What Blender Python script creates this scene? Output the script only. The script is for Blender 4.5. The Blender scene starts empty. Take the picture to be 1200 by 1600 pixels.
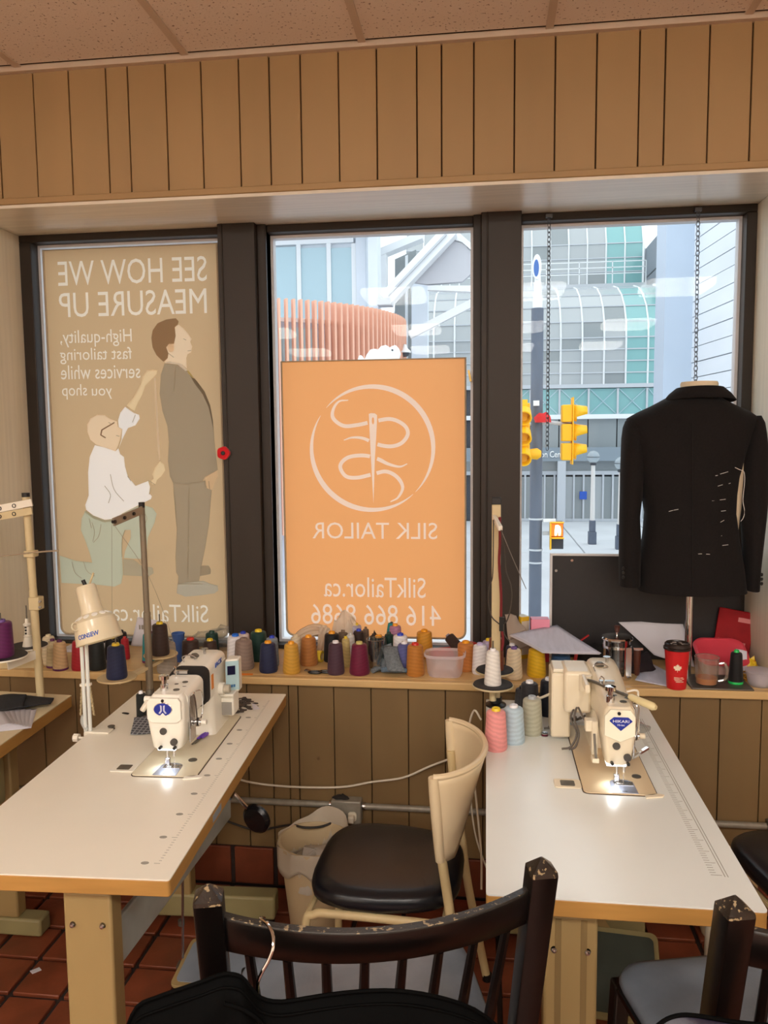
import bpy, math, random
from math import sin, cos, pi, radians, sqrt, atan2
from mathutils import Vector, Matrix, noise

# ------------------------------------------------------------------ camera, sky, exposure
SC = bpy.context.scene
COL = SC.collection
FPX, PITCH, YAW, ROLL = 1250.0, radians(5.5), radians(7.3), radians(0.55)
EYE = Vector((0.0, 0.0, 1.66))
_fw = Vector((-sin(YAW)*cos(PITCH), cos(YAW)*cos(PITCH), -sin(PITCH)))
_r0 = Vector((cos(YAW), sin(YAW), 0)); _u0 = _r0.cross(_fw)
_rt = _r0*cos(ROLL) - _u0*sin(ROLL); _up = _u0*cos(ROLL) + _r0*sin(ROLL)
cam_d = bpy.data.cameras.new('camera'); cam = bpy.data.objects.new('camera', cam_d); COL.objects.link(cam)
cam_d.sensor_fit = 'VERTICAL'; cam_d.sensor_height = 24.0; cam_d.lens = 24.0*FPX/1600.0
cam_d.clip_start = 0.05; cam_d.clip_end = 400
mw = Matrix((( _rt.x,_up.x,-_fw.x,EYE.x),(_rt.y,_up.y,-_fw.y,EYE.y),(_rt.z,_up.z,-_fw.z,EYE.z),(0,0,0,1)))
cam.matrix_world = mw
SC.camera = cam

def P(px, py, Y):            # the point of the world plane y = Y seen at a pixel of the photograph
    d = _fw + _rt*((px-600)/FPX) - _up*((py-800)/FPX)
    return EYE + d*((Y-EYE.y)/d.y)
def PZ(px, py, Z):           # the same for a level plane z = Z
    d = _fw + _rt*((px-600)/FPX) - _up*((py-800)/FPX)
    return EYE + d*((Z-EYE.z)/d.z)

SC.view_settings.view_transform = 'Standard'
SC.view_settings.look = 'None'
SC.view_settings.gamma = 1.0
SC.view_settings.use_curve_mapping = False
SC.view_settings.exposure = 0.0

SKY = 1.9                   # overcast sky
LAMP = 29.0                   # ceiling troffers
world = bpy.data.worlds.new('overcast'); SC.world = world; world.use_nodes = True
bg = world.node_tree.nodes['Background']
bg.inputs['Color'].default_value = (0.90, 0.96, 1.0, 1); bg.inputs['Strength'].default_value = SKY

# ------------------------------------------------------------------ materials
def lin(c):
    return tuple(((v/255)/12.92 if v/255 <= .04045 else ((v/255+.055)/1.055)**2.4) for v in c)
MATS = {}
def mat(name, col, rough=.5, metal=0., var=.0, vs=(8,8,8), bump=0., bs=60, spec=.5, coat=0., emit=0., ecol=None,
        grain=None, speck=None, trans=None, sheen=0.):
    """principled material; var: soft colour variation, grain: (scale xyz) streaks, speck: (scale, colour, threshold)"""
    if name in MATS: return MATS[name]
    m = bpy.data.materials.new(name); m.use_nodes = True; MATS[name] = m
    nt = m.node_tree; N = nt.nodes; L = nt.links; b = N['Principled BSDF']
    c = lin(col); b.inputs['Roughness'].default_value = rough; b.inputs['Metallic'].default_value = metal
    b.inputs['Specular IOR Level'].default_value = spec
    b.inputs['Coat Weight'].default_value = coat
    b.inputs['Sheen Weight'].default_value = sheen
    b.inputs['Base Color'].default_value = (*c, 1)
    tc = N.new('ShaderNodeTexCoord'); out = None
    src = None
    if var or grain:
        mp = N.new('ShaderNodeMapping'); L.new(tc.outputs['Object'], mp.inputs['Vector'])
        mp.inputs['Scale'].default_value = grain or vs
        nz = N.new('ShaderNodeTexNoise'); nz.inputs['Scale'].default_value = 1.0; nz.inputs['Detail'].default_value = 4
        L.new(mp.outputs[0], nz.inputs['Vector'])
        v = var or .2
        rp = N.new('ShaderNodeValToRGB')
        rp.color_ramp.elements[0].position = .3; rp.color_ramp.elements[1].position = .7
        rp.color_ramp.elements[0].color = (*[x*(1-v) for x in c], 1); rp.color_ramp.elements[1].color = (*[min(1, x*(1+v*.6)) for x in c], 1)
        L.new(nz.outputs['Fac'], rp.inputs['Fac']); src = rp.outputs['Color']
    if speck:
        sc, scol, th = speck
        vn = N.new('ShaderNodeTexNoise'); vn.inputs['Scale'].default_value = sc; vn.inputs['Detail'].default_value = 2
        L.new(tc.outputs['Object'], vn.inputs['Vector'])
        r2 = N.new('ShaderNodeValToRGB'); r2.color_ramp.elements[0].position = th; r2.color_ramp.elements[1].position = th+.04
        r2.color_ramp.elements[0].color = (0,0,0,1); r2.color_ramp.elements[1].color = (1,1,1,1)
        L.new(vn.outputs['Fac'], r2.inputs['Fac'])
        mx = N.new('ShaderNodeMix'); mx.data_type = 'RGBA'
        if src: L.new(src, mx.inputs['A'])
        else: mx.inputs['A'].default_value = (*c, 1)
        mx.inputs['B'].default_value = (*lin(scol), 1); L.new(r2.outputs['Color'], mx.inputs['Factor']); src = mx.outputs['Result']
    if src: L.new(src, b.inputs['Base Color'])
    if bump:
        bn = N.new('ShaderNodeTexNoise'); bn.inputs['Scale'].default_value = bs; bn.inputs['Detail'].default_value = 3
        if grain:
            L.new(mp.outputs[0], bn.inputs['Vector']); bn.inputs['Scale'].default_value = 2.0
        else: L.new(tc.outputs['Object'], bn.inputs['Vector'])
        bp = N.new('ShaderNodeBump'); bp.inputs['Strength'].default_value = bump; bp.inputs['Distance'].default_value = .004
        L.new(bn.outputs['Fac'], bp.inputs['Height']); L.new(bp.outputs['Normal'], b.inputs['Normal'])
    if emit:
        b.inputs['Emission Color'].default_value = (*(ecol or c), 1); b.inputs['Emission Strength'].default_value = emit
    if trans is not None:        # thin translucent sheet: share of light let through
        tr = N.new('ShaderNodeBsdfTranslucent'); ms = N.new('ShaderNodeMixShader'); ms.inputs['Fac'].default_value = trans
        if src: L.new(src, tr.inputs['Color'])
        else: tr.inputs['Color'].default_value = (*c, 1)
        L.new(b.outputs[0], ms.inputs[1]); L.new(tr.outputs[0], ms.inputs[2]); L.new(ms.outputs[0], N['Material Output'].inputs['Surface'])
    return m

def glass(name, tint=(1,1,1), base=.04, body=0., bcol=(255,255,255), rough=.0):
    """clear pane or thin clear plastic: see-through with a reflection that grows at a slant; body = share of milky surface"""
    if name in MATS: return MATS[name]
    m = bpy.data.materials.new(name); m.use_nodes = True; MATS[name] = m
    nt = m.node_tree; N = nt.nodes; L = nt.links; N.remove(N['Principled BSDF'])
    t = N.new('ShaderNodeBsdfTransparent'); t.inputs['Color'].default_value = (*tint, 1)
    g = N.new('ShaderNodeBsdfGlossy'); g.inputs['Roughness'].default_value = rough
    lw = N.new('ShaderNodeLayerWeight'); lw.inputs['Blend'].default_value = .5
    pw = N.new('ShaderNodeMath'); pw.operation = 'POWER'; pw.inputs[1].default_value = 4
    ma = N.new('ShaderNodeMath'); ma.operation = 'MULTIPLY_ADD'; ma.inputs[1].default_value = .7; ma.inputs[2].default_value = base
    L.new(lw.outputs['Facing'], pw.inputs[0]); L.new(pw.outputs[0], ma.inputs[0])
    ms = N.new('ShaderNodeMixShader'); L.new(ma.outputs[0], ms.inputs['Fac']); L.new(t.outputs[0], ms.inputs[1]); L.new(g.outputs[0], ms.inputs[2])
    o = ms
    if body:
        d = N.new('ShaderNodeBsdfDiffuse'); d.inputs['Color'].default_value = (*lin(bcol), 1)
        tl = N.new('ShaderNodeBsdfTranslucent'); tl.inputs['Color'].default_value = (*lin(bcol), 1)
        a = N.new('ShaderNodeAddShader'); m1 = N.new('ShaderNodeMixShader'); m1.inputs['Fac'].default_value = .5
        L.new(d.outputs[0], m1.inputs[1]); L.new(tl.outputs[0], m1.inputs[2])
        m2 = N.new('ShaderNodeMixShader'); m2.inputs['Fac'].default_value = body
        L.new(ms.outputs[0], m2.inputs[1]); L.new(m1.outputs[0], m2.inputs[2]); o = m2
    L.new(o.outputs[0], N['Material Output'].inputs['Surface'])
    return m

def thread_mat(name, col):
    if name in MATS: return MATS[name]
    g_ = sum(col)/3; col = tuple(v*.86+g_*.14 for v in col)
    m = mat(name, col, rough=.6, spec=.3, sheen=.1)
    nt = m.node_tree; N = nt.nodes; L = nt.links; b = N['Principled BSDF']
    tc = N.new('ShaderNodeTexCoord'); mp = N.new('ShaderNodeMapping'); mp.inputs['Rotation'].default_value = (.28, .2, 0)
    L.new(tc.outputs['Object'], mp.inputs['Vector'])
    w = N.new('ShaderNodeTexWave'); w.wave_type = 'BANDS'; w.bands_direction = 'Z'; w.inputs['Scale'].default_value = 26
    w.inputs['Distortion'].default_value = 2.5; w.inputs['Detail'].default_value = 2; w.inputs['Detail Scale'].default_value = 3
    L.new(mp.outputs[0], w.inputs['Vector'])
    c = lin(col); r = N.new('ShaderNodeValToRGB')
    r.color_ramp.elements[0].color = (*[x*.90 for x in c], 1); r.color_ramp.elements[1].color = (*[min(1, x*1.05) for x in c], 1)
    L.new(w.outputs['Fac'], r.inputs['Fac']); L.new(r.outputs['Color'], b.inputs['Base Color'])
    bp = N.new('ShaderNodeBump'); bp.inputs['Strength'].default_value = .05; bp.inputs['Distance'].default_value = .0015
    L.new(w.outputs['Fac'], bp.inputs['Height']); L.new(bp.outputs['Normal'], b.inputs['Normal'])
    return m

# ------------------------------------------------------------------ mesh building
class MB:
    def __init__(self): self.v = []; self.f = []
    def add(self, vs, fs, M=None):
        n = len(self.v)
        self.v += [tuple(M @ Vector(p)) if M else tuple(p) for p in vs]
        self.f += [tuple(i+n for i in q) for q in fs]; return self
    def box(self, x0, x1, y0, y1, z0, z1, M=None):
        return self.add([(x0,y0,z0),(x1,y0,z0),(x1,y1,z0),(x0,y1,z0),(x0,y0,z1),(x1,y0,z1),(x1,y1,z1),(x0,y1,z1)],
                        [(0,3,2,1),(4,5,6,7),(0,1,5,4),(1,2,6,5),(2,3,7,6),(3,0,4,7)], M)
    def bar(self, a, b, w, h, up=(0,0,1)):        # a box-section bar between two points
        a = Vector(a); b = Vector(b); d = (b-a).normalized(); u = Vector(up)
        if abs(d.dot(u)) > .98: u = Vector((0,1,0))
        s = d.cross(u).normalized()*(w/2); t = s.cross(d).normalized()*(h/2)
        vs = [a-s-t, a+s-t, a+s+t, a-s+t, b-s-t, b+s-t, b+s+t, b-s+t]
        return self.add(vs, [(0,1,2,3),(7,6,5,4),(0,4,5,1),(1,5,6,2),(2,6,7,3),(3,7,4,0)])
    def loft(self, rings, cap=True, closed=True):
        n = len(rings[0]); vs = [p for r in rings for p in r]; fs = []
        for i in range(len(rings)-1):
            for j in range(n if closed else n-1):
                k = (j+1) % n; fs.append((i*n+j, i*n+k, (i+1)*n+k, (i+1)*n+j))
        if cap and closed: fs.append(tuple(reversed(range(n)))); fs.append(tuple((len(rings)-1)*n+j for j in range(n)))
        return self.add(vs, fs)
    def tube(self, path, r, n=8, cap=True, closed=False):
        path = [Vector(p) for p in path]; m = len(path); rr = r if isinstance(r, (list, tuple)) else [r]*m
        rings = []; prev = None
        for i, p in enumerate(path):
            if closed: d = path[(i+1) % m]-path[i-1]
            else: d = path[min(i+1, m-1)]-path[max(i-1, 0)]
            d.normalize()
            if prev is None:
                u = Vector((0,0,1)) if abs(d.z) < .9 else Vector((1,0,0)); s = d.cross(u).normalized()
            else:
                s = prev - d*prev.dot(d); s.normalize()
            prev = s; t = d.cross(s)
            rings.append([p + (s*cos(2*pi*j/n)+t*sin(2*pi*j/n))*rr[i] for j in range(n)])
        if closed: rings.append(rings[0])
        return self.loft(rings, cap=cap and not closed)
    def cyl(self, a, b, r0, r1=None, n=16): return self.tube([a, b], [r0, r0 if r1 is None else r1], n)
    def lathe(self, prof, n=24, o=(0,0,0), M=None, cap=True):
        T = Matrix.Translation(o) if M is None else M
        rings = [[T @ Vector((r*cos(2*pi*j/n), r*sin(2*pi*j/n), z)) for j in range(n)] for r, z in prof]
        return self.loft(rings, cap)
    def prism(self, poly, z0, z1, M=None):        # outline in x, y
        n = len(poly); a = sum(poly[i][0]*poly[(i+1)%n][1]-poly[(i+1)%n][0]*poly[i][1] for i in range(n))
        if a < 0: poly = poly[::-1]
        return self.add([(x,y,z0) for x,y in poly]+[(x,y,z1) for x,y in poly],
            [tuple(reversed(range(n))), tuple(range(n, 2*n))]+[(i,(i+1)%n,n+(i+1)%n,n+i) for i in range(n)], M)
    def xz(self, poly, y0, y1, M=None):           # outline in x, z
        T = Matrix(((1,0,0,0),(0,0,-1,0),(0,1,0,0),(0,0,0,1)))
        return self.prism(poly, -y1, -y0, (M @ T) if M else T)
    def grid(self, fn, nu, nv):                   # sheet of points fn(u, v)
        vs = [fn(i/nu, j/nv) for j in range(nv+1) for i in range(nu+1)]
        return self.add(vs, [(j*(nu+1)+i, j*(nu+1)+i+1, (j+1)*(nu+1)+i+1, (j+1)*(nu+1)+i) for j in range(nv) for i in range(nu)])
    def mesh(self, name, sharp=40, smooth=True):
        me = bpy.data.meshes.new(name); me.from_pydata(self.v, [], self.f); me.validate()
        if smooth:
            me.shade_smooth(); me.set_sharp_from_angle(angle=radians(sharp))
        return me
    def build(self, name, m, parent=None, bevel=0, thick=0, sub=0, sharp=40, world=False, smooth=True, offset=0):
        me = self.mesh(name, sharp, smooth)
        import bmesh
        bm = bmesh.new(); bm.from_mesh(me); bmesh.ops.recalc_face_normals(bm, faces=bm.faces); bm.to_mesh(me); bm.free()
        if smooth: me.set_sharp_from_angle(angle=radians(sharp))
        me.materials.append(m)
        o = bpy.data.objects.new(name, me); COL.objects.link(o)
        if parent is not None:
            o.parent = parent
            if world: o.matrix_parent_inverse = full(parent).inverted()
        if thick:
            s = o.modifiers.new('thickness', 'SOLIDIFY'); s.thickness = thick; s.offset = offset
        if bevel:
            b = o.modifiers.new('edges', 'BEVEL'); b.width = bevel; b.segments = 2; b.limit_method = 'ANGLE'; b.angle_limit = radians(35); b.harden_normals = False
        if sub:
            s = o.modifiers.new('smooth', 'SUBSURF'); s.levels = sub; s.render_levels = sub
        return o
def full(o):
    m = o.matrix_basis.copy()
    if o.parent: m = full(o.parent) @ o.matrix_parent_inverse @ m
    return m

def tag(o, label=None, cat=None, group=None, kind=None):
    if label: o['label'] = label
    if cat: o['category'] = cat
    if group: o['group'] = group
    if kind: o['kind'] = kind
    return o
def thing(name, label, cat, loc=(0,0,0), rz=0, group=None):
    o = bpy.data.objects.new(name, None); COL.objects.link(o); o.empty_display_size = .05
    o.location = loc; o.rotation_euler = (0,0,rz); return tag(o, label, cat, group)
def struct(name, mb, m, **k):
    return tag(mb.build(name, m, **k), kind='structure')
def copies(o, n_at, parent):          # more pieces sharing one mesh
    for loc in n_at:
        c = o.copy(); COL.objects.link(c); c.parent = parent; c.location = loc
def smoothpath(pts, n=6, closed=False):   # Catmull-Rom through points
    pts = [Vector(p) for p in pts]; out = []; m = len(pts)
    for i in range(m if closed else m-1):
        p0 = pts[i-1] if (closed or i > 0) else pts[0]*2-pts[1]
        p1 = pts[i]; p2 = pts[(i+1) % m]; p3 = pts[(i+2) % m] if (closed or i < m-2) else p2*2-p1
        for k in range(n):
            t = k/n
            out.append(.5*((2*p1)+(p2-p0)*t+(2*p0-5*p1+4*p2-p3)*t*t+(3*p1-p0-3*p2+p3)*t**3))
    if not closed: out.append(pts[-1])
    return out
def rrect(hw, hh, r, n=4):            # rounded rectangle outline
    pts = []
    for cx, cy, a in ((hw-r,hh-r,0),(-hw+r,hh-r,90),(-hw+r,-hh+r,180),(hw-r,-hh+r,270)):
        for k in range(n+1):
            t = radians(a+90*k/n); pts.append((cx+r*cos(t), cy+r*sin(t)))
    return pts
def lettering(text, x0, x1, z0, z1, y, m, parent, name='lettering', mirror=False, depth=.0015, M=None, world=True, bold=0., spacing=1.0):
    """flat raised print filling the box x0..x1, z0..z1 of a plane facing the room; mirror: reads from outside"""
    cu = bpy.data.curves.new(name, 'FONT'); cu.body = text; cu.resolution_u = 3; cu.space_character = spacing
    cu.offset = bold
    o = bpy.data.objects.new(name, cu); COL.objects.link(o)
    dg = bpy.context.evaluated_depsgraph_get(); me = bpy.data.meshes.new_from_object(o.evaluated_get(dg))
    bpy.data.objects.remove(o); bpy.data.curves.remove(cu)
    xs = [v.co.x for v in me.vertices]; ys = [v.co.y for v in me.vertices]
    ax, bx, ay, by = min(xs), max(xs), min(ys), max(ys)
    for v in me.vertices:
        u = (v.co.x-ax)/(bx-ax)
        if mirror: u = 1-u
        w = Vector((x0+u*(x1-x0), y, z0+(v.co.y-ay)/(by-ay)*(z1-z0)))
        v.co = M @ w if M else w
    me.materials.append(m)
    q = bpy.data.objects.new(name, me); COL.objects.link(q)
    q.parent = parent
    if world: q.matrix_parent_inverse = full(parent).inverted()
    s = q.modifiers.new('thickness', 'SOLIDIFY'); s.thickness = depth; s.offset = 0
    return q
def crumple(cx, cy, z0, rx, ry, h, seed, n=18, drop=.0, rot=0.):
    """a crumpled heap of cloth or plastic as a closed lump"""
    mb = MB(); rings = []
    k = 9
    for i in range(k):
        t = i/(k-1); ring = []
        for j in range(n*2):
            a = 2*pi*j/(n*2)
            q = noise.noise(Vector((cos(a)*1.5+seed, sin(a)*1.5, t*1.2)))
            r = (1-t**2.2)**.6*(1+.35*q) if t < 1 else .02
            q2 = noise.noise(Vector((cos(a)*r*2.3+seed*3, sin(a)*r*2.3, 5)))
            q3 = noise.noise(Vector((cos(a)*r*6+seed*3, sin(a)*r*6, 9)))
            z = h*(t**.8)*(1+.5*q2+.3*q3) if t > 0 else 0
            x, y = rx*r*cos(a), ry*r*sin(a)
            ring.append((cx+x*cos(rot)-y*sin(rot), cy+x*sin(rot)+y*cos(rot), z0+max(z, 0)))
        rings.append(ring)
    return mb.loft(rings)
# ------------------------------------------------------------------ palette
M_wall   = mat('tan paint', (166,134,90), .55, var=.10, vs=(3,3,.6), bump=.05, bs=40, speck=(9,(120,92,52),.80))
M_wall_shaded  = mat('tan paint shaded', (124,99,62), .55, var=.12, vs=(4,4,1), bump=.08, bs=40, speck=(14,(90,66,34),.78))  # same tan paint, with the shade low on the wall put into its colour
M_gap    = mat('dark joint', (66,48,28), .9)
M_soffit = mat('grained cream paint', (232,222,202), .25, grain=(3,60,60), var=.08, bump=.12)
M_reveal = mat('grained cream paint upright', (222,210,188), .4, grain=(60,60,2), var=.07, bump=.12)
M_sill   = mat('sill wood paint', (206,172,118), .4, grain=(2,30,30), var=.12, bump=.04)
M_ceil   = mat('acoustic tile', (236,222,206), .95, speck=(105,(150,124,104),.64), bump=.25, bs=120)
M_grid   = mat('ceiling grid', (206,186,164), .6)
M_bronze = mat('dark bronze frame', (44,36,29), .5, var=.1, vs=(2,2,2), spec=.4)
M_alu    = mat('aluminium bead', (214,214,216), .4, metal=.15)
M_glass  = glass('window glass', (.95,.97,.97), .006)
M_tile   = mat('quarry tile', (124,62,38), .42, var=.35, vs=(7,7,7), bump=.12, bs=60)
M_grout  = mat('dark grout', (48,34,28), .9, var=.2)
M_plain  = mat('plain cream wall', (232,224,206), .7)
M_white  = mat('white enamel', (236,230,214), .32)
M_cream  = mat('cream machine enamel', (243,239,226), .3, coat=.2)
M_beige  = mat('beige machine enamel', (234,222,196), .35, coat=.15)
M_galv   = mat('galvanised steel', (150,144,130), .45, metal=.25, var=.2, vs=(30,30,30))
M_steel  = mat('steel', (190,190,190), .25, metal=1)
M_chrome = mat('chrome', (225,225,225), .1, metal=1)
M_dsteel = mat('dull steel', (120,116,108), .45, metal=.8, var=.2, vs=(30,30,30))
M_black  = mat('black plastic', (18,18,19), .35)
M_blackm = mat('matt black', (24,23,24), .8, var=.15, vs=(40,40,40))
M_rub    = mat('dark foam', (44,43,44), .9, bump=.4, bs=150)
M_lam    = mat('white laminate', (240,234,219), .28, var=.03, vs=(3,3,3), spec=.5)
M_lam2   = mat('pale laminate', (236,240,236), .26, var=.03, vs=(3,3,3), spec=.6)
M_edge   = mat('wood edge band', (180,134,70), .45, grain=(4,4,40), var=.14)
M_postw  = mat('shaded cream leg', (158,134,88), .5, var=.1, vs=(6,6,2))  # cream paint darkened, the shade under the tabletops is in the colour
M_olive  = mat('olive enamel', (150,140,98), .5, var=.1)
M_print  = mat('grey print', (150,146,136), .6)
M_paper  = mat('paper', (232,230,238), .8, var=.03, trans=.25)
M_paperl = mat('paper with pencil lines', (222,222,236), .8, grain=(60,9,30), var=.08, trans=.2)
M_blue   = mat('blue badge', (24,44,150), .3)
M_red    = mat('red plastic', (190,30,36), .35)
M_cable  = mat('white cable', (218,208,188), .5)
M_cabled = mat('dark cable', (38,34,32), .5)

# ------------------------------------------------------------------ room shell
WY = 2.74
fl = struct('floor', MB().box(-4,3,-6.6,3.2,-.05,-.012), M_grout)
t0 = None
rng = random.Random(4)
tile_mb = MB().box(-.0735,.0735,-.0735,.0735,-.014,0)
for ix in range(-3, 19):
    for iy in range(0, 10):
        x, y = -1.42-.08+ix*.1625-.0, 2.66-iy*.1625
        if t0 is None: t0 = o = tile_mb.build('tile', M_tile, fl, bevel=.003)
        else:
            o = t0.copy(); COL.objects.link(o); o.parent = fl
        o.location = (x, y, rng.uniform(-.0012, .0008)); o.rotation_euler = (rng.uniform(-.004,.004), rng.uniform(-.004,.004), rng.choice((0,pi/2,pi,-pi/2)))
rest = MB()
for x0,x1,y0,y1 in ((-4,-1.99,-6.6,2.74),(1.51,3,-6.6,2.74),(-1.99,1.51,-6.6,1.11)):
    rest.box(x0+.004,x1-.004,y0+.004,y1-.004,-.013,-.001)
tag(rest.build('tile_field', M_tile, fl), kind='stuff')

wf = MB()
wf.box(-4,3,2.752,3.2,0,.775).box(-4,3,2.752,3.2,2.487,3.1).box(-4,-1.882,2.752,3.2,.775,2.487).box(.975,3,2.752,3.2,.775,2.487)
wall = struct('wall_front', wf, M_gap)
# header planks
hx = [-2.36,-2.23,-2.10,-1.97,-1.84,-1.705,-1.57,-1.439,-1.303,-1.224,-1.089,-.963,-.831,-.726,-.619,-.49,-.362,-.229,-.148,-.043,.088,.217,.347,.479,.558,.691,.819,.95,1.08,1.21,1.34]
for a, b in zip(hx, hx[1:]):
    d = rng.uniform(-.0015,.0015)
    MB().box(a+.0022,b-.0022,WY+d,WY+.012,2.505,2.93).build('plank', M_wall, wall, bevel=.002)
MB().box(-4,-2.362,WY,WY+.012,2.505,2.93).box(1.342,3,WY,WY+.012,2.505,2.93).build('panel', M_wall, wall)
# lower planks
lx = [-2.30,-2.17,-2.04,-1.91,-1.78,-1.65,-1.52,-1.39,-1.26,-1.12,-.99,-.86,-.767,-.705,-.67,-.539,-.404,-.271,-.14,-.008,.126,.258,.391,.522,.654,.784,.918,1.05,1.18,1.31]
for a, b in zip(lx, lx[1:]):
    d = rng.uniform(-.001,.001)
    MB().box(a+.0016,b-.0016,WY+d,WY+.012,.152,.772).build('plank', M_wall_shaded, wall, bevel=.002)
MB().box(-4,-2.302,WY,WY+.012,.152,.772).box(1.312,3,WY,WY+.012,.152,.772).build('panel', M_wall_shaded, wall)
MB().box(-4,-1.90,WY,WY+.012,.802,2.483).box(.993,3,WY,WY+.012,.802,2.483).build('panel', M_wall, wall)
# tiled skirting
bb = struct('baseboard_front', MB().box(-4,3,WY+.004,WY+.012,0,.15), M_grout)
b0 = None
for i in range(-4, 19):
    if b0 is None: b0 = o = MB().box(-.0735,.0735,0,.012,.008,.147).build('tile', M_tile, bb, bevel=.003)
    else: o = b0.copy(); COL.objects.link(o); o.parent = bb
    o.location = (-.848+(i-4)*.1625, WY-.004, 0)
# trims
struct('trim_1', MB().box(-4,3,WY-.012,WY+.012,2.483,2.505), M_wall, bevel=.003)
struct('trim_2', MB().box(-4,3,WY-.022,WY+.012,2.925,2.945), M_grid, bevel=.002)
struct('trim_3', MB().box(-1.88,.973,WY+.012,3.2,.772,.80).box(-2.3,1.31,2.718,WY+.012,.772,.80), M_sill, bevel=.004)
struct('trim_4', MB().box(-1.88,.973,WY-.004,3.2,2.472,2.487), M_soffit)
struct('trim_5', MB().box(-1.90,-1.87,WY-.006,3.2,.80,2.472), M_reveal, bevel=.003)
struct('trim_6', MB().box(.963,.993,WY-.006,3.2,.80,2.472), M_reveal, bevel=.003)
# other walls (behind and beside the camera)
struct('wall_left', MB().box(-4.1,-4,-6.7,3.2,0,3.1), M_plain)
struct('wall_right', MB().box(3,3.1,-6.7,3.2,0,3.1), M_plain)
struct('wall_rear', MB().box(-4.1,3.1,-6.7,-6.6,0,3.1), M_plain)
# ceiling: suspended grid with tiles and troffer lights
ce = struct('ceiling', MB().box(-4,3,-6.6,WY+.02,2.99,3.1), M_plain)
gx = [-1.61+.602*i for i in range(-3, 8)]
gy = [WY-.02-.75-1.2*i for i in range(0, 8)]
bars = MB()
for x in gx: bars.box(x-.012,x+.012,-6.6,WY,2.936,2.944)
for y in gy: bars.box(-4,3,y-.012,y+.012,2.937,2.944)
bars.build('grid_bar', M_grid, ce)
lights = {(ix, iy) for ix in (1, 4, 6, 8) for iy in (1, 3, 5)}
ys = [WY-.022]+gy+[-6.6]
xs = [-4]+gx+[3]
for i in range(len(xs)-1):
    for j in range(len(ys)-1):
        if xs[i+1]-xs[i] < .05 or ys[j]-ys[j+1] < .05: continue
        MB().box(xs[i]+.011,xs[i+1]-.011,ys[j+1]+.011,ys[j]-.011,2.942,2.958).build('ceiling_tile', M_ceil, ce)
M_diff = mat('troffer diffuser', (250,240,215), .5, emit=LAMP, ecol=(1.0,.945,.875))
k = 0
for ci, cx in enumerate((-2.6,-.815,.39,1.6)):
    for ri, cy in enumerate((-.9,-3.25,-5.5)):
        t = thing('ceiling_light', ('square wraparound ceiling light, ' + ('first','second','third')[ri] + ' row back from window wall, ' + ('far left','left of middle','right of middle','far right')[ci] + ' column'), 'ceiling light', (cx,cy,2.935), 0, 'ceiling lights')
        MB().box(-.3,.3,-.3,.3,-.012,.006).build('frame', M_white, t, bevel=.004)
        MB().loft([[(a*s_, b*s_, z) for a, b in rrect(.275,.275,.06,4)] for z, s_ in ((-.012,1.0),(-.055,1.0),(-.075,.95),(-.085,.82))]).build('diffuser', M_diff, t, sharp=70)

# ------------------------------------------------------------------ windows
def frame(name, x0, x1, z0, z1, fl_, fr_):
    """bronze sash with an aluminium bead and a pane"""
    w = thing(name, None, None, ((x0+x1)/2, 3.18, z0)); tag(w, kind='structure')
    f = MB().box(x0-fl_,x0,3.10,3.2,z0,z1).box(x1,x1+fr_,3.10,3.2,z0,z1).box(x0-fl_,x1+fr_,3.10,3.2,z1,2.472).box(x0-fl_,x1+fr_,3.10,3.2,.80,z0)
    f.build('frame', M_bronze, w, bevel=.003, world=True)
    b = .011
    MB().box(x0,x0+b,3.155,3.195,z0,z1).box(x1-b,x1,3.155,3.195,z0,z1).box(x0+b,x1-b,3.155,3.195,z1-b,z1).box(x0+b,x1-b,3.155,3.195,z0,z0+b).build('bead', M_alu, w, world=True)
    MB().box(x0+.004,x1-.004,3.172,3.178,z0+.004,z1-.004).build('pane', M_glass, w, world=True)
    return w
frame('window_1', -1.822, -1.027, .816, 2.444, .048, .0)
frame('window_2', -.845, -.050, .816, 2.444, .0, .0)
frame('window_3', .127, .927, .816, 2.444, .0, .036)
mul1 = MB().box(-1.027,-.88,3.055,3.2,.80,2.472).box(-.88,-.845,3.085,3.2,.80,2.472).box(-1.012,-1.006,3.051,3.056,.80,2.472)
struct('trim_7', mul1, M_bronze, bevel=.004)
mul2 = MB().box(-.05,-.02,3.085,3.2,.80,2.472).box(-.02,.127,3.055,3.2,.80,2.472).box(.0,.006,3.051,3.056,.80,2.472)
struct('trim_8', mul2, M_bronze, bevel=.004)
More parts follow.
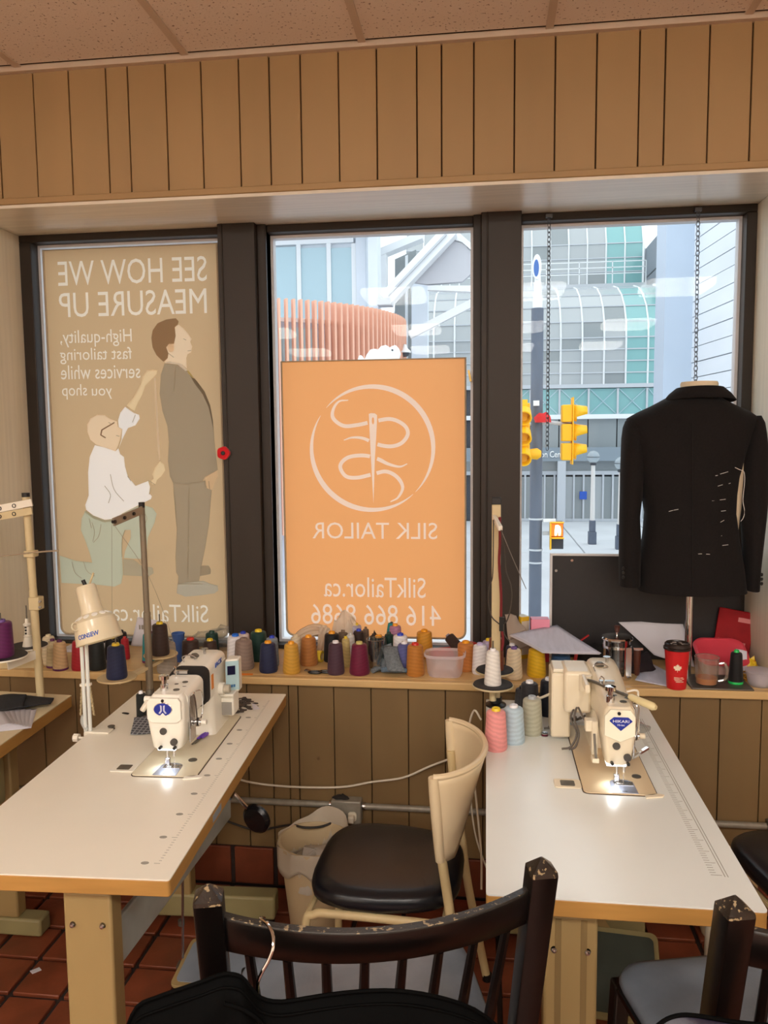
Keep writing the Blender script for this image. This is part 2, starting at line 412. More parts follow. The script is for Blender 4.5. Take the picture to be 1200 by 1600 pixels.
# ------------------------------------------------------------------ printed banners in the windows
BY = 3.14
def sheet(x0, x1, z0, z1, r=.03):       # banner outline with rounded lower corners
    pts = [(x0,z1),(x1,z1)]
    for cx, a0 in ((x1-r, 0), (x0+r, -90)):
        for k in range(6):
            t = radians(a0-90*k/5); pts.append((cx+r*cos(t), z0+r+r*sin(t)))
    return pts
M_taupe = mat('taupe banner film', (206,176,136), .45, trans=.5, spec=.3)
M_orange = mat('orange banner film', (250,176,112), .4, trans=.62, spec=.35)
M_lett  = mat('pale lettering', (240,230,212), .6, trans=.45)
M_lett2 = mat('pale lettering on orange', (255,226,205), .6, trans=.5)
M_hem   = mat('banner hem', (196,178,150), .6, trans=.3)
def outlines(text, x0, x1, z0, z1, mirror=True, bold=0.):
    cu = bpy.data.curves.new('t', 'FONT'); cu.body = text; cu.resolution_u = 3; cu.fill_mode = 'NONE'; cu.offset = bold; cu.dimensions = '2D'
    o = bpy.data.objects.new('t', cu); COL.objects.link(o)
    dg = bpy.context.evaluated_depsgraph_get(); me = bpy.data.meshes.new_from_object(o.evaluated_get(dg))
    bpy.data.objects.remove(o); bpy.data.curves.remove(cu)
    nb = {}
    for e in me.edges:
        a, b = e.vertices; nb.setdefault(a, []).append(b); nb.setdefault(b, []).append(a)
    co = [v.co.copy() for v in me.vertices]; seen = set(); loops = []
    for v in nb:
        if v in seen: continue
        lp = [v]; seen.add(v); cur = v
        while True:
            nx = [q for q in nb[cur] if q not in seen]
            if not nx: break
            cur = nx[0]; seen.add(cur); lp.append(cur)
        loops.append(lp)
    bpy.data.meshes.remove(me)
    xs = [c.x for c in co]; ys = [c.y for c in co]; ax, bx, ay, by = min(xs), max(xs), min(ys), max(ys)
    fx = lambda x: x0+((1-(x-ax)/(bx-ax)) if mirror else (x-ax)/(bx-ax))*(x1-x0)
    return [[(fx(co[i].x), z0+(co[i].y-ay)/(by-ay)*(z1-z0)) for i in lp] for lp in loops]
def fill(loops, y, nm, m, parent):       # flat sheet bounded by loops, even-odd
    cu = bpy.data.curves.new(nm, 'CURVE'); cu.dimensions = '2D'; cu.fill_mode = 'BOTH'
    for lp in loops:
        sp = cu.splines.new('POLY'); sp.points.add(len(lp)-1)
        for i, (x, z) in enumerate(lp): sp.points[i].co = (x, z, 0, 1)
        sp.use_cyclic_u = True
    o = bpy.data.objects.new(nm, cu); COL.objects.link(o)
    dg = bpy.context.evaluated_depsgraph_get(); me = bpy.data.meshes.new_from_object(o.evaluated_get(dg))
    bpy.data.objects.remove(o); bpy.data.curves.remove(cu)
    for v in me.vertices: v.co = (v.co.x, y, v.co.y)
    me.materials.clear(); me.materials.append(m); me.name = nm
    q = bpy.data.objects.new(nm, me); COL.objects.link(q); q.parent = parent; q.matrix_parent_inverse = full(parent).inverted()
    return q
def inset(lp, d):
    n = len(lp); ar = sum(lp[i][0]*lp[(i+1)%n][1]-lp[(i+1)%n][0]*lp[i][1] for i in range(n)); sg = 1 if ar > 0 else -1; o = []
    for i in range(n):
        a, b, c = Vector(lp[i-1]), Vector(lp[i]), Vector(lp[(i+1)%n])
        e1, e2 = (b-a).normalized(), (c-b).normalized(); nn = Vector((-(e1.y+e2.y), e1.x+e2.x))
        if nn.length < 1e-6: nn = Vector((-e1.y, e1.x))
        o.append(tuple(b+nn.normalized()*d*sg))
    return o
def cuts(loops, base=()):          # loops that do not cross one another, for clean holes in a film
    ok = list(base)
    def cross(p, q, r, s):
        o = lambda a, b, c: (b[0]-a[0])*(c[1]-a[1])-(b[1]-a[1])*(c[0]-a[0])
        return o(p,q,r)*o(p,q,s) < -1e-16 and o(r,s,p)*o(r,s,q) < -1e-16
    boxes = [(min(x for x,_ in l), max(x for x,_ in l), min(z for _,z in l), max(z for _,z in l)) for l in ok]
    for lp in loops:
        n = len(lp); bx = (min(x for x,_ in lp), max(x for x,_ in lp), min(z for _,z in lp), max(z for _,z in lp))
        bad = any(cross(lp[i], lp[(i+1)%n], lp[j], lp[(j+1)%n]) for i in range(n) for j in range(i+2, n) if (j+1) % n != i)
        for l2, b2_ in zip(ok, boxes):
            if bad: break
            if bx[0] > b2_[1] or bx[1] < b2_[0] or bx[2] > b2_[3] or bx[3] < b2_[2]: continue
            m = len(l2); bad = any(cross(lp[i], lp[(i+1)%n], l2[j], l2[(j+1)%m]) for i in range(n) for j in range(m))
        if not bad: ok.append(lp); boxes.append(bx)
    return ok
def print_mat(n, c, t=.36): return mat('print '+n, c, .6, trans=t)
def hem(x0, x1, z0, z1, y, parent, m, r=.03):
    pts = [(x,y,z) for x,z in sheet(x0,x1,z0,z1,r)]
    MB().tube(pts, .0045, 6, closed=True).build('hem', m, parent, world=True)
b1 = thing('window_banner', 'tall taupe translucent banner with printed tailor measuring a standing man, in the left window', 'banner', (-1.42,BY,.84))
hem(-1.790,-1.058,.832,2.420, BY, b1, M_hem)
MEN={
 'jacket':[(-1.29,1.957),(-1.308,1.913),(-1.316,1.836),(-1.307,1.766),(-1.288,1.704),(-1.284,1.641),(-1.291,1.563),(-1.285,1.5),(-1.272,1.472),(-1.22,1.465),(-1.146,1.48),(-1.137,1.496),(-1.081,1.525),(-1.086,1.578),(-1.092,1.655),(-1.095,1.725),(-1.105,1.787),(-1.126,1.841),(-1.157,1.883),(-1.194,1.922),(-1.235,1.95)],
 'trousers':[(-1.272,1.474),(-1.269,1.406),(-1.263,1.287),(-1.273,1.167),(-1.273,1.102),(-1.264,1.086),(-1.267,1.054),(-1.175,1.067),(-1.161,1.136),(-1.142,1.216),(-1.125,1.303),(-1.109,1.445),(-1.137,1.482),(-1.219,1.466)],
 'shirt_collar':[(-1.291,1.959),(-1.267,1.963),(-1.219,1.953),(-1.194,1.926),(-1.204,1.924),(-1.235,1.95)],
 'tie':[(-1.195,1.93),(-1.184,1.918),(-1.167,1.893),(-1.176,1.897),(-1.194,1.917)],
 'face':[(-1.246,2.099),(-1.225,2.109),(-1.206,2.094),(-1.186,2.071),(-1.173,2.051),(-1.179,2.04),(-1.172,2.021),(-1.177,1.998),(-1.192,1.991),(-1.198,1.976),(-1.197,1.934),(-1.219,1.953),(-1.267,1.963),(-1.291,1.962),(-1.278,1.978),(-1.281,2.027),(-1.248,2.034)],
 'hair':[(-1.342,2.059),(-1.335,2.089),(-1.314,2.116),(-1.277,2.13),(-1.236,2.134),(-1.225,2.121),(-1.229,2.11),(-1.242,2.098),(-1.239,2.064),(-1.248,2.034),(-1.268,2.035),(-1.281,2.02),(-1.272,1.996),(-1.276,1.977),(-1.295,1.963),(-1.323,1.99),(-1.338,2.021)],
 'ear':[(-1.278,2.031),(-1.252,2.032),(-1.245,2.015),(-1.257,2.0),(-1.272,2.004)],
 'hand':[(-1.081,1.525),(-1.082,1.5),(-1.097,1.469),(-1.108,1.443),(-1.121,1.447),(-1.133,1.453),(-1.135,1.492),(-1.112,1.508)],
 'shoe':[(-1.272,1.026),(-1.267,1.056),(-1.175,1.067),(-1.155,1.068),(-1.126,1.056),(-1.096,1.049),(-1.093,1.029),(-1.111,1.016),(-1.169,1.007),(-1.236,1.0),(-1.273,1.014)],
 'shoe2':[(-1.165,1.132),(-1.132,1.132),(-1.123,1.116),(-1.125,1.096),(-1.17,1.088)],
 'k_head':[(-1.633,1.684),(-1.633,1.715),(-1.618,1.739),(-1.588,1.754),(-1.555,1.752),(-1.534,1.738),(-1.502,1.726),(-1.502,1.718),(-1.499,1.702),(-1.482,1.694),(-1.487,1.675),(-1.493,1.651),(-1.502,1.628),(-1.515,1.604),(-1.561,1.62),(-1.598,1.632),(-1.622,1.652)],
 'k_shirt':[(-1.604,1.63),(-1.629,1.581),(-1.639,1.517),(-1.641,1.421),(-1.658,1.381),(-1.655,1.361),(-1.624,1.337),(-1.574,1.319),(-1.523,1.325),(-1.497,1.346),(-1.438,1.374),(-1.37,1.406),(-1.365,1.418),(-1.376,1.429),(-1.372,1.457),(-1.379,1.481),(-1.434,1.461),(-1.45,1.481),(-1.466,1.501),(-1.476,1.541),(-1.479,1.58),(-1.495,1.592),(-1.502,1.616),(-1.515,1.604),(-1.561,1.62)],
 'k_sleeve':[(-1.501,1.614),(-1.484,1.651),(-1.457,1.698),(-1.424,1.709),(-1.405,1.736),(-1.407,1.752),(-1.43,1.76),(-1.466,1.785),(-1.488,1.761),(-1.499,1.73),(-1.497,1.702),(-1.482,1.694),(-1.488,1.651)],
 'k_arm':[(-1.462,1.783),(-1.427,1.822),(-1.392,1.876),(-1.383,1.907),(-1.366,1.929),(-1.341,1.933),(-1.321,1.929),(-1.326,1.913),(-1.355,1.887),(-1.376,1.868),(-1.394,1.829),(-1.419,1.782),(-1.432,1.761)],
 'k_hand':[(-1.372,1.481),(-1.358,1.489),(-1.362,1.508),(-1.348,1.536),(-1.323,1.563),(-1.307,1.548),(-1.303,1.524),(-1.321,1.5),(-1.342,1.485),(-1.347,1.465),(-1.369,1.457)],
 'tape':[(-1.337,1.898),(-1.329,1.898),(-1.323,1.603),(-1.323,1.567),(-1.328,1.567),(-1.332,1.603)],
 'k_trousers':[(-1.657,1.359),(-1.676,1.325),(-1.682,1.276),(-1.663,1.228),(-1.645,1.171),(-1.638,1.139),(-1.71,1.146),(-1.782,1.168),(-1.781,1.096),(-1.779,1.051),(-1.715,1.048),(-1.621,1.045),(-1.544,1.038),(-1.514,1.051),(-1.504,1.091),(-1.504,1.156),(-1.502,1.245),(-1.488,1.277),(-1.463,1.278),(-1.464,1.245),(-1.491,1.189),(-1.497,1.16),(-1.463,1.157),(-1.4,1.157),(-1.389,1.246),(-1.357,1.31),(-1.347,1.346),(-1.363,1.37),(-1.404,1.382),(-1.438,1.373),(-1.497,1.345),(-1.523,1.325),(-1.574,1.318),(-1.624,1.336)],
 'k_shoe':[(-1.501,1.155),(-1.455,1.155),(-1.423,1.129),(-1.373,1.121),(-1.369,1.097),(-1.391,1.083),(-1.503,1.087)],
 'glasses':[(-1.514,1.724),(-1.513,1.719),(-1.567,1.69),(-1.572,1.672),(-1.553,1.661),(-1.556,1.657),(-1.578,1.67),(-1.572,1.693)],
 'lapel':[(-1.194,1.922),(-1.157,1.883),(-1.126,1.841),(-1.105,1.787),(-1.095,1.725),(-1.094,1.686),(-1.101,1.725),(-1.112,1.779),(-1.134,1.829),(-1.169,1.876)],
 'belt':[(-1.657,1.359),(-1.624,1.336),(-1.574,1.318),(-1.523,1.325),(-1.524,1.316),(-1.575,1.309),(-1.628,1.327),(-1.659,1.351)],
}
THREAD_A= [(-0.54, 1.798), (-0.578, 1.793), (-0.601, 1.762), (-0.601, 1.727), (-0.561, 1.698), (-0.507, 1.7), (-0.445, 1.712), (-0.373, 1.722), (-0.32, 1.698), (-0.305, 1.663), (-0.33, 1.628), (-0.374, 1.615), (-0.428, 1.624), (-0.481, 1.647), (-0.526, 1.651), (-0.56, 1.641)]
THREAD_B= [(-0.308, 1.546), (-0.339, 1.535), (-0.384, 1.546), (-0.428, 1.567), (-0.482, 1.58), (-0.545, 1.572), (-0.576, 1.539), (-0.555, 1.499), (-0.51, 1.492), (-0.447, 1.505), (-0.393, 1.516), (-0.349, 1.494), (-0.327, 1.454), (-0.345, 1.414), (-0.376, 1.396)]
NEEDLE= [(-0.459, 1.743), (-0.458, 1.725), (-0.456, 1.66), (-0.452, 1.562), (-0.444, 1.389), (-0.437, 1.562), (-0.43, 1.659), (-0.426, 1.725), (-0.426, 1.738), (-0.435, 1.745), (-0.451, 1.746)]
def pxz(pts): return [(P(80+x/3.3333,480+y/3.3333,BY).x, P(80+x/3.3333,480+y/3.3333,BY).z) for x, y in pts]
MEN['k_arm'] = pxz([(394,512),(430,468),(468,400),(478,360),(500,330),(530,325),(555,330),(550,350),(515,385),(492,410),(474,460),(448,512),(436,540),(424,534)])
MEN['k_hand'] = pxz([(522,902),(534,893),(528,870),(541,835),(570,800),(590,820),(595,850),(575,880),(552,900),(545,922),(526,922)])
CREASE = [[(214,1120),(228,1170),(218,1220)],[(262,1130),(250,1190),(222,1225)],[(200,1100),(212,1150)],[(370,1300),(372,1210),(386,1160)],[(110,1325),(125,1380),(160,1410)],[(170,1325),(190,1375),(230,1400)],[(470,1050),(500,1100),(470,1160)],
 [(310,870),(330,950),(380,1010)],[(280,930),(310,975),(300,1020)],[(400,880),(418,905)],[(520,940),(512,975)],[(440,560),(425,600)],[(650,300),(640,440)],[(640,960),(655,1140)],[(720,930),(712,1400)],[(690,165),(705,172)],[(712,228),(730,226)],[(300,600),(312,606)],[(340,668),(358,672)],[(505,900),(545,925)],[(660,1440),(790,1440)],[(800,905),(812,948)],[(822,905),(826,948)],[(612,240),(640,262)]]
mcol = {'jacket':(166,150,124),'lapel':(134,120,98),'trousers':(168,152,126),'shirt_collar':(240,234,222),'tie':(214,196,130),'face':(240,218,186),'hair':(166,140,108),'ear':(246,222,188),
 'hand':(242,222,188),'shoe':(186,178,158),'shoe2':(180,172,152),'k_head':(240,216,182),'k_shirt':(250,246,240),'k_sleeve':(246,244,240),'k_arm':(236,214,172),'k_hand':(236,214,172),
 'tape':(240,228,206),'k_trousers':(196,200,176),'k_shoe':(184,172,144),'glasses':(150,120,90),'belt':(160,140,110)}
mname = {'jacket':'suit_jacket','trousers':'suit_trousers','shoe2':'shoe','k_head':'bald_head','k_shirt':'white_shirt','k_sleeve':'sleeve','k_arm':'forearm','k_hand':'hand','k_trousers':'work_trousers','k_shoe':'shoe','tape':'tape_measure'}
TXT1 = (('SEE HOW WE',-1.731,-1.103,2.276,2.374,.0),('MEASURE UP',-1.732,-1.107,2.150,2.249,.0),('High-quality,',-1.734,-1.426,2.030,2.098,.02),('fast tailoring',-1.738,-1.429,1.962,2.026,.02),
 ('services while',-1.738,-1.396,1.900,1.957,.02),('you',-1.607,-1.520,1.818,1.861,.02),('shop',-1.737,-1.628,1.818,1.880,.02),('SilkTailor.ca',-1.561,-1.141,.892,.966,0))
cut = []
for t_ in TXT1:
    lp = outlines(*t_[:5], bold=t_[5]); cut += lp; fill(lp, BY, 'lettering', M_lett, b1)
solid = ('trousers','jacket','face','shirt_collar','hair','hand','shoe2','shoe','k_trousers','k_shoe','k_arm','k_sleeve','k_shirt','k_head','k_hand')
for i, kk in enumerate(('trousers','jacket','lapel','face','shirt_collar','tie','hair','ear','hand','shoe2','shoe','k_trousers','k_shoe','k_arm','k_sleeve','k_shirt','belt','k_head','k_hand','tape','glasses')):
    fill([MEN[kk]], BY-.0004*(1+i % 7), 'printed_'+mname.get(kk, kk), print_mat(kk, mcol[kk]), b1)
for c_ in CREASE:
    q_ = smoothpath([(x,0,z) for x, z in pxz(c_)], 4); n_q = len(q_); lp = []
    for sgn in (1, -1):
        for i_ in (range(n_q) if sgn == 1 else reversed(range(n_q))):
            d_ = (q_[min(i_+1,n_q-1)]-q_[max(i_-1,0)]).normalized(); lp.append((q_[i_].x-d_.z*.0012*sgn, q_[i_].z+d_.x*.0012*sgn))
    fill([lp], BY-.0034, 'printed_crease', print_mat('crease', (176,164,138)), b1)
holes = [inset(MEN[k_], .0016) for k_ in ('k_shirt','k_trousers','k_sleeve','k_head','jacket','trousers','face','hair','shirt_collar','hand','k_arm','k_hand','shoe','shoe2','k_shoe')]
fill(cuts(cut+holes, [sheet(-1.790,-1.058,.832,2.420)]), BY, 'film', M_taupe, b1)

b2 = thing('window_banner', 'orange translucent banner with pale needle and thread emblem in the middle window', 'banner', (-.44,BY,.845))
cut = []
hem(-.807,-.080,.848,1.953, BY, b2, M_hem)
def crescent(a0, a1, w, cx=-.4483, cz=1.6067, R=.243, n=40):     # brushed arc, thickest in its middle
    o, i = [], []
    for k in range(n+1):
        t = k/n; a = radians(a0+(a1-a0)*t); h = w*(sin(pi*t)**.8)/2+.0006
        o.append((cx+(R+h)*cos(a), cz+(R+h)*sin(a))); i.append((cx+(R-h)*cos(a), cz+(R-h)*sin(a)))
    return o+i[::-1]
for a_ in ((138,-45),(147,312)):
    cr_ = crescent(*a_,.020); cut.append(cr_); fill([cr_], BY, 'emblem_ring', M_lett2, b2)
NX = lambda z: (-.4525, .018*max(0, min(1, (z-1.36)/.34))*.5+.0015)      # needle axis and half width at a height
def ribbon(pts, w, nm):
    p = smoothpath([(x,0,z) for x,z in pts], 24); n = len(p); seg = []; segs = []
    for i, q in enumerate(p):
        cxn, hwn = NX(q.z)
        if NEEDLE_BOX[2] < q.z < NEEDLE_BOX[3] and abs(q.x-cxn) < hwn+.0045: 
            if len(seg) > 2: segs.append(seg)
            seg = []; continue
        d = (p[min(i+1,n-1)]-p[max(i-1,0)]).normalized(); s = Vector((-d.z,0,d.x)); h = w/2*min(1, .25+4*min(i/n, 1-i/n))
        seg.append((q+s*h, q-s*h))
    if len(seg) > 2: segs.append(seg)
    for sg in segs:
        lp = [(a.x,a.z) for a, b in sg]+[(b.x,b.z) for a, b in reversed(sg)]; cut.append(lp); fill([lp], BY, nm, M_lett2, b2)
xs_ = [a for a, b in NEEDLE]; zs_ = [b for a, b in NEEDLE]
NEEDLE_BOX = (min(xs_), max(xs_), min(zs_), max(zs_))
def NX(z):
    rows = [(zz, xx) for xx, zz in NEEDLE]; top = NEEDLE_BOX[3]
    t = max(0, min(1, (top-z)/(top-NEEDLE_BOX[2]))); return (min(xs_)+max(xs_))/2+(.0)*t, (NEEDLE_BOX[1]-NEEDLE_BOX[0])/2*(1-t)
ribbon(THREAD_A, .015, 'emblem_thread'); ribbon(THREAD_B, .015, 'emblem_thread')
eye_ = [((NEEDLE_BOX[0]+NEEDLE_BOX[1])/2+.0045*cos(a), NEEDLE_BOX[3]-.03+.014*sin(a)) for a in [2*pi*k/12 for k in range(12)]]
cut = [NEEDLE, eye_]+cut; fill([NEEDLE, eye_], BY, 'emblem_needle', M_lett2, b2)
for t_, bold in ((('SILK TAILOR',-.694,-.191,1.247,1.313),.015),(('SilkTailor.ca',-.651,-.238,1.010,1.092),0),(('416 866 8686',-.706,-.177,.897,.980),0)):
    lp = outlines(*t_, bold=bold); cut += lp; fill(lp, BY, 'lettering', M_lett2, b2)
fill(cuts(cut, [sheet(-.807,-.080,.848,1.953)]), BY, 'film', M_orange, b2)
# metal clip at the banner's upper right corner
MB().bar((-.068,BY-.004,1.905),(-.060,BY-.004,1.862),.008,.014).build('clip', mat('brass clip', (170,140,80), .35, metal=.8), b2, world=True)

pp = thing('poppy_pin', 'red felt poppy with a black centre at the right edge of the taupe banner', 'pin', (P(349,708,3.043).x,3.043,P(349,708,3.043).z))
M_pop = mat('red felt', (205,16,28), .9, sheen=.3)
MB().xz([((.0255+.0012*cos(5*a))*cos(a), (.0255+.0012*cos(5*a))*sin(a)) for a in [2*pi*i/40 for i in range(40)]], -.004, .012).build('petals', M_pop, pp, bevel=.002)
MB().xz([(.0085*cos(a), .0085*sin(a)) for a in [2*pi*i/16 for i in range(16)]], -.008, -.003).build('centre', M_black, pp, bevel=.002)

# black sign board standing in the right window, seen from its back
bd = thing('sign_board', 'large black board with aluminium edge standing on the sill behind the jacket', 'board', (.6,3.12,.80))
MB().box(.252,.945,3.080,3.094,.80,1.196).build('panel', mat('black board', (30,28,30), .5, var=.15, vs=(60,60,60)), bd, world=True, bevel=.002)
MB().box(.243,.252,3.076,3.097,.80,1.204).box(.252,.945,3.076,3.097,1.196,1.204).build('edge_strip', M_alu, bd, world=True)
for x, z in ((.325,1.178),(.266,1.138),(.80,1.178)):
    MB().cyl((x,3.076,z),(x,3.081,z),.0055,n=10).build('screw', M_chrome, bd, world=True)

# hanging sign chains
M_chain = mat('zinc chain', (92,94,98), .4, metal=.8)
def chain(x0, z0, x1, z1, y, label, hook):
    c = thing('hanging_chain', label, 'chain', (x0,y,z0)); mb = MB(); n = int((z0-z1)/.017)
    for i in range(n):
        t = (i+.5)/n; x, z = x0+(x1-x0)*t, z0+(z1-z0)*t
        ang = radians(35 if i % 2 else -35)
        pts = [Vector((.0062*cos(a)*cos(ang), .0062*cos(a)*sin(ang), .0115*sin(a)))+Vector((x,y,z)) for a in [2*pi*k/8 for k in range(8)]]
        mb.tube(pts, .0016, 4, closed=True)
    tag(mb.build('chain_links', M_chain, c, world=True), kind='stuff')
    MB().tube([(x0,y,z0+.012),(x0+.006,y,z0+.004),(x0,y,z0-.005),(x0-.006,y,z0+.002)], .002, 6).box(x0-.012,x0+.012,y-.004,y+.02,z0+.002,z0+.014).build('ceiling_hook', M_chain, c, world=True)
pa, pb = P(858,341,3.085), P(855,703,3.085); chain(pa.x,2.448,pb.x,pb.z,3.085,'steel chain hanging free beside the dark mullion in front of the street lights',1)
pa, pb = P(1091,332,3.085), P(1087,598,3.085); chain(pa.x,2.448,pb.x,1.78,3.085,'steel chain hanging down behind the collar of the suit jacket',1)

# ------------------------------------------------------------------ tailor's dummy with a basted jacket
JY = 2.86
dm = thing('tailors_dummy', "cream tailor's dummy on a chrome pole with a flat steel base plate on the sill", 'dummy', (.72,JY,.80))
xn = P(1092,600,JY).x
M_dum = mat('dummy fabric', (222,206,176), .8, bump=.1, bs=200)
prof = [(.040,1.60),(.045,1.66),(.050,1.73),(.058,1.785),(.061,1.822),(.058,1.829),(.03,1.831)]
MB().lathe(prof, 28, (xn,JY-.005,0)).build('neck_form', M_dum, dm, world=True)
MB().loft([[(xn+hw*cos(a), JY+hd*sin(a), z) for a in [2*pi*k/24 for k in range(24)]] for z,hw,hd in ((1.14,.155,.085),(1.3,.14,.08),(1.5,.16,.09),(1.62,.16,.08),(1.66,.08,.05))]).build('torso_form', M_dum, dm, world=True)
MB().cyl((xn-.012,JY,.806),(xn-.012,JY,1.16),.0125,n=20).build('pole', M_chrome, dm, world=True)
MB().box(xn-.030,xn+.170,2.722,2.885,.80,.806).build('base_plate', M_dsteel, dm, world=True, bevel=.002)

jk = thing('suit_jacket', 'charcoal suit jacket with white basting stitches on the back, worn by the dummy', 'jacket', (xn,JY,1.09))
M_suit = mat('charcoal worsted', (25,22,22), .9, var=.25, vs=(160,160,160), bump=.15, bs=400, sheen=.03, spec=.2)
def xat(px, py): return P(px, py, JY-.08).x
sec = [ # z row px: (row, left px, right px, half depth)
 (929,1003,1176,.112),(900,1004.5,1173,.113),(870,1008,1168,.112),(840,1012,1163,.108),(805,1015,1159,.104),(775,1010,1161,.108),(745,1003,1165,.112),(710,996,1174,.114),(685,990,1184,.112),(664,985,1194,.104),(652,986,1195,.092)]
rings = []
for row, l, r, hd in sec:
    z = P(1090,row,JY-.08).z; xl, xr = xat(l,row), xat(r,row); cx, hw = (xl+xr)/2, (xr-xl)/2
    ring = []
    for k in range(40):
        a = 2*pi*k/40; e = .75
        sx = math.copysign(abs(cos(a))**e, cos(a)); sy = math.copysign(abs(sin(a))**e, sin(a))
        fold = 1+.02*sin(5*a+row*.01)
        ring.append((cx+hw*sx, JY+hd*sy*fold-(.008 if abs(sin(a)) > .95 and sin(a) < 0 else 0)*(1 if row > 800 else .3), z))
    rings.append(ring)
for row, l, r, hd in ((643,1000,1180,.088),(634,1020,1160,.085),(627,1034,1146,.080),(621,1045,1136,.064)):
    z = P(1090,row,JY-.06).z; xl, xr = P(l,row,JY-.06).x, P(r,row,JY-.06).x; cx, hw = (xl+xr)/2, (xr-xl)/2
    rings.append([(cx+hw*cos(2*pi*k/40), JY+hd*sin(2*pi*k/40), z) for k in range(40)])
MB().loft(rings).build('body', M_suit, jk, world=True, sharp=60)
# collar: a turned band round the neck
cr = []
for k in range(40):
    a = 2*pi*k/40; dn = .010*cos(2*a)
    cr.append((a, dn))
lo_ = [(xn+.002+.118*cos(a), JY+.084*sin(a)-.004, 1.764+.010*(-sin(a))) for a,_ in cr]
mi_ = [(xn+.002+.100*cos(a), JY+.078*sin(a)-.004, 1.787+.008*(-sin(a))) for a,_ in cr]
up_ = [(xn+.002+.078*cos(a), JY+.070*sin(a)-.004, 1.806+.006*(-sin(a))) for a,_ in cr]
in_ = [(xn+.002+.070*cos(a), JY+.062*sin(a)-.004, 1.798+.006*(-sin(a))) for a,_ in cr]
MB().loft([lo_, mi_, up_, in_], cap=False).build('collar', M_suit, jk, world=True, thick=.003)
# sleeves
def sleeve(rows, yoff):
    rr = []
    for row, l, r, hd in rows:
        p, q = P(l,row,JY-.07), P(r,row,JY-.07); cx, hw, z = (p.x+q.x)/2, (q.x-p.x)/2, (p.z+q.z)/2
        t = max(0, (row-650)/270)
        rr.append([(cx+hw*cos(2*pi*k/20)*(1+.03*sin(row*.09+k)), JY+yoff-.03*t+hd*sin(2*pi*k/20), z) for k in range(20)])
    return MB().loft(rr)
sl = sleeve([(918,970,1003,.050),(880,970.5,1005,.056),(845,971,1005,.060),(810,972,1004,.063),(775,973,1008,.066),(740,974,1012,.070),(710,975,1014,.073),(685,977,1014,.072),(668,979,1010,.066),(657,983,1002,.05)], 0).build('sleeve', M_suit, jk, world=True, sharp=60)
sr = sleeve([(925,1170,1191,.048),(890,1168.5,1194,.055),(850,1168,1199,.060),(815,1167,1204,.063),(775,1164,1208,.066),(740,1164,1209,.070),(705,1166,1209,.073),(680,1170,1207,.072),(660,1178,1203,.064),(649,1186,1198,.045)], 0).build('sleeve', M_suit, jk, world=True, sharp=60)
for sx, s0, rw in ((974,sl,(888,895,902)),(1190,sr,(898,905,912))):
    for row in rw:
        q = P(sx,row,JY-.11); MB().lathe([(.0,-.002),(.006,-.001),(.006,.001),(.0,.002)], 10, M=Matrix.Translation(q) @ Matrix.Rotation(pi/2,4,'X') @ Matrix.Rotation(.5,4,'Y')).build('cuff_button', M_black, s0, world=False)
# centre-back seam and white basting stitches lying on the cloth
def back_y(px, row):                  # depth of the jacket's back surface there
    for (r0,l0,q0,h0),(r1,l1,q1,h1) in zip(sec[1:], sec):
        if r0 <= row <= r1:
            t = (row-r0)/(r1-r0); l, r, h = l0+(l1-l0)*t, q0+(q1-q0)*t, h0+(h1-h0)*t
            u = min(.999, abs((px-(l+r)/2)/((r-l)/2)))
            return JY-h*(1-u**(2/.75))**(.75/2)*1.02-.002-(.008 if u < .23 and row > 800 else .0025 if u < .23 else 0)
    return JY-.1
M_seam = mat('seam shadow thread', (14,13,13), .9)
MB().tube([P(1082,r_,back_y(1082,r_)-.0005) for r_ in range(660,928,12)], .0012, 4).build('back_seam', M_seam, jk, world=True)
M_baste = mat('white basting thread', (225,222,215), .8)
c5 = lambda x, y: (960+x/4.446, 590+y/4.446)
for a, b in (((735,670),(790,654)),((702,682),(718,679)),((718,754),(752,744)),((795,737),(806,733)),((732,850),(772,845)),((678,856),(702,855)),((692,934),(774,924)),((722,1012),(762,991)),((682,1030),(695,1024)),((704,1116),(746,1098)),((666,1134),(688,1122)),((750,1166),(790,1161)),((638,1226),(688,1229)),((582,1225),(608,1224)),((712,1284),(738,1281)),((378,930),(408,922)),((412,921),(444,915))):
    (ax, ay), (bx, by) = c5(*a), c5(*b)
    MB().tube([P(ax,ay,back_y(ax,ay)-.0015), P(bx,by,back_y(bx,by)-.0015)], .0009, 5).build('basting_stitch', M_baste, jk, world=True)
tw = [P(*c5(x,y),back_y(min(1158,c5(x,y)[0]),c5(x,y)[1])-.004) for x,y in ((838,625),(870,640),(900,655),(905,720),(897,800),(893,860),(905,930),(895,975),(878,998))]
MB().tube(smoothpath(tw,4), .0011, 5).build('loose_thread', M_baste, jk, world=True)
# ------------------------------------------------------------------ the street outside (shop floor is one storey up)
GZ = -3.2
gr = struct('ground', MB().box(-60,60,3.6,140,GZ-.2,GZ-.03), mat('asphalt', (150,152,156), .8, var=.15, vs=(.5,.5,.5)))
M_slab = mat('paving slab', (206,208,212), .8, var=.08, vs=(.4,.4,.4))
s0 = None
for ix in range(-6, 7):
    for iy in range(0, 8):
        if s0 is None: s0 = o = MB().box(-1.97,1.97,-1.97,1.97,-.05,0).build('paving_slab', M_slab, gr, bevel=.02)
        else: o = s0.copy(); COL.objects.link(o); o.parent = gr
        o.location = (2+ix*4, 15+iy*4, GZ+.0)
M_conc = mat('pale stone', (226,232,240), .8, var=.06, vs=(.3,.3,.8))
M_conc2 = mat('blue grey stone', (190,202,218), .8, var=.06, vs=(.3,.3,.3))
M_concd = mat('grey cladding', (138,144,154), .8, var=.05, vs=(.3,.3,.3))
M_wm = mat('white metal', (238,240,242), .45)
M_gm = mat('grey metal', (196,200,206), .45)
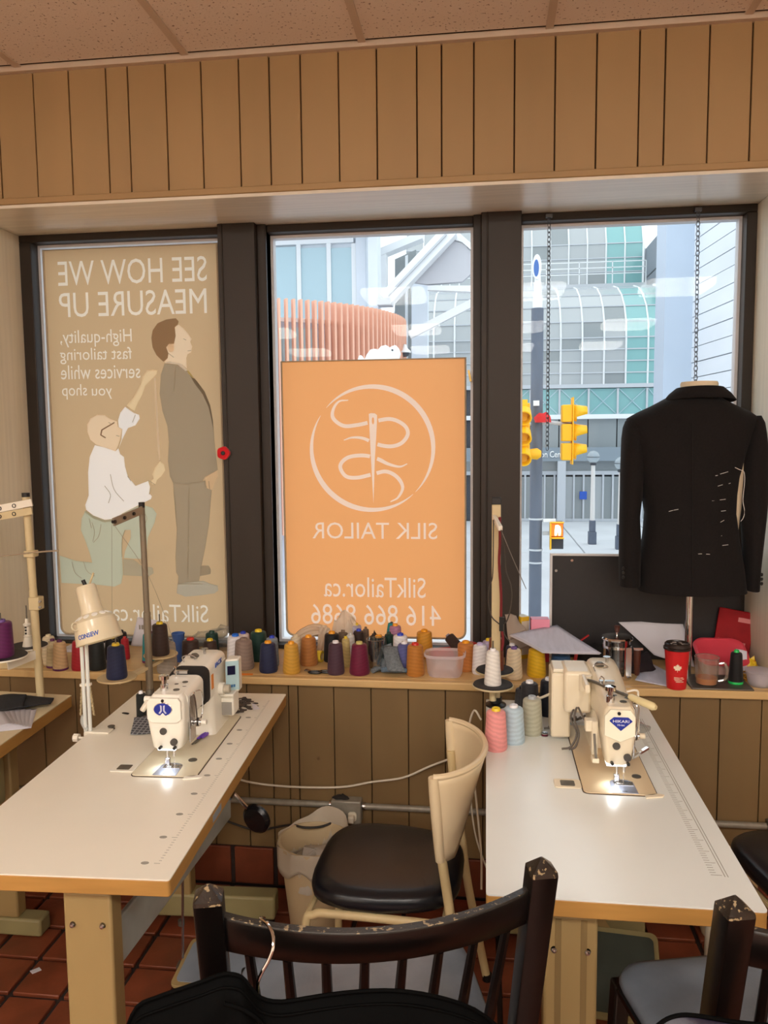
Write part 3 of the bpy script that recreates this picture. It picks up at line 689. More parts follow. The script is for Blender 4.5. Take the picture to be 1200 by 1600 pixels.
M_dark = mat('dark metal', (64,68,76), .6)
M_teal = mat('teal glass', (132,182,182), .12, spec=.8)
M_smoke = mat('smoke glass', (176,180,182), .15, spec=.7)
M_smoke2 = mat('dark smoke glass', (146,152,154), .15, spec=.7)
M_skygl = mat('sky glass', (176,204,214), .08, spec=.9)

# --- round building with terracotta fins
rb = thing('round_building', 'round building wrapped in vertical terracotta fins seen above the orange banner', 'building', (-9.2,31,GZ))
cx, cy, R = -9.2, 31.0, 6.0
M_terra = mat('terracotta fin', (240,184,158), .6)
zt = 6.05
MB().lathe([(R-.45,GZ),(R-.45,zt-.6)], 64, (cx,cy,0)).build('wall', mat('lilac grey wall', (196,196,208), .6), rb, world=True)
fin = None; nf = 156
for k in range(nf):
    a = 2*pi*k/nf
    if sin(a) > .32: continue
    if fin is None: fin = o = MB().box(-.13,.13,-.036,.036,-1.6,zt).build('fin', M_terra, rb)
    else: o = fin.copy(); COL.objects.link(o); o.parent = rb
    o.location = (cx+R*cos(a)-rb.location.x, cy+R*sin(a)-rb.location.y, -rb.location.z); o.rotation_euler = (0,0,a)
for z in (5.35, 2.75, .2):
    MB().lathe([(R-.2,z),(R-.13,z),(R-.13,z+.13),(R-.2,z+.13)], 72, (cx,cy,0), cap=False).build('ring_rail', M_wm, rb, world=True)
for a in (-118,-104,-90,-76,-62):
    q = radians(a); MB().box(-.01,.05,-1.1,1.1,3.2,5.2, Matrix.Translation((cx+(R-.45)*cos(q), cy+(R-.45)*sin(q), 0)) @ Matrix.Rotation(q,4,'Z')).build('window', M_skygl, rb, world=True)

# --- white upper storey with three tall panes, columns and canopy
ub = thing('white_upper_storey', 'white upper storey with three tall panes above the terracotta fins', 'building', (-9,34,GZ))
D = 33.0
def Q(px, py, Y=D): return P(px, py, Y)
a, b_ = Q(395,382), Q(552,392)
MB().box(-14,b_.x+.3,D+.1,D+3,5.6,12.2).build('wall', M_conc, ub, world=True)
for x0, x1 in ((400,464),(470,511),(517,551)):
    p, q = Q(x0,388), Q(x1,470); MB().box(p.x,q.x,D-.02,D+.1,5.65,p.z).build('pane', M_skygl, ub, world=True)
for x in (467,514,553):
    p = Q(x,385); MB().box(p.x-.09,p.x+.09,D-.12,D+.1,5.65,p.z+.1).build('mullion', M_wm, ub, world=True)
p, q = Q(395,386), Q(553,378); MB().box(p.x-2,q.x,D-.15,D+.1,p.z,p.z+.25).build('lintel', M_wm, ub, world=True)
p, q = Q(390,366,31), Q(575,366,31); MB().box(p.x-6,q.x+.3,29.5,D+3,p.z+.9,p.z+1.6).build('roof_soffit', M_wm, ub, world=True)
for x0, x1, y in ((556,571,32.7),(575,590,31.9)):
    p, q = Q(x0,400,y), Q(x1,400,y); MB().box(p.x,q.x,y,y+1.0,6.2,11.2).build('column', M_conc, ub, world=True)

en = thing('canopy_entrance', 'white steel entrance canopy with a big slanting beam beside the round building', 'canopy', (-3,34,GZ))
Y = 35.0
def slab(pts, Y0, Y1, nm, m): return MB().xz([(P(x,y,Y0).x, P(x,y,Y0).z) for x,y in pts], Y0, Y1).build(nm, m, en, world=True)
slab([(592,388),(603,384),(603,475),(592,475)], Y, Y+.8, 'portal_post', M_wm)
slab([(592,388),(660,360),(660,372),(592,400)], Y-.06, Y+.72, 'portal_beam', M_wm)
slab([(617,405),(650,390),(650,700),(617,700)], Y+1.5, Y+1.7, 'glass_wall', M_smoke2)
slab([(633,400),(637,398),(637,700),(633,700)], Y+1.3, Y+1.5, 'mullion', M_wm)
slab([(643,430),(668,426),(668,700),(643,700)], Y+.4, Y+1.2, 'column', M_conc)
slab([(640,440),(662,392),(700,372),(728,384),(740,402),(740,424),(722,440),(668,444)], Y-2.5, Y-2.2, 'canopy_underside', mat('canopy underside', (200,200,206), .7))
slab([(696,370),(716,362),(742,385),(742,396),(722,378)], Y-2.6, Y-2.3, 'canopy_rim', M_wm)
slab([(668,446),(740,446),(740,456),(668,453)], Y-2.5, Y-2.2, 'lower_rim', M_wm)
p, q = P(706,360,Y-3), P(603,470,Y-3)
MB().bar(p, q, .55, .75, (0,1,0)).build('slanting_beam', M_wm, en, world=True)
p, q = P(697,366,Y-3.45), P(606,462,Y-3.45)
MB().bar(p, q, .07, .12, (0,1,0)).build('beam_flange', M_gm, en, world=True)
p, q = P(745,470,Y-2), P(640,524,Y-2); MB().bar(p, q, .30, .34, (0,1,0)).build('tie_beam', M_wm, en, world=True)
p, q = P(591,472,Y-3), P(613,472,Y-3); MB().box(p.x,q.x,Y-3.4,Y-2.6,p.z-.16,p.z+.1).build('beam_shoe', M_gm, en, world=True)

# --- white animal-shaped sign board and a dome camera beside it
cw = thing('animal_sign', 'white cut-out animal shaped sign lying along the top of the orange banner outside', 'sign', (-3.5,22,3))
ap = [(559,562),(561,556),(564,555),(567,560),(570,561),(573,554),(579,546),(585,545),(591,546),(595,541),(603,539),(609,543),(612,541),(615,540),(617,539),(620,541),(623,545),(625,552),(623,558),(624,566),(600,590),(559,590)]
MB().xz([(P(x,y,22).x,P(x,y,22).z) for x,y in ap], 22, 22.25).build('board', mat('white sign', (250,250,250), .5, emit=.0), cw, world=True)
MB().bar(P(598,575,22.3),P(598,575,25.6),.08,.08).build('bracket', M_dark, cw, world=True)
MB().xz([(P(613+1.6*cos(t),547+1.4*sin(t),21.98).x, P(613+1.6*cos(t),547+1.4*sin(t),21.98).z) for t in [2*pi*k/10 for k in range(10)]], 21.97, 22.0).build('eye', M_dark, cw, world=True)
dc = thing('dome_camera', 'small white dome security camera just right of the terracotta fins', 'camera', (-3.1,30.4,4.5))
c = P(633,550,30.4)
MB().lathe([(.02,.28),(.06,.27),(.09,.14),(.22,.02),(.22,-.03)], 16, (c.x,c.y,c.z)).build('housing', M_wm, dc, world=True)
MB().lathe([(.17,-.03),(.14,-.13),(.06,-.18),(.0,-.185)], 16, (c.x,c.y,c.z)).build('dome', M_dark, dc, world=True)
MB().bar((-3.4,31.1,c.z+.26),(c.x,c.y,c.z+.26),.05,.05).build('arm', M_wm, dc, world=True)

# --- glass vault of the shopping arcade
gv = thing('glass_arcade', 'vaulted glass arcade with white grid above its entrance doors across the street', 'building', (3,45,GZ))
VX0, VX1 = -5.2, 9.75
def profile(t, z0, D0, zs, depth, zt):      # t 0..1 up the glass: straight, then a quarter ellipse leaning back
    if t < .42: return D0, z0+(zs-z0)*t/.42
    a = (t-.42)/.58*pi/2; return D0+depth*(1-cos(a)), zs+(zt-zs)*sin(a)
cols = 13; step = (VX1-VX0)/cols
def vault(z0, D0, zs, depth, ztop, rows, pane):
    pt = [profile(i/rows, z0, D0, zs, depth, ztop) for i in range(rows+1)]
    for r in range(rows):
        (ya, za), (yb, zb) = pt[r], pt[r+1]
        base = {}
        for c_ in range(cols):
            m = M_teal if c_ >= cols-2 else (M_smoke2 if (c_*7+r*3) % 5 == 0 and c_ > 6 else M_smoke)
            if m.name in base: o = base[m.name].copy(); COL.objects.link(o); o.parent = gv
            else:
                h = step/2-.02
                o = MB().add([(-h,ya,za),(h,ya,za),(h,yb,zb),(-h,yb,zb),(-h,ya+.05,za),(h,ya+.05,za),(h,yb+.05,zb),(-h,yb+.05,zb)],[(0,1,2,3),(7,6,5,4),(0,4,5,1),(1,5,6,2),(2,6,7,3),(3,7,4,0)]).build('pane', m, gv, smooth=False)
                base[m.name] = o
            o.location = (VX0+(c_+.5)*step-gv.location.x, -gv.location.y, -gv.location.z)
    for c_ in range(cols+1):
        x = VX0+c_*step; w = .05 if c_ < cols else .1
        MB().tube([(x,y-.04,z) for y,z in pt], w, 4).build('rib', M_wm, gv, world=True)
    for (y,z) in pt:
        MB().bar((VX0,y-.03,z),(VX1,y-.03,z),.06,.06).build('glazing_bar', M_gm, gv, world=True)
vault(4.28, 45, 6.9, 6.5, 10.4, 10, 0)
vault(10.9, 53, 13.4, 8.0, 17.4, 7, 0)
MB().box(VX0,VX1-.3,50.5,54,10.35,10.6).build('walkway', M_gm, gv, world=True)
for k in range(8):
    x = VX0+1+k*1.95; MB().bar((x,50.6,10.6),(x,50.6,11.9),.05,.05).build('rail_post', M_wm, gv, world=True)
for z in (11.2,11.55,11.9): MB().bar((VX0,50.6,z),(VX1-.3,50.6,z),.05,.05).build('handrail', M_wm, gv, world=True)
# entrance block under the vault
MB().box(VX0-6,VX1,45.3,60,GZ,4.25).build('inner_block', M_dark, gv, world=True)
def zrow(y): return P(880,y,45).z
MB().box(VX0-6,VX1,44.85,45.2,zrow(607),zrow(602)).build('sill_band', M_gm, gv, world=True)
for k in range(8):
    x0 = P(783+45.5*k,625,45).x; x1 = P(783+45.5*(k+1),625,45).x
    if x1 > VX1: x1 = VX1
    z0, z1 = zrow(648), zrow(608)
    MB().box(x0+.05,x1-.05,45.02,45.1,z0,z1).build('pane', M_teal, gv, world=True)
    MB().bar((x0+.05,44.98,z0),(x1-.05,44.98,z1),.04,.04).bar((x0+.05,44.98,z1),(x1-.05,44.98,z0),.04,.04).build('cross_brace', M_skygl, gv, world=True)
    MB().box(x0-.05,x0+.05,44.9,45.2,z0,z1).build('post', M_gm, gv, world=True)
    MB().box(x0+.03,x1-.03,45.05,45.2,zrow(699),zrow(655)).build('pane', M_smoke2, gv, world=True)
MB().box(VX0-6,VX1,44.8,45.2,zrow(655),zrow(648)).build('band', M_wm, gv, world=True)
fx = MB().box(VX0-6,VX1,44.5,45.1,zrow(720),zrow(699)).build('sign_fascia', mat('slate fascia', (138,150,160), .6), gv, world=True)
p, q = P(845,716,44.4), P(876,703,44.4)
lettering('on Cen', p.x, q.x, P(846,715,44.4).z, P(846,705,44.4).z, 44.47, mat('white sign letters', (250,250,250), .5), gv, depth=.06, bold=.01)
MB().box(VX0-6,VX1,45.0,45.2,zrow(742),zrow(736)).build('transom', M_gm, gv, world=True)
MB().box(VX0-6,VX1,45.1,45.2,zrow(736),zrow(720)).build('transom_glass', M_smoke2, gv, world=True)
for k in range(16):
    x0 = P(790+15.2*k,780,45).x; x1 = P(790+15.2*(k+1),780,45).x
    if x1 > VX1: break
    MB().box(x0+.06,x1-.06,45.08,45.14,GZ+.15,zrow(745)).build('door_pane', M_smoke2 if k % 3 else M_smoke, gv, world=True)
    MB().box(x0-.05,x0+.05,44.98,45.2,GZ,zrow(742)).build('door_stile', M_gm, gv, world=True)
    MB().box(x0+.05,x1-.05,45.0,45.16,GZ,GZ+.15).build('kick_rail', M_gm, gv, world=True)
p = P(877,780,44.6); MB().box(p.x-.22,p.x+.22,44.5,45.0,GZ,zrow(720)).build('column', M_gm, gv, world=True)
p = P(911,774,45); MB().box(p.x-.2,p.x+.2,44.93,44.98,p.z-.22,p.z+.22).build('blue_spot', mat('blue spot', (40,90,190), .4), gv, world=True, bevel=.03)  # stand-in block for the blue on a figure behind the door glass

# --- stone building on the right
sb = thing('stone_building', 'pale stone building with horizontal grooves at the right edge of the window', 'building', (7.6,29,GZ))
cxr, cyr = 7.45, 25.0
courses = 26; hz = .52
for k in range(courses):
    z0 = GZ+1.0+k*hz; up = z0 > 5.0
    y0 = 16.0 if up else cyr
    dx = rng.uniform(-.012,.012)
    MB().prism([(cxr+dx+.0*0,y0),(cxr+9,y0),(cxr+9,30),(cxr-.36+dx,29.4)] if not up else [(cxr+.72+dx,y0),(cxr+9,y0),(cxr+9,30),(cxr-.36+dx,29.4)], z0+.025, z0+hz-.005).build('stone_course', M_conc, sb, world=True)
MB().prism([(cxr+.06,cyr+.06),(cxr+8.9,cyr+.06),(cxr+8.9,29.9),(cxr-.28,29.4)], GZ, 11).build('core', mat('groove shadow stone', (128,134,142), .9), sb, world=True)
MB().box(6.15,cxr+1,29.4,31,GZ,14.5).build('return_wall', M_conc2, sb, world=True)
gb = thing('grey_building', 'dark grey clad wall rising beside the right end of the glass arcade', 'building', (10.3,53,GZ))
MB().box(9.86,10.8,45,62,GZ,13.1).build('cladding', M_concd, gb, world=True)
for f_ in (4.2,6.6,9.0,11.2): MB().box(9.84,9.87,45,62,f_,f_+.07).build('joint_strip', M_dark, gb, world=True)
for f_ in (48.5,53,58): MB().box(9.84,9.87,f_,f_+.07,GZ,13.1).build('joint_strip', M_dark, gb, world=True)

# --- street furniture
tp = thing('signal_pole', 'tall grey signal pole with two yellow traffic light heads and a white camera on top', 'traffic light', (.81,13,GZ))
YD = 13.0
def S(px, py, Y=YD): return P(px, py, Y)
c = S(838,700)
M_pole = mat('slate grey pole', (96,104,120), .5, var=.15, vs=(6,6,2))
MB().cyl((c.x,YD,GZ),(c.x,YD,S(838,482).z),.105,.095,n=24).build('shaft', M_pole, tp, world=True)
for row in (812,860,880):
    z = S(838,row).z; MB().lathe([(.108,z),(.112,z),(.112,z+.03),(.108,z+.03)], 24, (c.x,YD,0), cap=False).build('steel_band', M_gm, tp, world=True)
zt_ = S(838,482).z
MB().lathe([(.0,zt_),(.075,zt_),(.075,zt_+.14),(.06,zt_+.2),(.045,zt_+.5),(.03,zt_+.6),(0,zt_+.61)], 20, (c.x,YD,0)).build('sensor_housing', M_wm, tp, world=True)
sd_ = MB().xz([(c.x-.02+.07*cos(a), zt_+.62+.19*sin(a)) for a in [2*pi*k/24 for k in range(24)]], YD-.10, YD-.06).build('round_sensor', M_wm, tp, world=True)
MB().xz([(c.x-.03+.04*cos(a), zt_+.60+.13*sin(a)) for a in [2*pi*k/20 for k in range(20)]], YD-.105, YD-.10).build('blue_face', mat('blue sensor face', (70,110,180), .3), sd_)
arm_z = S(860,664).z
MB().tube([S(808,664), S(838,662,YD-.02), S(860,660), S(893,664)], .03, 8).build('bracket_arm', M_gm, tp, world=True)
M_yel = mat('signal yellow', (250,186,10), .45)
def head(px, py, face, nm_rows):
    z0 = S(px,py).z; x = S(px,py).x
    h = MB()
    for i in range(3):
        zc = z0-(i-1)*.30; h.box(x-.10,x+.06,YD-.14,YD+.14,zc-.135,zc+.135)
    hd = h.build('signal_head', M_yel, tp, world=True, bevel=.015)
    MB().box(x+.06,x+.075,YD-.17,YD+.17,z0-.5,z0+.55).build('back_plate', M_yel, hd)
    for i in range(3):
        zc = z0-(i-1)*.30
        rings = []
        for L_ in (0, 1):
            rings.append([(x+.07+L_*(.22 if sin(t) > -.3 else .06), YD+.12*cos(t), zc+.02+.12*sin(t)-L_*.03) for t in [2*pi*k/16 for k in range(16)]])
        MB().loft(rings, cap=False).build('visor', M_yel, hd, thick=.006)
        MB().cyl((x+.06,YD,zc+.02),(x+.08,YD,zc+.02),.10,n=16).build('lens', M_dark, hd)
head(887, 676, 1, 0)
# second head, seen from its side, left of the pole
z0 = S(818,676,12.6).z; x = S(817,676,12.6).x
h = MB()
for i in range(3): h.box(x-.13,x+.10,12.46,12.74,z0-(i-1)*.31-.14,z0-(i-1)*.31+.14)
hd = h.build('signal_head', M_yel, tp, world=True, bevel=.015)
MB().box(x-.2,x+.06,12.42,12.445,z0-.5,z0+.5).build('back_plate', M_yel, hd)
for i in range(3):
    zc = z0-(i-1)*.31; MB().lathe([(.0,0),(.115,0),(.12,.2),(.1,.2),(.1,.01)], 16, M=Matrix.Translation((x,12.46,zc)) @ Matrix.Rotation(pi/2+.5,4,'X')).build('visor', M_yel, hd)
MB().lathe([(.0,0),(.07,.0),(.09,.16),(.05,.22),(0,.22)], 14, M=Matrix.Translation((x+.06,12.6,z0-.33)) @ Matrix.Rotation(pi/2,4,'Y')).build('side_lamp', M_yel, hd)
q = S(848,655,12.85)
crumple(q.x,q.y,q.z-.05,.15,.06,.14,3,10).build('red_cover', mat('red bag', (214,40,44), .7), tp, world=True)
MB().bar(S(838,626,12.88), S(838,634,12.88), .09, .06).build('camera', M_wm, tp, world=True)

ps = thing('pedestrian_signal', 'small orange pedestrian signal with lit walking figure at foot of grey pole', 'signal', (S(869,835).x,YD,GZ))
for r0, r1, nm in ((815,838,'upper_box'),(839,857,'lower_box')):
    p, q = S(859,r1), S(880,r0); bx = MB().box(p.x,q.x,YD-.06,YD+.12,p.z,q.z).build(nm, mat('signal box', (52,50,54), .5), ps, world=True, bevel=.008)
    MB().box(p.x-.01,p.x+.012,YD-.16,YD-.06,p.z,q.z).box(p.x,q.x,YD-.16,YD-.06,q.z-.012,q.z+.006).build('hood', M_yel, bx)
p, q = S(861,837), S(879,818)
MB().box(p.x,q.x,YD-.075,YD-.06,p.z,q.z).build('lit_panel', mat('lit orange panel', (255,110,30), .5, emit=1.2, ecol=(1,.14,.01)), ps, world=True)
fig = [(867,820),(871,819),(875,822),(876,829),(875,836),(872,836),(871,829),(869,836),(866,836),(866,828)]
MB().xz([(S(x,y).x,S(x,y).z) for x,y in fig], YD-.082, YD-.076).build('lit_figure', mat('lit figure', (255,240,210), .5, emit=2.5, ecol=(1,.8,.55)), ps, world=True)
MB().bar((c.x+.112,13.0,S(838,833).z), S(860,833), .06, .06).build('bracket', M_gm, ps, world=True)
MB().bar((c.x+.112,12.98,S(846,813).z), S(868,813), .05, .05).build('bracket', M_wm, ps, world=True)

for bx_, by_, gy_, Y_, lab in ((925,850,720,35.75,'white globe lamp post further left before the arcade doors'),(968,858,730,34.2,'white globe lamp post half hidden by the jacket sleeve')):
    lp = thing('street_lamp', lab, 'street lamp', (P(bx_,by_,Y_).x,Y_,GZ))
    x = P(bx_,by_,Y_).x; zg = P(bx_,gy_-6,Y_).z
    MB().box(x-.17,x+.17,Y_-.17,Y_+.17,GZ,GZ+.55).box(x-.13,x+.13,Y_-.13,Y_+.13,GZ+.55,GZ+1.05).build('plinth', M_pole, lp, world=True, bevel=.02)
    MB().cyl((x,Y_,GZ+1.0),(x,Y_,zg-.32),.105,.085,n=16).build('shaft', mat('white lamp shaft', (226,222,218), .5), lp, world=True)
    MB().lathe([(.12,zg-.36),(.15,zg-.30),(.10,zg-.24)], 16, (x,Y_,0)).build('collar', M_dark, lp, world=True)
    prof = [(.27*sin(radians(t)), zg-.27*cos(radians(t))) for t in range(20,181,16)]
    gl = MB().lathe(prof, 20, (x,Y_,0)).build('globe', glass('globe glass', (.8,.85,.88), .12, body=.45, bcol=(215,222,226)), lp, world=True)
    MB().lathe([(.274,zg-.012),(.28,zg-.012),(.28,zg+.012),(.274,zg+.012)], 20, (x,Y_,0), cap=False).build('globe_band', M_dark, lp, world=True)
# ------------------------------------------------------------------ sewing tables
TZ = .76
def table(name, label, loc, rz, W, Ln, m_top, legs):
    """industrial sewing table; local x across, y away from the room, top at z = TZ"""
    t = thing(name, label, 'sewing table', loc, rz)
    MB().prism([(a+W/2, b+Ln/2) for a, b in rrect(W/2, Ln/2, .007, 3)], TZ-.003, TZ).build('tabletop', m_top, t)
    MB().prism([(a+W/2, b+Ln/2) for a, b in rrect(W/2, Ln/2, .007, 3)], TZ-.038, TZ-.003).build('edge_band', M_edge, t, bevel=.002)
    grooved = legs[0] == legs[1]
    MB().box(.07,W-.03,.03,Ln-.03,TZ-.052,TZ-.038).build('stiffener', mat('raw plywood', (164,128,96), .8, var=.15), t)
    for k, y in enumerate((.03, Ln-.17)):
        lx_ = legs[k]
        lg = MB().box(lx_,lx_+.105,y,y+.055,.055,TZ-.052).build('leg', M_postw, t, bevel=.006)
        if grooved: MB().box(lx_+.022,lx_+.034,y-.0015,y,.06,TZ-.06).box(lx_+.072,lx_+.084,y-.0015,y,.06,TZ-.06).build('leg_groove', mat('leg groove', (128,106,66), .6), lg)
        for bx in (.02,.085):
            MB().lathe([(.0,-.006),(.006,-.005),(.007,0)], 10, M=Matrix.Translation((lx_+bx,y,TZ-.125)) @ Matrix.Rotation(pi/2,4,'X')).lathe([(0,.004),(.004,.003),(.006,.0)], 8, M=Matrix.Translation((lx_+bx,y-.004,TZ-.125)) @ Matrix.Rotation(pi/2,4,'X')).build('bolt', M_steel, lg)
        ft = MB().box(.02,W-.02,y-.005,y+.065,.03,.11).build('foot_bar', M_olive, t, bevel=.008)
        for fx in (.05,W-.05): MB().cyl((fx,y+.03,0),(fx,y+.03,.032),.022,n=12).build('rubber_foot', M_black, ft)
    return t
LT0 = Vector((-.639,1.485,0)); LA = radians(2.58)
# local origin at the near left corner
LW, LL = .533, 1.18
lo = LT0 + Matrix.Rotation(LA,3,'Z') @ Vector((-LW,0,0))
lt = table('sewing_table', 'white laminate sewing table on the left with the fork-shaped blue badge machine', lo, LA, LW, LL, M_lam, (.288,.12))
RW, RL = .527, 1.17
ro = Vector((0.002,1.505,0))
rt = table('sewing_table', 'pale laminate sewing table on the right with the diamond badge machine', ro, 0, RW, RL, M_lam2, (.115,.115))
# slanting treadle stretcher and pedals
def treadle(t, W, Ln, px0, plate_m, rim_m, tilt, nm):
    MB().bar((px0-.10,.09,.55),(px0-.02,Ln-.16,.12),.10,.018,(1,0,0)).build('stretcher', mat('grey stretcher', (176,182,176), .5, var=.15), t)
mb = MB().bar((.355,.10,.53),(.375,.98,.46),.014,.11,(0,0,1)); mb.build('side_rail', mat('grey rail', (178,184,178), .5, var=.2), lt, bevel=.004)
def pedal(t, c, w, d, pm, rm, tilt, rz):
    M = Matrix.Translation(c) @ Matrix.Rotation(rz,4,'Z') @ Matrix.Rotation(tilt,4,'X')
    def tr(mb): mb.v = [tuple(M @ Vector(p)) for p in mb.v]; return mb
    pl = tr(MB().prism(rrect(w/2, d/2, .02), -.006, .004)).build('treadle_frame', rm, t, bevel=.002)
    tr(MB().prism(rrect(w/2-.013, d/2-.016, .015), .004, .007)).build('treadle_plate', pm, pl)
    tr(MB().box(-w/2-.012,w/2+.012,-.012,.012,-.03,-.006)).build('treadle_axle', M_dsteel, pl)
inv = full(lt).inverted()
pedal(lt, inv @ Vector((-.785,2.16,.095)), .235, .19, mat('blue grey rubber', (128,138,150), .6, var=.2), M_postw, .12, -.05)
q0, q1 = inv @ P(291,1366,2.10), inv @ Vector((-.885,2.13,.13))
MB().cyl((q0.x,q0.y,.70), q1, .004, n=8).build('treadle_rod', M_steel, lt)
MB().lathe([(.0,-.012),(.01,-.008),(.01,.008),(0,.012)], 10, o=(q1.x,q1.y,.24)).build('rod_joint', M_dsteel, lt)
# motor under the left table, knee lifter
kq = inv @ P(401,1279,2.17)
MB().tube([(LW-.09,.66,.70),(LW-.06,.66,.62),inv @ P(366,1240,2.17),inv @ P(392,1268,2.172)], .006, 8).build('knee_rod', M_chrome, lt)
kp = MB().lathe([(.0,-.014),(.036,-.013),(.0445,-.004),(.0445,.004),(.036,.012),(0,.013)], 28, M=Matrix.Translation(kq) @ Matrix.Rotation(-.35,4,'Z') @ Matrix.Rotation(pi/2+.12,4,'X')).build('knee_pad', mat('black knee pad', (16,16,18), .25), lt)
MB().box(.10,.26,.50,.78,.50,.70).build('motor_box', M_blackm, lt, bevel=.012)
# printed rulers
rl = MB()
for k in range(96):
    y = .06+k*.011; L_ = .013 if k % 10 == 0 else .006
    rl.box(LW-.042-L_,LW-.042,y-.0006,y+.0006,TZ,TZ+.0004)
tag(rl.build('ruler_marks', M_print, lt, smooth=False), kind='stuff')
for k in range(10):
    MB().prism([(LW-.075+.009*cos(a), .06+k*.11+.006*sin(a)) for a in [2*pi*i/10 for i in range(10)]], TZ, TZ+.0005).build('ruler_number', M_print, lt, smooth=False)
MB().box(LW-.0006,LW+.0006,.30,.37,TZ-.03,TZ-.012).build('edge_sticker', mat('blue grey sticker', (150,160,170), .5), lt)
rl = MB()
for k in range(96):
    y = .12+k*.0095; L_ = .022 if k % 5 == 0 else .012
    rl.box(RW-.072,RW-.072+L_,y-.0006,y+.0006,TZ,TZ+.0004)
rl.box(RW-.046,RW-.0445,.115,1.03,TZ,TZ+.0004).box(RW-.040,RW-.0385,.115,1.03,TZ,TZ+.0004)
tag(rl.build('ruler_marks', M_print, rt, smooth=False), kind='stuff')
invr = full(rt).inverted()
pedal(rt, invr @ PZ(972,1522,.20), .20, .24, mat('dark green rubber', (62,70,62), .7, var=.25), M_olive, .55, -.1)
pa_, pb_ = invr @ P(935,1440,2.45), invr @ P(965,1490,2.35)
MB().bar(pa_, pb_,.035,.03,(1,0,0)).build('treadle_bracket', M_postw, rt)
pa_, pb_ = invr @ P(912,1436,2.45), invr @ P(940,1482,2.35)
MB().bar(pa_, pb_,.02,.03,(1,0,0)).build('treadle_bracket', M_postw, rt)
rp_ = invr @ P(1107,1500,1.95)
MB().cyl((rp_.x,rp_.y,.07),(rp_.x,rp_.y,TZ-.052),.011,n=12).build('rear_post', mat('pale post', (186,178,158), .5), rt)
MB().bar((.25,.09,.10),(.25,1.0,.10),.04,.05).build('stretcher', M_olive, rt)
MB().box(.06,.2,.55,.8,.48,.70).build('motor_box', M_blackm, rt, bevel=.012)

# third table, mostly outside the frame on the left
ft_ = thing('sewing_table', 'wood edged worktable at the left edge of the photo under paper sheets and black cloth', 'sewing table', (-2.0,1.5,0))
ftz = .75
poly = [(-2.02,1.45),(-1.415,1.45),(-1.415,1.9),(-1.462,2.60),(-2.02,2.64)]
ang = []
poly = [(-2.05,1.40),(-1.398,1.40),(-1.46,2.605),(-2.05,2.64)]
MB().prism(poly, ftz-.003, ftz).build('tabletop', mat('worn cream laminate', (216,200,164), .4, var=.08, vs=(5,5,5)), ft_, world=True)
MB().prism(poly, ftz-.042, ftz-.003).build('edge_band', M_edge, ft_, world=True, bevel=.002)
for y in (1.62,2.36):
    lg = MB().box(-1.66,-1.55,y,y+.05,.06,ftz-.042).build('leg', M_postw, ft_, world=True, bevel=.006)
    MB().box(-2.0,-1.47,y-.005,y+.06,.0,.06).build('foot_bar', M_olive, ft_, world=True, bevel=.008)
st = MB().box(-1.64,-1.53,2.26,2.30,.50,.705).build('stand_plate', M_olive, ft_, world=True, bevel=.004)
for x, z in ((-1.575,.60),(-1.545,.63)): MB().lathe([(0,-.010),(.009,-.008),(.011,0)], 10, M=Matrix.Translation((x,2.26,z)) @ Matrix.Rotation(pi/2,4,'X')).build('bolt', M_steel, st)

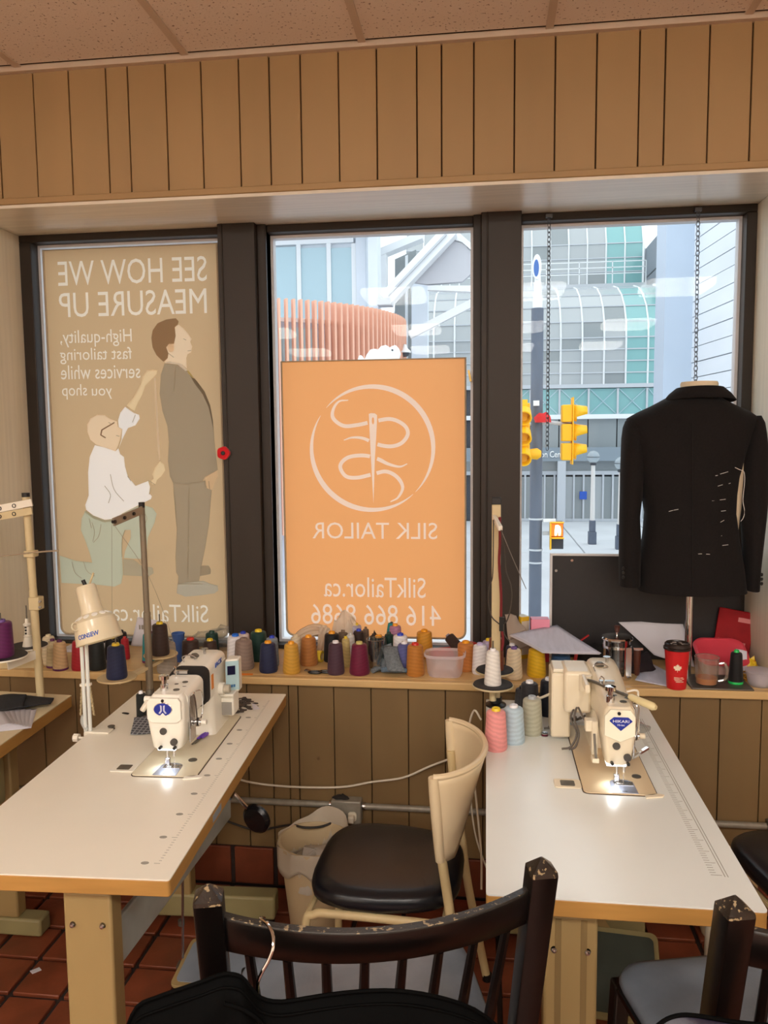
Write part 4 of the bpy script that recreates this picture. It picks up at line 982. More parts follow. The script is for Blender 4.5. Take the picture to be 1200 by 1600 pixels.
# ------------------------------------------------------------------ sewing machines
def arc_section(y, cx, hw, z0, z1, r):
    return [(cx+a, y, (z0+z1)/2+b) for a, b in rrect(hw, (z1-z0)/2, r, 4)]
def machine(label, T, m, W=.178, L=.47, hx0=.03, hx1=.137, kind='L'):
    """lockstitch machine; origin at the near left corner of its bed on the table top"""
    t = thing('sewing_machine', label, 'sewing machine', T.to_translation(), T.to_euler().z)
    MB().prism([(a+W/2, b+L/2) for a, b in rrect(W/2, L/2, .014, 3)], -.001, .004).build('bed', mat('bed enamel '+kind, (226,216,190) if kind == 'L' else (222,200,164), .3), t, bevel=.001)
    MB().prism([(a+W/2, b+L/2) for a, b in rrect(W/2+.0025, L/2+.0025, .016, 3)], -.001, .0012).build('bed_gap', mat('bed gap', (70,56,44), .8), t)
    sx = (hx0+hx1)/2+.008
    MB().prism([(sx-.032,.002),(sx+.032,.002)]+[(sx+.030*cos(a), .062+.020*sin(a)) for a in [pi*k/10 for k in range(11)]], .004, .0052).build('slide_plate', mat('brushed plate', (196,204,226), .28, metal=.85), t)
    np_ = MB().prism([(sx-.02,.045),(sx+.028,.045),(sx+.028,.068),(sx-.02,.068)], .0052, .0062).build('needle_plate', M_steel, t)
    for dx in (-.012,.02): MB().cyl((sx+dx,.057,.0062),(sx+dx,.057,.007),.003,n=8).build('screw', M_dsteel, np_)
    MB().box(sx-.006,sx+.006,.010,.0125,.0052,.0056).build('slot', M_black, np_)
    MB().cyl((sx+.045,.105,.004),(sx+.045,.105,.006),.012,n=16).build('cover_disc', M_dsteel, t)
    # hinge tab left of bed and corner tab right
    tb = MB().prism([(-.036+a, .05+b) for a, b in rrect(.034,.026,.008)], 0, .003).build('hinge_plate', m, t, bevel=.001)
    MB().prism([(-.036+a, .05+b) for a, b in rrect(.018,.016,.004)], .003, .0036).build('hinge_window', M_dsteel, tb)
    MB().prism([(W-.03,-.016),(W+.012,-.005),(W+.018,.006),(W+.002,.012),(W-.03,.0)], 0, .004).build('corner_tab', m, t, bevel=.001)
    # pillar, arm, head
    cx = (hx0+hx1)/2; hw = (hx1-hx0)/2
    MB().loft([[(cx+.004+a, .375+b, z) for a, b in rrect(hw*s, .075*s2, .018, 4)] for z, s, s2 in ((.004,1.08,1.12),(.02,1.0,1.0),(.10,.98,.95),(.15,1.0,1.05),(.20,1.0,1.05))]).build('pillar', m, t, bevel=.0)
    arm = []
    for y, z0, z1, s in ((.085,.108,.205,.93),(.12,.11,.207,.96),(.18,.118,.210,.97),(.24,.12,.216,.98),(.30,.11,.224,1.0),(.36,.10,.232,1.0),(.42,.10,.232,1.0),(.452,.11,.222,.92)):
        arm.append(arc_section(y, cx+.002, hw*s, z0, z1, .020))
    MB().loft(arm).build('arm', m, t)
    hd = []
    for z, x0, x1, y0, y1 in ((.052,hx0+.014,hx1-.020,.062,.125),(.058,hx0+.010,hx1-.014,.058,.135),(.10,hx0+.004,hx1-.006,.054,.145),(.135,hx0,hx1-.002,.050,.15),(.17,hx0+.001,hx1-.002,.05,.15),(.195,hx0+.006,hx1-.006,.054,.15),(.205,hx0+.014,hx1-.014,.062,.145)):
        hd.append([((x0+x1)/2+a, (y0+y1)/2+b, z) for a, b in rrect((x1-x0)/2, (y1-y0)/2, .014, 4)])
    head_ = MB().loft(hd).build('head', m, t)
    fy = .049
    def face(nm, mm, pts, d=.004, y=None): return MB().xz(pts, (y if y is not None else fy)-d, (y if y is not None else fy)+.004).build(nm, mm, head_, bevel=.0015)
    if kind == 'L':
        face('face_cover', m, [(hx0+.005,.142),(hx0+.018,.132),(hx1-.020,.132),(hx1-.008,.142),(hx1-.009,.190),(hx1-.016,.200),(hx0+.014,.200),(hx0+.005,.188)], .006)
        bx, bz = cx-.004, .170
        face('badge', M_chrome, [(bx+.0265*cos(a), bz+.0195*sin(a)) for a in [2*pi*k/28 for k in range(28)]], .0075)
        face('badge_field', M_blue, [(bx+.0245*cos(a), bz+.0175*sin(a)) for a in [2*pi*k/28 for k in range(28)]], .0085)
        for s in (-1, 1):
            face('badge_mark', mat('pale badge mark', (206,206,226), .3), [(bx+s*.0015,bz+.011),(bx+s*.007,bz+.013),(bx+s*.006,bz-.002),(bx+s*.012,bz-.010),(bx+s*.007,bz-.012),(bx+s*.0015,bz-.004)], .0095)
        face('badge_mark', m, [(bx-.012,bz-.021),(bx,bz-.008),(bx+.012,bz-.021)], .0092)
    else:
        face('face_cover', mat('ivory cover', (242,238,216), .25), [(hx0+.004,.135),(cx,.118),(hx1-.006,.135),(hx1-.006,.185),(hx1-.018,.202),(hx0+.018,.202),(hx0+.004,.185)], .004)
        bx, bz = cx+.001, .170
        face('badge', M_blue, [(bx-.018,bz+.014),(bx+.018,bz+.014),(bx+.029,bz+.004),(bx,bz-.022),(bx-.029,bz+.004)], .006)
        lettering('HIKARI', bx-.020,bx+.020,bz+.0005,bz+.0075, fy-.0064, mat('white badge letters', (240,240,246), .4), head_, depth=.0006, M=None, world=False)
        lettering('Hi-tec', bx-.009,bx+.009,bz-.008,bz-.003, fy-.0064, mat('white badge letters', (240,240,246), .4), head_, depth=.0006, world=False)
    M_hole = mat('grey face hole', (72,68,64), .5)
    for hx, hz, r in ((cx-.008,.106,.0095),(cx+.020,.076,.0095)):
        MB().cyl((hx,fy-.0005,hz),(hx,fy+.012,hz),r,n=18).build('oil_window', M_hole, head_)
    for hx, hz in ((cx-.018,.060),(cx+.022,.060),(cx-.004,.194)):
        MB().cyl((hx,fy-(.003 if hz < .1 else .008),hz),(hx,fy+.012,hz),.0042,n=12).build('screw', M_black, head_)
    # lamp, needle bar, presser foot
    MB().box(cx-.03,cx+.02,.062,.10,.047,.054).build('led_lamp', mat('led lens', (250,252,255), .3, emit=2.2, ecol=(.85,.95,1.0)), t, bevel=.002)
    nb = MB().cyl((sx-.012,.066,.024),(sx-.012,.066,.055),.0042,n=10).build('presser_bar', M_chrome, t)
    MB().box(sx-.019,sx-.005,.060,.072,.008,.026).build('presser_foot', M_steel, nb, bevel=.002)
    MB().box(sx-.014,sx+.004,.050,.070,.0062,.0085).build('foot_sole', M_steel, nb, bevel=.001)
    n2 = MB().cyl((sx+.006,.068,.032),(sx+.006,.068,.055),.0042,n=10).build('needle_bar', M_chrome, t)
    MB().cyl((sx+.006,.068,.006),(sx+.006,.068,.034),.0009,n=6).build('needle', M_chrome, n2)
    # top fittings
    kb = MB().lathe([(.011,.202),(.011,.222),(.007,.224),(.007,.236),(.014,.237),(.014,.247),(.006,.250),(0,.250)], 18, (cx-.018,.098,0)).build('pressure_knob', M_chrome, t)
    for fx, fy2, z, r in ((cx+.015,.10,.2045,.009),(cx+.028,.13,.2045,.006),(cx-.0,.145,.2055,.006),(cx+.02,.16,.2075,.008)):
        MB().cyl((fx,fy2,z),(fx,fy2,z+.003),r,n=14).build('oil_cap', M_dsteel, t)
    MB().tube([(cx-.02,.20,.21),(cx-.02,.20,.236),(cx-.026,.205,.240),(cx-.03,.21,.232)], .0022, 6).build('thread_guide', M_chrome, t)
    MB().bar((cx-.03,.215,.222),(cx+.01,.215,.222),.012,.008).build('thread_guide', M_steel, t)
    MB().tube(smoothpath([(cx-.03,.30,.226),(cx-.034,.30,.242),(cx-.01,.305,.246),(cx+.006,.31,.236),(cx-.004,.32,.230)],4), .0022, 6).build('winder_arm', M_steel, t)
    MB().lathe([(.004,.229),(.004,.246),(.011,.247),(.011,.250),(0,.250)], 14, (cx+.012,.37,0)).build('winder_spindle', M_steel, t)
    MB().lathe([(.013,.229),(.014,.234),(.008,.240),(0,.240)], 14, (cx-.012,.345,0)).build('winder_disc', M_dsteel, t)
    # thread take-up, tension discs on the right of the head
    xr = hx1
    sd = MB().box(xr-.004,xr+.002,.09,.135,.06,.19).build('side_cover', M_steel, t, bevel=.002)
    MB().tube(smoothpath([(xr+.003,.10,.192),(xr+.010,.10,.196),(xr+.012,.11,.16),(xr+.010,.12,.11),(xr+.004,.12,.10)],4), .0022, 6).build('take_up_lever', M_chrome, sd)
    MB().tube(smoothpath([(xr+.002,.14,.19),(xr+.016,.15,.185),(xr+.016,.155,.13),(xr+.005,.15,.09)],4), .002, 6).build('thread_guard', M_chrome, sd)
    MB().cyl((xr,.13,.105),(xr+.022,.13,.105),.004,n=8).build('tension_post', M_steel, sd)
    for k in range(3): MB().cyl((xr+.006+k*.004,.13,.105),(xr+.0085+k*.004,.13,.105),.013-.001*k,n=16).build('tension_disc', M_chrome if k != 1 else M_black, sd)
    MB().cyl((xr+.02,.13,.105),(xr+.034,.13,.105),.0075,n=12).build('tension_knob', m, sd)
    return t, cx, hw
MLT = Matrix.Translation(full(lt) @ Vector((.254,.482,TZ))) @ Matrix.Rotation(LA,4,'Z')
ml, cx, hw = machine('white sewing machine with a blue oval badge and black arm band on the left table', MLT, M_cream)
# black band and side details of the left machine
band = []
for y, z0, z1, s in ((.215,.117,.2145,.99),(.222,.115,.2180,1.035),(.235,.113,.2205,1.035),(.262,.112,.2225,1.035),(.275,.108,.2225,1.0)):
    band.append(arc_section(y, cx+.002, hw*s, z0, z1, .022))
MB().loft(band).build('arm_band', M_blackm, ml)
sideM = Matrix(((0,-1,0,0),(1,0,0,0),(0,0,1,0),(0,0,0,1)))
lettering('JACK', .325,.400,.196,.215, 0, mat('blue logo letters', (40,90,190), .4), ml, depth=.001, world=False, M=Matrix.Translation((cx+hw+.0032,0,0)) @ sideM, bold=.02)
MB().box(cx+hw+.001,cx+hw+.003,.29,.325,.145,.19).build('orange_sticker', mat('orange sticker', (236,140,30), .5), ml)
pn = MB().prism([(.15,.40),(.188,.415),(.188,.455),(.15,.455)], .10, .205).build('control_box', M_cream, ml, bevel=.004)
cpl = MB().prism([(.152,.395),(.190,.411),(.190,.415),(.152,.399)], .108, .20).build('control_panel', mat('pale blue panel', (176,206,214), .4), pn)
MB().prism([(.158,.3950),(.180,.4045),(.180,.408),(.158,.399)], .158, .186).build('screen', mat('dark screen', (28,28,60), .2), pn)
for k in range(3): MB().prism([(.160+.007*k,.3955+.003*k),(.165+.007*k,.3977+.003*k),(.165+.007*k,.402+.003*k),(.160+.007*k,.400+.003*k)], .118,.126).build('button', mat('button', (210,190,60) if k else (60,110,160), .5), pn)
dl = MB().cyl((cx+hw,.365,.125),(cx+hw+.018,.365,.125),.019,n=20).build('stitch_dial', M_cream, ml)
MB().cyl((cx+hw+.018,.365,.125),(cx+hw+.036,.365,.125),.013,n=16).build('dial_knob', mat('grey knob', (190,182,164), .4), dl)
MB().box(cx+hw-.01,.178,.385,.45,.03,.10).build('motor_cover', M_cream, ml, bevel=.006)
MB().box(cx+hw+.0,.172,.382,.384,.035,.075).build('rating_plate', mat('grey plate', (150,146,140), .5), ml)
MB().box(cx+hw-.005,.182,.37,.46,.096,.106).build('panel_bracket', M_cream, ml, bevel=.003)
# back-lever on the left side of the head
MB().bar((.022,.09,.178),(.008,.075,.152),.016,.012).build('lift_lever', M_white, ml, bevel=.004)
MB().cyl((.008,.10,.178),(.032,.10,.178),.009,n=12).build('lever_hub', M_cream, ml)

MRT = Matrix.Translation(Vector((.246,1.977,TZ)))
mr, cx2, hw2 = machine('cream sewing machine with a blue diamond badge and long lever on the right table', MRT, M_beige, hx0=.050, hx1=.136, kind='R')
mrw = full(mr)
# motor and control housings on the left of the right machine
MB().box(-.055,.0,.34,.45,.012,.205).build('motor_housing', M_beige, mr, bevel=.006)
MB().box(-.022,.055,.30,.43,.10,.222).build('gear_cover', M_beige, mr, bevel=.010)
MB().box(-.05,.02,.345,.44,.205,.216).build('cap_cover', mat('pale cap', (232,224,204), .35), mr, bevel=.003)
MB().cyl((.036,.30,.17),(.036,.30,.215),.018,n=18).build('lever_hub', M_beige, mr)
MB().loft([[(.030+a, y, .205+b) for a, b in rrect(.006,.012,.004,2)] for y in (.20,.30)]).build('lever_arm', M_beige, mr)
imr = mrw.inverted()
pts = [imr @ P(915,1062,2.27), imr @ P(930,1066,2.22), imr @ P(962,1080,2.12), imr @ P(985,1089,2.08)]
MB().tube(smoothpath(pts,4), .0045, 8).build('knee_lever', M_dsteel, mr)
a, b = imr @ P(983,1088,2.08), imr @ P(1025,1106,2.02)
MB().tube([a, a+(b-a)*.1, a+(b-a)*.9, b], [.006,.0095,.0105,.006], 12).build('lever_grip', mat('clear amber grip', (222,206,158), .2), mr)
cab = mat('grey rubber cable', (104,98,92), .6)
for k in range(2):
    MB().tube(smoothpath([(.01+.008*k,.31,.12+.01*k),(-.005+.01*k,.285,.09),(.012+.006*k,.28,.05),(-.004+.012*k,.275,.012),(-.03+.02*k,.27,.006)],5), .0032, 6).build('cable', cab, mr)
MB().tube(smoothpath([(.012,.25,.135),(.02,.19,.125),(.03,.16,.12),(.04,.14,.11)],4), .003, 6).build('cable', cab, mr)
MB().box(.014,.034,.105,.135,.12,.15).build('switch_block', M_beige, mr, bevel=.003)
MB().box(.030,.046,.10,.135,.06,.15).build('side_bracket', M_beige, mr, bevel=.003)
MB().bar((.036,.10,.118),(.040,.09,.055),.006,.006).build('lift_rod', M_dsteel, mr)
MB().box(.030,.048,.085,.115,.044,.056).build('lift_block', M_beige, mr, bevel=.002)
MB().tube(smoothpath([(cx2+hw2-.006,.20,.20),(cx2+hw2+.024,.20,.205),(cx2+hw2+.028,.20,.18),(cx2+hw2+.028,.19,.09),(cx2+hw2+.020,.19,.080),(cx2+hw2,.19,.08)],4), .003, 8).build('thread_guard', M_white, mr)
MB().bar((cx2+hw2+.002,.14,.040),(cx2+hw2+.05,.17,.058),.010,.006).build('edge_guide', M_chrome, mr)
lt_ld = []
for mm, nm in ((ml,'left'),(mr,'right')):
    d = bpy.data.lights.new('machine_led', 'SPOT'); d.energy = .28; d.spot_size = radians(120); d.spot_blend = .8; d.color = (.86,.95,1); d.shadow_soft_size = .012
    o = bpy.data.objects.new('machine_led', d); COL.objects.link(o); o.parent = mm; o.location = (.08,.055,.044); o.rotation_euler = (-.35,0,0)
# ------------------------------------------------------------------ thread cones
TC = {'cream':(222,206,172),'khaki':(196,178,136),'tan':(212,174,124),'red':(176,22,34),'maroon':(92,18,40),'blackgreen':(26,30,28),'black':(22,20,22),'teal':(20,140,150),'olivebrown':(100,78,44),
 'warmgrey':(160,148,134),'darkbrown':(56,38,32),'darkgreen':(18,58,48),'white':(230,228,232),'pinkwhite':(226,210,206),'taupe':(138,116,104),'bluegrey':(120,134,146),'navy':(28,36,74),'gold':(206,150,42),
 'bronze':(176,108,44),'plum2':(74,46,62),'khakigold':(200,176,108),'lightgrey':(196,194,190),'brown':(112,90,72),'lavgrey':(178,168,186),'burgundy':(112,14,52),'darkteal':(28,54,62),'mauve':(168,112,150),
 'violetblue':(84,88,150),'ochre':(190,116,34),'goldorange':(212,142,30),'tanorange':(200,120,50),'lav':(170,160,200),'cream2':(226,206,170),'navy2':(36,38,66),'yellow2':(228,176,10),'petrol':(22,62,100),
 'charcoal':(40,40,44),'navyblack':(26,30,42),'greyblack':(58,58,62),'greygreen':(176,174,150),'paleblue':(176,200,214),'pink':(232,142,140),'plum':(84,24,76),'purplebig':(96,22,84),'rust':(130,62,34),'whitecone':(236,232,226)}
TIP = {'orange':(236,160,20),'yellow':(230,200,40),'blue':(30,110,220),'royal':(30,60,190),'plum':(90,24,80),'white':(232,232,236),'red':(200,40,30),'black':(30,28,30),'khaki':(190,180,110),'green':(30,190,90),
 'grey':(170,176,180),'purple':(110,80,150),'lav':(190,180,220),'dusk':(150,140,150)}
def spool(x, y, z, rb, rt_, h, body, tip, label, group='thread cones'):
    s = thing('thread_cone', label, 'thread cone', (x,y,z), rng.uniform(0, 6), group); rb *= 1.04; rt_ *= 1.04
    MB().lathe([(rb*.93,.0),(rb,.006),(rb*1.0,.012),(rb+(rt_-rb)*.9,h*.93),(rt_*.97,h*.975),(rt_*.86,h),(rt_*.42,h+.001),(rt_*.40,h-.012),(0,h-.012)], 28).build('thread', thread_mat('thread '+body, TC[body]), s, sharp=50)
    tm = mat('cone tip '+tip, TIP[tip], .4) if tip in TIP else mat('cone tip '+tip, TC[tip], .5)
    c = MB().lathe([(rt_*.50,h-.004),(rt_*.44,h+.008),(rt_*.40,h+.009),(rt_*.26,h+.009),(rt_*.26,h-.01)], 18, cap=False).build('cone_tip', tm, s)
    MB().lathe([(rt_*.24,h-.008),(0,h-.008)], 12, cap=False).build('cone_bore', M_black, c)
    if tip in ('plum','green') and rb > .018:
        MB().lathe([(rb*1.0,0),(rb*1.02,.0015),(rb*1.02,.007),(rb*.98,.0085)], 24, cap=False).build('cone_base', tm, s)
    return s
SPOOLS=[
 (-1.658,2.811,0.8,0.0267,0.0206,0.105,'cream', 'cream', 'wide cream thread cone at the left end of the sill behind two beige cones'),
 (-1.621,2.774,0.8,0.0242,0.0181,0.098,'khaki', 'plum', 'khaki thread cone with plum tip tucked behind a tan cone near the white post'),
 (-1.575,2.743,0.8,0.0263,0.0203,0.104,'tan', 'plum', 'glossy tan thread cone with plum base under the desk lamp shade'),
 (-1.504,2.752,0.8,0.0287,0.0215,0.108,'red', 'red', 'bright red thread cone left of the white lamp arm'),
 (-1.558,2.93,0.8,0.0279,0.0215,0.08,'maroon', 'maroon', 'maroon thread cone half hidden behind the white lamp arm'),
 (-1.438,2.761,0.8,0.031,0.0239,0.103,'blackgreen', 'black', 'black green thread cone right of the white lamp arm'),
 (-1.447,2.9,0.8,0.03,0.0225,0.08,'black', 'yellow', 'black thread cone with yellow tip directly behind the navy cone on the stand'),
 (-1.456,3.0,0.8,0.0258,0.0193,0.08,'black', 'black', 'all black thread cone behind the brown cone on the stand'),
 (-1.394,2.9,0.8,0.0175,0.0137,0.08,'red', 'red', 'narrow red thread cone between the navy and brown cones'),
 (-1.282,2.877,0.8,0.0296,0.0234,0.109,'teal', 'plum', 'bright teal thread cone with plum tip beside the grey stand post'),
 (-1.258,2.935,0.8,0.0313,0.025,0.08,'olivebrown', 'yellow', 'olive brown thread cone with yellow tip behind the warm grey cone'),
 (-1.162,2.753,0.8,0.0365,0.0294,0.109,'warmgrey', 'warmgrey', 'warm grey thread cone in front near the sewing machine hump'),
 (-1.094,2.813,0.8,0.0335,0.0287,0.105,'darkbrown', 'red', 'dark brown thread cone with red tip beside the blue cup'),
 (-1.085,3.02,0.8,0.0268,0.023,0.08,'darkgreen', 'darkgreen', 'bottle green thread cone behind the white machine top'),
 (-1.05,2.9,0.8,0.0295,0.0234,0.08,'darkbrown', 'yellow', 'dark brown thread cone with yellow tip just above the white machine top'),
 (-0.94,2.874,0.8,0.0336,0.0276,0.107,'white', 'blue', 'white thread cone with bright blue tip beside the plastic bag'),
 (-0.943,2.98,0.8,0.0276,0.0226,0.09,'pinkwhite', 'royal', 'pinkish white thread cone with royal blue tip by the plastic bag'),
 (-0.892,2.822,0.8,0.0358,0.0286,0.107,'taupe', 'taupe', 'taupe thread cone right of the machine control panel'),
 (-0.868,2.935,0.8,0.0333,0.0284,0.111,'darkgreen', 'yellow', 'tall bottle green thread cone with yellow tip against the wide dark mullion'),
 (-0.795,2.864,0.8,0.024,0.0204,0.106,'bluegrey', 'royal', 'blue grey thread cone with royal blue tip behind the navy cone'),
 (-0.791,2.793,0.8,0.0329,0.0258,0.105,'navy', 'orange', 'navy thread cone with orange tip at the front of the sill by the left mullion'),
 (-0.702,2.785,0.8,0.0315,0.0233,0.107,'gold', 'orange', 'shiny gold thread cone at the front of the sill left of the scissors'),
 (-0.722,2.94,0.8,0.0233,0.0184,0.093,'cream', 'cream', 'cream thread cone hidden behind the gold cone'),
 (-0.662,2.894,0.8,0.0326,0.0253,0.104,'bronze', 'orange', 'copper brown thread cone with orange tip behind the black scissors'),
 (-0.584,2.951,0.8,0.0319,0.0257,0.106,'black', 'orange', 'black thread cone with orange tip beside the white bag'),
 (-0.539,2.791,0.8,0.0302,0.0232,0.112,'plum2', 'white', 'plum thread cone with white tip right of the scissors'),
 (-0.518,2.884,0.8,0.0179,0.0132,0.105,'khakigold', 'yellow', 'slim khaki thread cone with yellow tip between plum and burgundy cones'),
 (-0.516,2.975,0.8,0.0197,0.0148,0.096,'lightgrey', 'lightgrey', 'slim light grey thread cone behind the slim khaki cone'),
 (-0.557,3.049,0.8,0.0228,0.019,0.089,'brown', 'brown', 'dull brown thread cone low behind the slim cones'),
 (-0.511,3.07,0.8,0.0254,0.0216,0.111,'lavgrey', 'yellow', 'lavender grey thread cone with yellow tip standing against the orange banner'),
 (-0.489,3.01,0.8,0.0223,0.0198,0.103,'darkbrown', 'royal', 'dark brown thread cone with royal blue tip behind the burgundy cone'),
 (-0.469,3.06,0.8,0.0139,0.0114,0.099,'brown', 'brown', 'thin brown thread cone against the orange banner behind the burgundy cone'),
 (-0.453,2.798,0.8,0.0359,0.0255,0.109,'burgundy', 'khaki', 'burgundy thread cone left of the clear drinking glass'),
 (-0.406,2.97,0.8,0.0318,0.0269,0.09,'darkteal', 'orange', 'dark teal thread cone with orange tip behind the drinking glass'),
 (-0.371,3.011,0.8,0.0198,0.0161,0.093,'darkgreen', 'darkgreen', 'narrow forest green thread cone behind the folded denim'),
 (-0.353,3.07,0.8,0.0265,0.0214,0.112,'mauve', 'orange', 'mauve thread cone with orange tip standing against the orange banner'),
 (-0.318,2.93,0.8,0.0289,0.0253,0.11,'white', 'royal', 'white thread cone with royal blue top behind the violet blue cone'),
 (-0.295,2.848,0.8,0.028,0.0221,0.1,'violetblue', 'white', 'violet blue thread cone partly behind the ochre cone'),
 (-0.251,2.804,0.8,0.0322,0.0265,0.108,'ochre', 'red', 'ochre thread cone with red hollow tip beside the plastic tub'),
 (-0.236,3.037,0.8,0.0323,0.0273,0.1,'goldorange', 'orange', 'golden thread cone standing behind the plastic tub'),
 (-0.072,2.879,0.8,0.0326,0.0279,0.1,'tanorange', 'orange', 'tan orange thread cone right of the plastic tub'),
 (-0.02,2.844,0.8,0.0277,0.0231,0.103,'white', 'lav', 'white thread cone behind the small navy cone with yellow cap'),
 (0.01,2.95,0.8,0.0239,0.0203,0.092,'lav', 'yellow', 'lavender thread cone with yellow tip behind the brown cone on black disc'),
 (0.099,2.792,0.8,0.0293,0.0226,0.104,'cream2', 'purple', 'cream thread cone with purple hollow tip right of the black discs'),
 (0.096,2.9,0.8,0.0246,0.0211,0.088,'navy2', 'white', 'dark navy thread cone with white tip behind the cream cone'),
 (0.18,2.833,0.8,0.0331,0.0265,0.098,'yellow2', 'yellow', 'large yellow thread cone under the drooping paper sheets'),
 (0.264,2.822,0.8,0.0362,0.031,0.082,'petrol', 'petrol', 'large petrol blue thread cone under the paper sheets by the machine'),
 (0.847,2.793,0.806,0.0229,0.0175,0.106,'black', 'green', 'black thread cone with green tip and green base beside the plastic mug'),
 (0.138,2.5,0.76,0.0284,0.0253,0.116,'charcoal', 'white', 'charcoal thread cone with white tip behind the small dark grey cone on the right table'),
 (0.201,2.545,0.76,0.0298,0.0247,0.113,'navyblack', 'white', 'blue black thread cone with white tip nearest the right machine back'),
 (0.118,2.553,0.76,0.0248,0.0207,0.08,'greyblack', 'black', 'short dark grey thread cone behind the grey green cone'),
 (0.139,2.375,0.76,0.0308,0.026,0.107,'greygreen', 'grey', 'grey green thread cone on the right table near the machine'),
 (0.082,2.303,0.76,0.0318,0.0262,0.103,'paleblue', 'white', 'pale blue thread cone between pink and grey green cones on the right table'),
 (0.03,2.245,0.76,0.0317,0.0261,0.112,'pink', 'yellow', 'pink thread cone with yellow tip on the right table corner'),
 (-1.088,2.36,0.76,0.0153,0.0143,0.088,'blackgreen', 'white', 'small black thread tube with white tip beside the white sewing machine'),
]
for a in SPOOLS:
    z = a[2]
    spool(a[0], a[1], z + (.0012 if 'black discs' in a[8] else 0), *a[3:6], a[6], a[7], a[8], 'thread cones on the sill' if z < .81 and z > .79 else 'thread cones on the sewing tables')

# ------------------------------------------------------------------ thread stands
def disc(t, c, r, m, pad=None, n=36):
    d = MB().lathe([(0,-.004),(r*.35,-.004),(r*.97,.001),(r,.004),(r*.98,.007),(r*.35,.004),(0,.004)], n, o=c).build('disc', m, t, world=True)
    if pad: MB().lathe([(0,.004),(r*.30,.0045),(r*.40,.009),(r*.92,.011),(r*.95,.0075)], n, o=c).build('foam_pad', pad, d)
    MB().cyl((c[0],c[1],c[2]),(c[0],c[1],c[2]+.15),.0026,n=8).build('spindle', M_dsteel, d)
    return d
# left table stand
X, Y = -1.158, 2.585
s1 = thing('thread_stand', 'grey pole thread stand with two cream discs at the back of the left table', 'thread stand', (X,Y,TZ))
M_pole2 = mat('grey stand pole', (134,122,104), .4, metal=.3)
zt = P(211,792,Y).z
MB().cyl((X,Y,TZ),(X,Y,1.06),.0125,n=16).build('lower_pole', M_pole2, s1, world=True)
MB().cyl((X,Y,1.055),(X-.004,Y,zt),.010,n=16).build('upper_pole', M_pole2, s1, world=True)
MB().cyl((X-.004,Y,zt-.002),(X-.004,Y,zt+.016),.0105,n=16).build('pole_cap', M_black, s1, world=True)
MB().lathe([(.03,TZ),(.03,TZ+.004),(.016,TZ+.012),(.014,TZ+.03)], 20, (X,Y,0)).build('base_nut', M_dsteel, s1, world=True)
pa, pb = P(222,797,Y-.02), P(177,816,2.42)
br = MB().bar(pa, pb, .006, .026).build('guide_arm', mat('grey arm', (150,138,120), .4, metal=.3), s1, world=True)
for t in (.3,.62,.95): 
    q = pa+(pb-pa)*t; MB().cyl((q.x-.006,q.y-.004,q.z),(q.x+.006,q.y-.006,q.z),.006,n=10).build('guide_eye', M_black, br)
c1 = P(183,1061,2.44); c2 = (X+.014, 2.655, 0)
MB().bar((c1.x,c1.y,c1.z-.012),(X+.014,2.655,c1.z+.004),.022,.01).build('disc_arm', mat('cream stand arm', (206,186,146), .45), s1, world=True)
M_discc = mat('cream disc', (196,172,128), .5)
disc(s1, (c1.x,c1.y,c1.z), .064, M_discc)
z2 = c1.z+.02
disc(s1, (X+.014,2.655,z2), .060, M_discc)
spool(c1.x, c1.y, c1.z+.0045, .0325, .0255, .108, 'navy', 'yellow', 'navy thread cone with yellow tip on the nearer cream disc of the stand', 'thread cones on stands')
spool(X+.014, 2.655, z2+.0045, .030, .024, .110, 'rust' if 0 else 'darkbrown', 'yellow', 'chocolate brown thread cone with yellow tip on the farther cream disc of the stand', 'thread cones on stands')
th = thing('sewing_thread', 'fine thread running from the grey stand arm down to the white machine', 'thread', (pb.x,pb.y,pb.z))
q2 = full(ml) @ Vector((.065,.20,.238))
MB().tube(smoothpath([pb+Vector((.003,-.006,-.004)), P(232,900,2.42), P(270,1000,2.38), q2],5), .0007, 4).build('strand', mat('thread strand', (150,134,112), .7), th, world=True)
MB().tube([pb+Vector((-.002,-.006,-.004)), P(175,1000,2.44), c1+Vector((0,0,.13))], .0006, 4).build('strand', mat('thread strand', (150,134,112), .7), th, world=True)

# right table stand
X, Y = .036, 2.615
s2 = thing('thread_stand', 'cream square pole thread stand with two black foam discs on the right table', 'thread stand', (X,Y,TZ))
M_pole3 = mat('cream stand pole', (206,188,146), .4)
zt = P(776,788,Y).z
MB().box(X-.017,X+.012,Y-.012,Y+.012,TZ,zt).build('pole', M_pole3, s2, world=True, bevel=.003)
MB().box(X-.018,X+.013,Y-.013,Y+.013,zt,zt+.022).build('pole_cap', M_black, s2, world=True, bevel=.002)
MB().lathe([(.034,TZ),(.034,TZ+.006),(.02,TZ+.012),(.02,TZ+.03)], 20, (X-.002,Y,0)).build('base_nut', M_black, s2, world=True)
pa, pb = P(772,808,Y-.015), P(782,826,2.48)
MB().bar(pa, pb, .014, .016).build('guide_arm', M_white, s2, world=True, bevel=.003)
M_wire = mat('dark spring wire', (84,80,76), .35, metal=.7)
MB().tube(smoothpath([P(783,828,2.48), P(789,870,2.5), P(791,893,2.5), P(799,918,2.5), P(799,945,2.5), P(792,970,2.5), P(785,975,2.5)],5), .0022, 6).build('tension_wire', M_wire, s2, world=True)
MB().tube(smoothpath([P(771,812,2.55), P(770,895,2.52), P(765,915,2.5), P(763,940,2.5), P(768,963,2.5), P(780,975,2.5)],5), .0022, 6).build('tension_wire', M_wire, s2, world=True)
MB().box(-.008,.008,-.006,.006,-.022,.022, Matrix.Translation(P(784,975,2.5))).build('wire_clamp', M_black, s2, world=True)
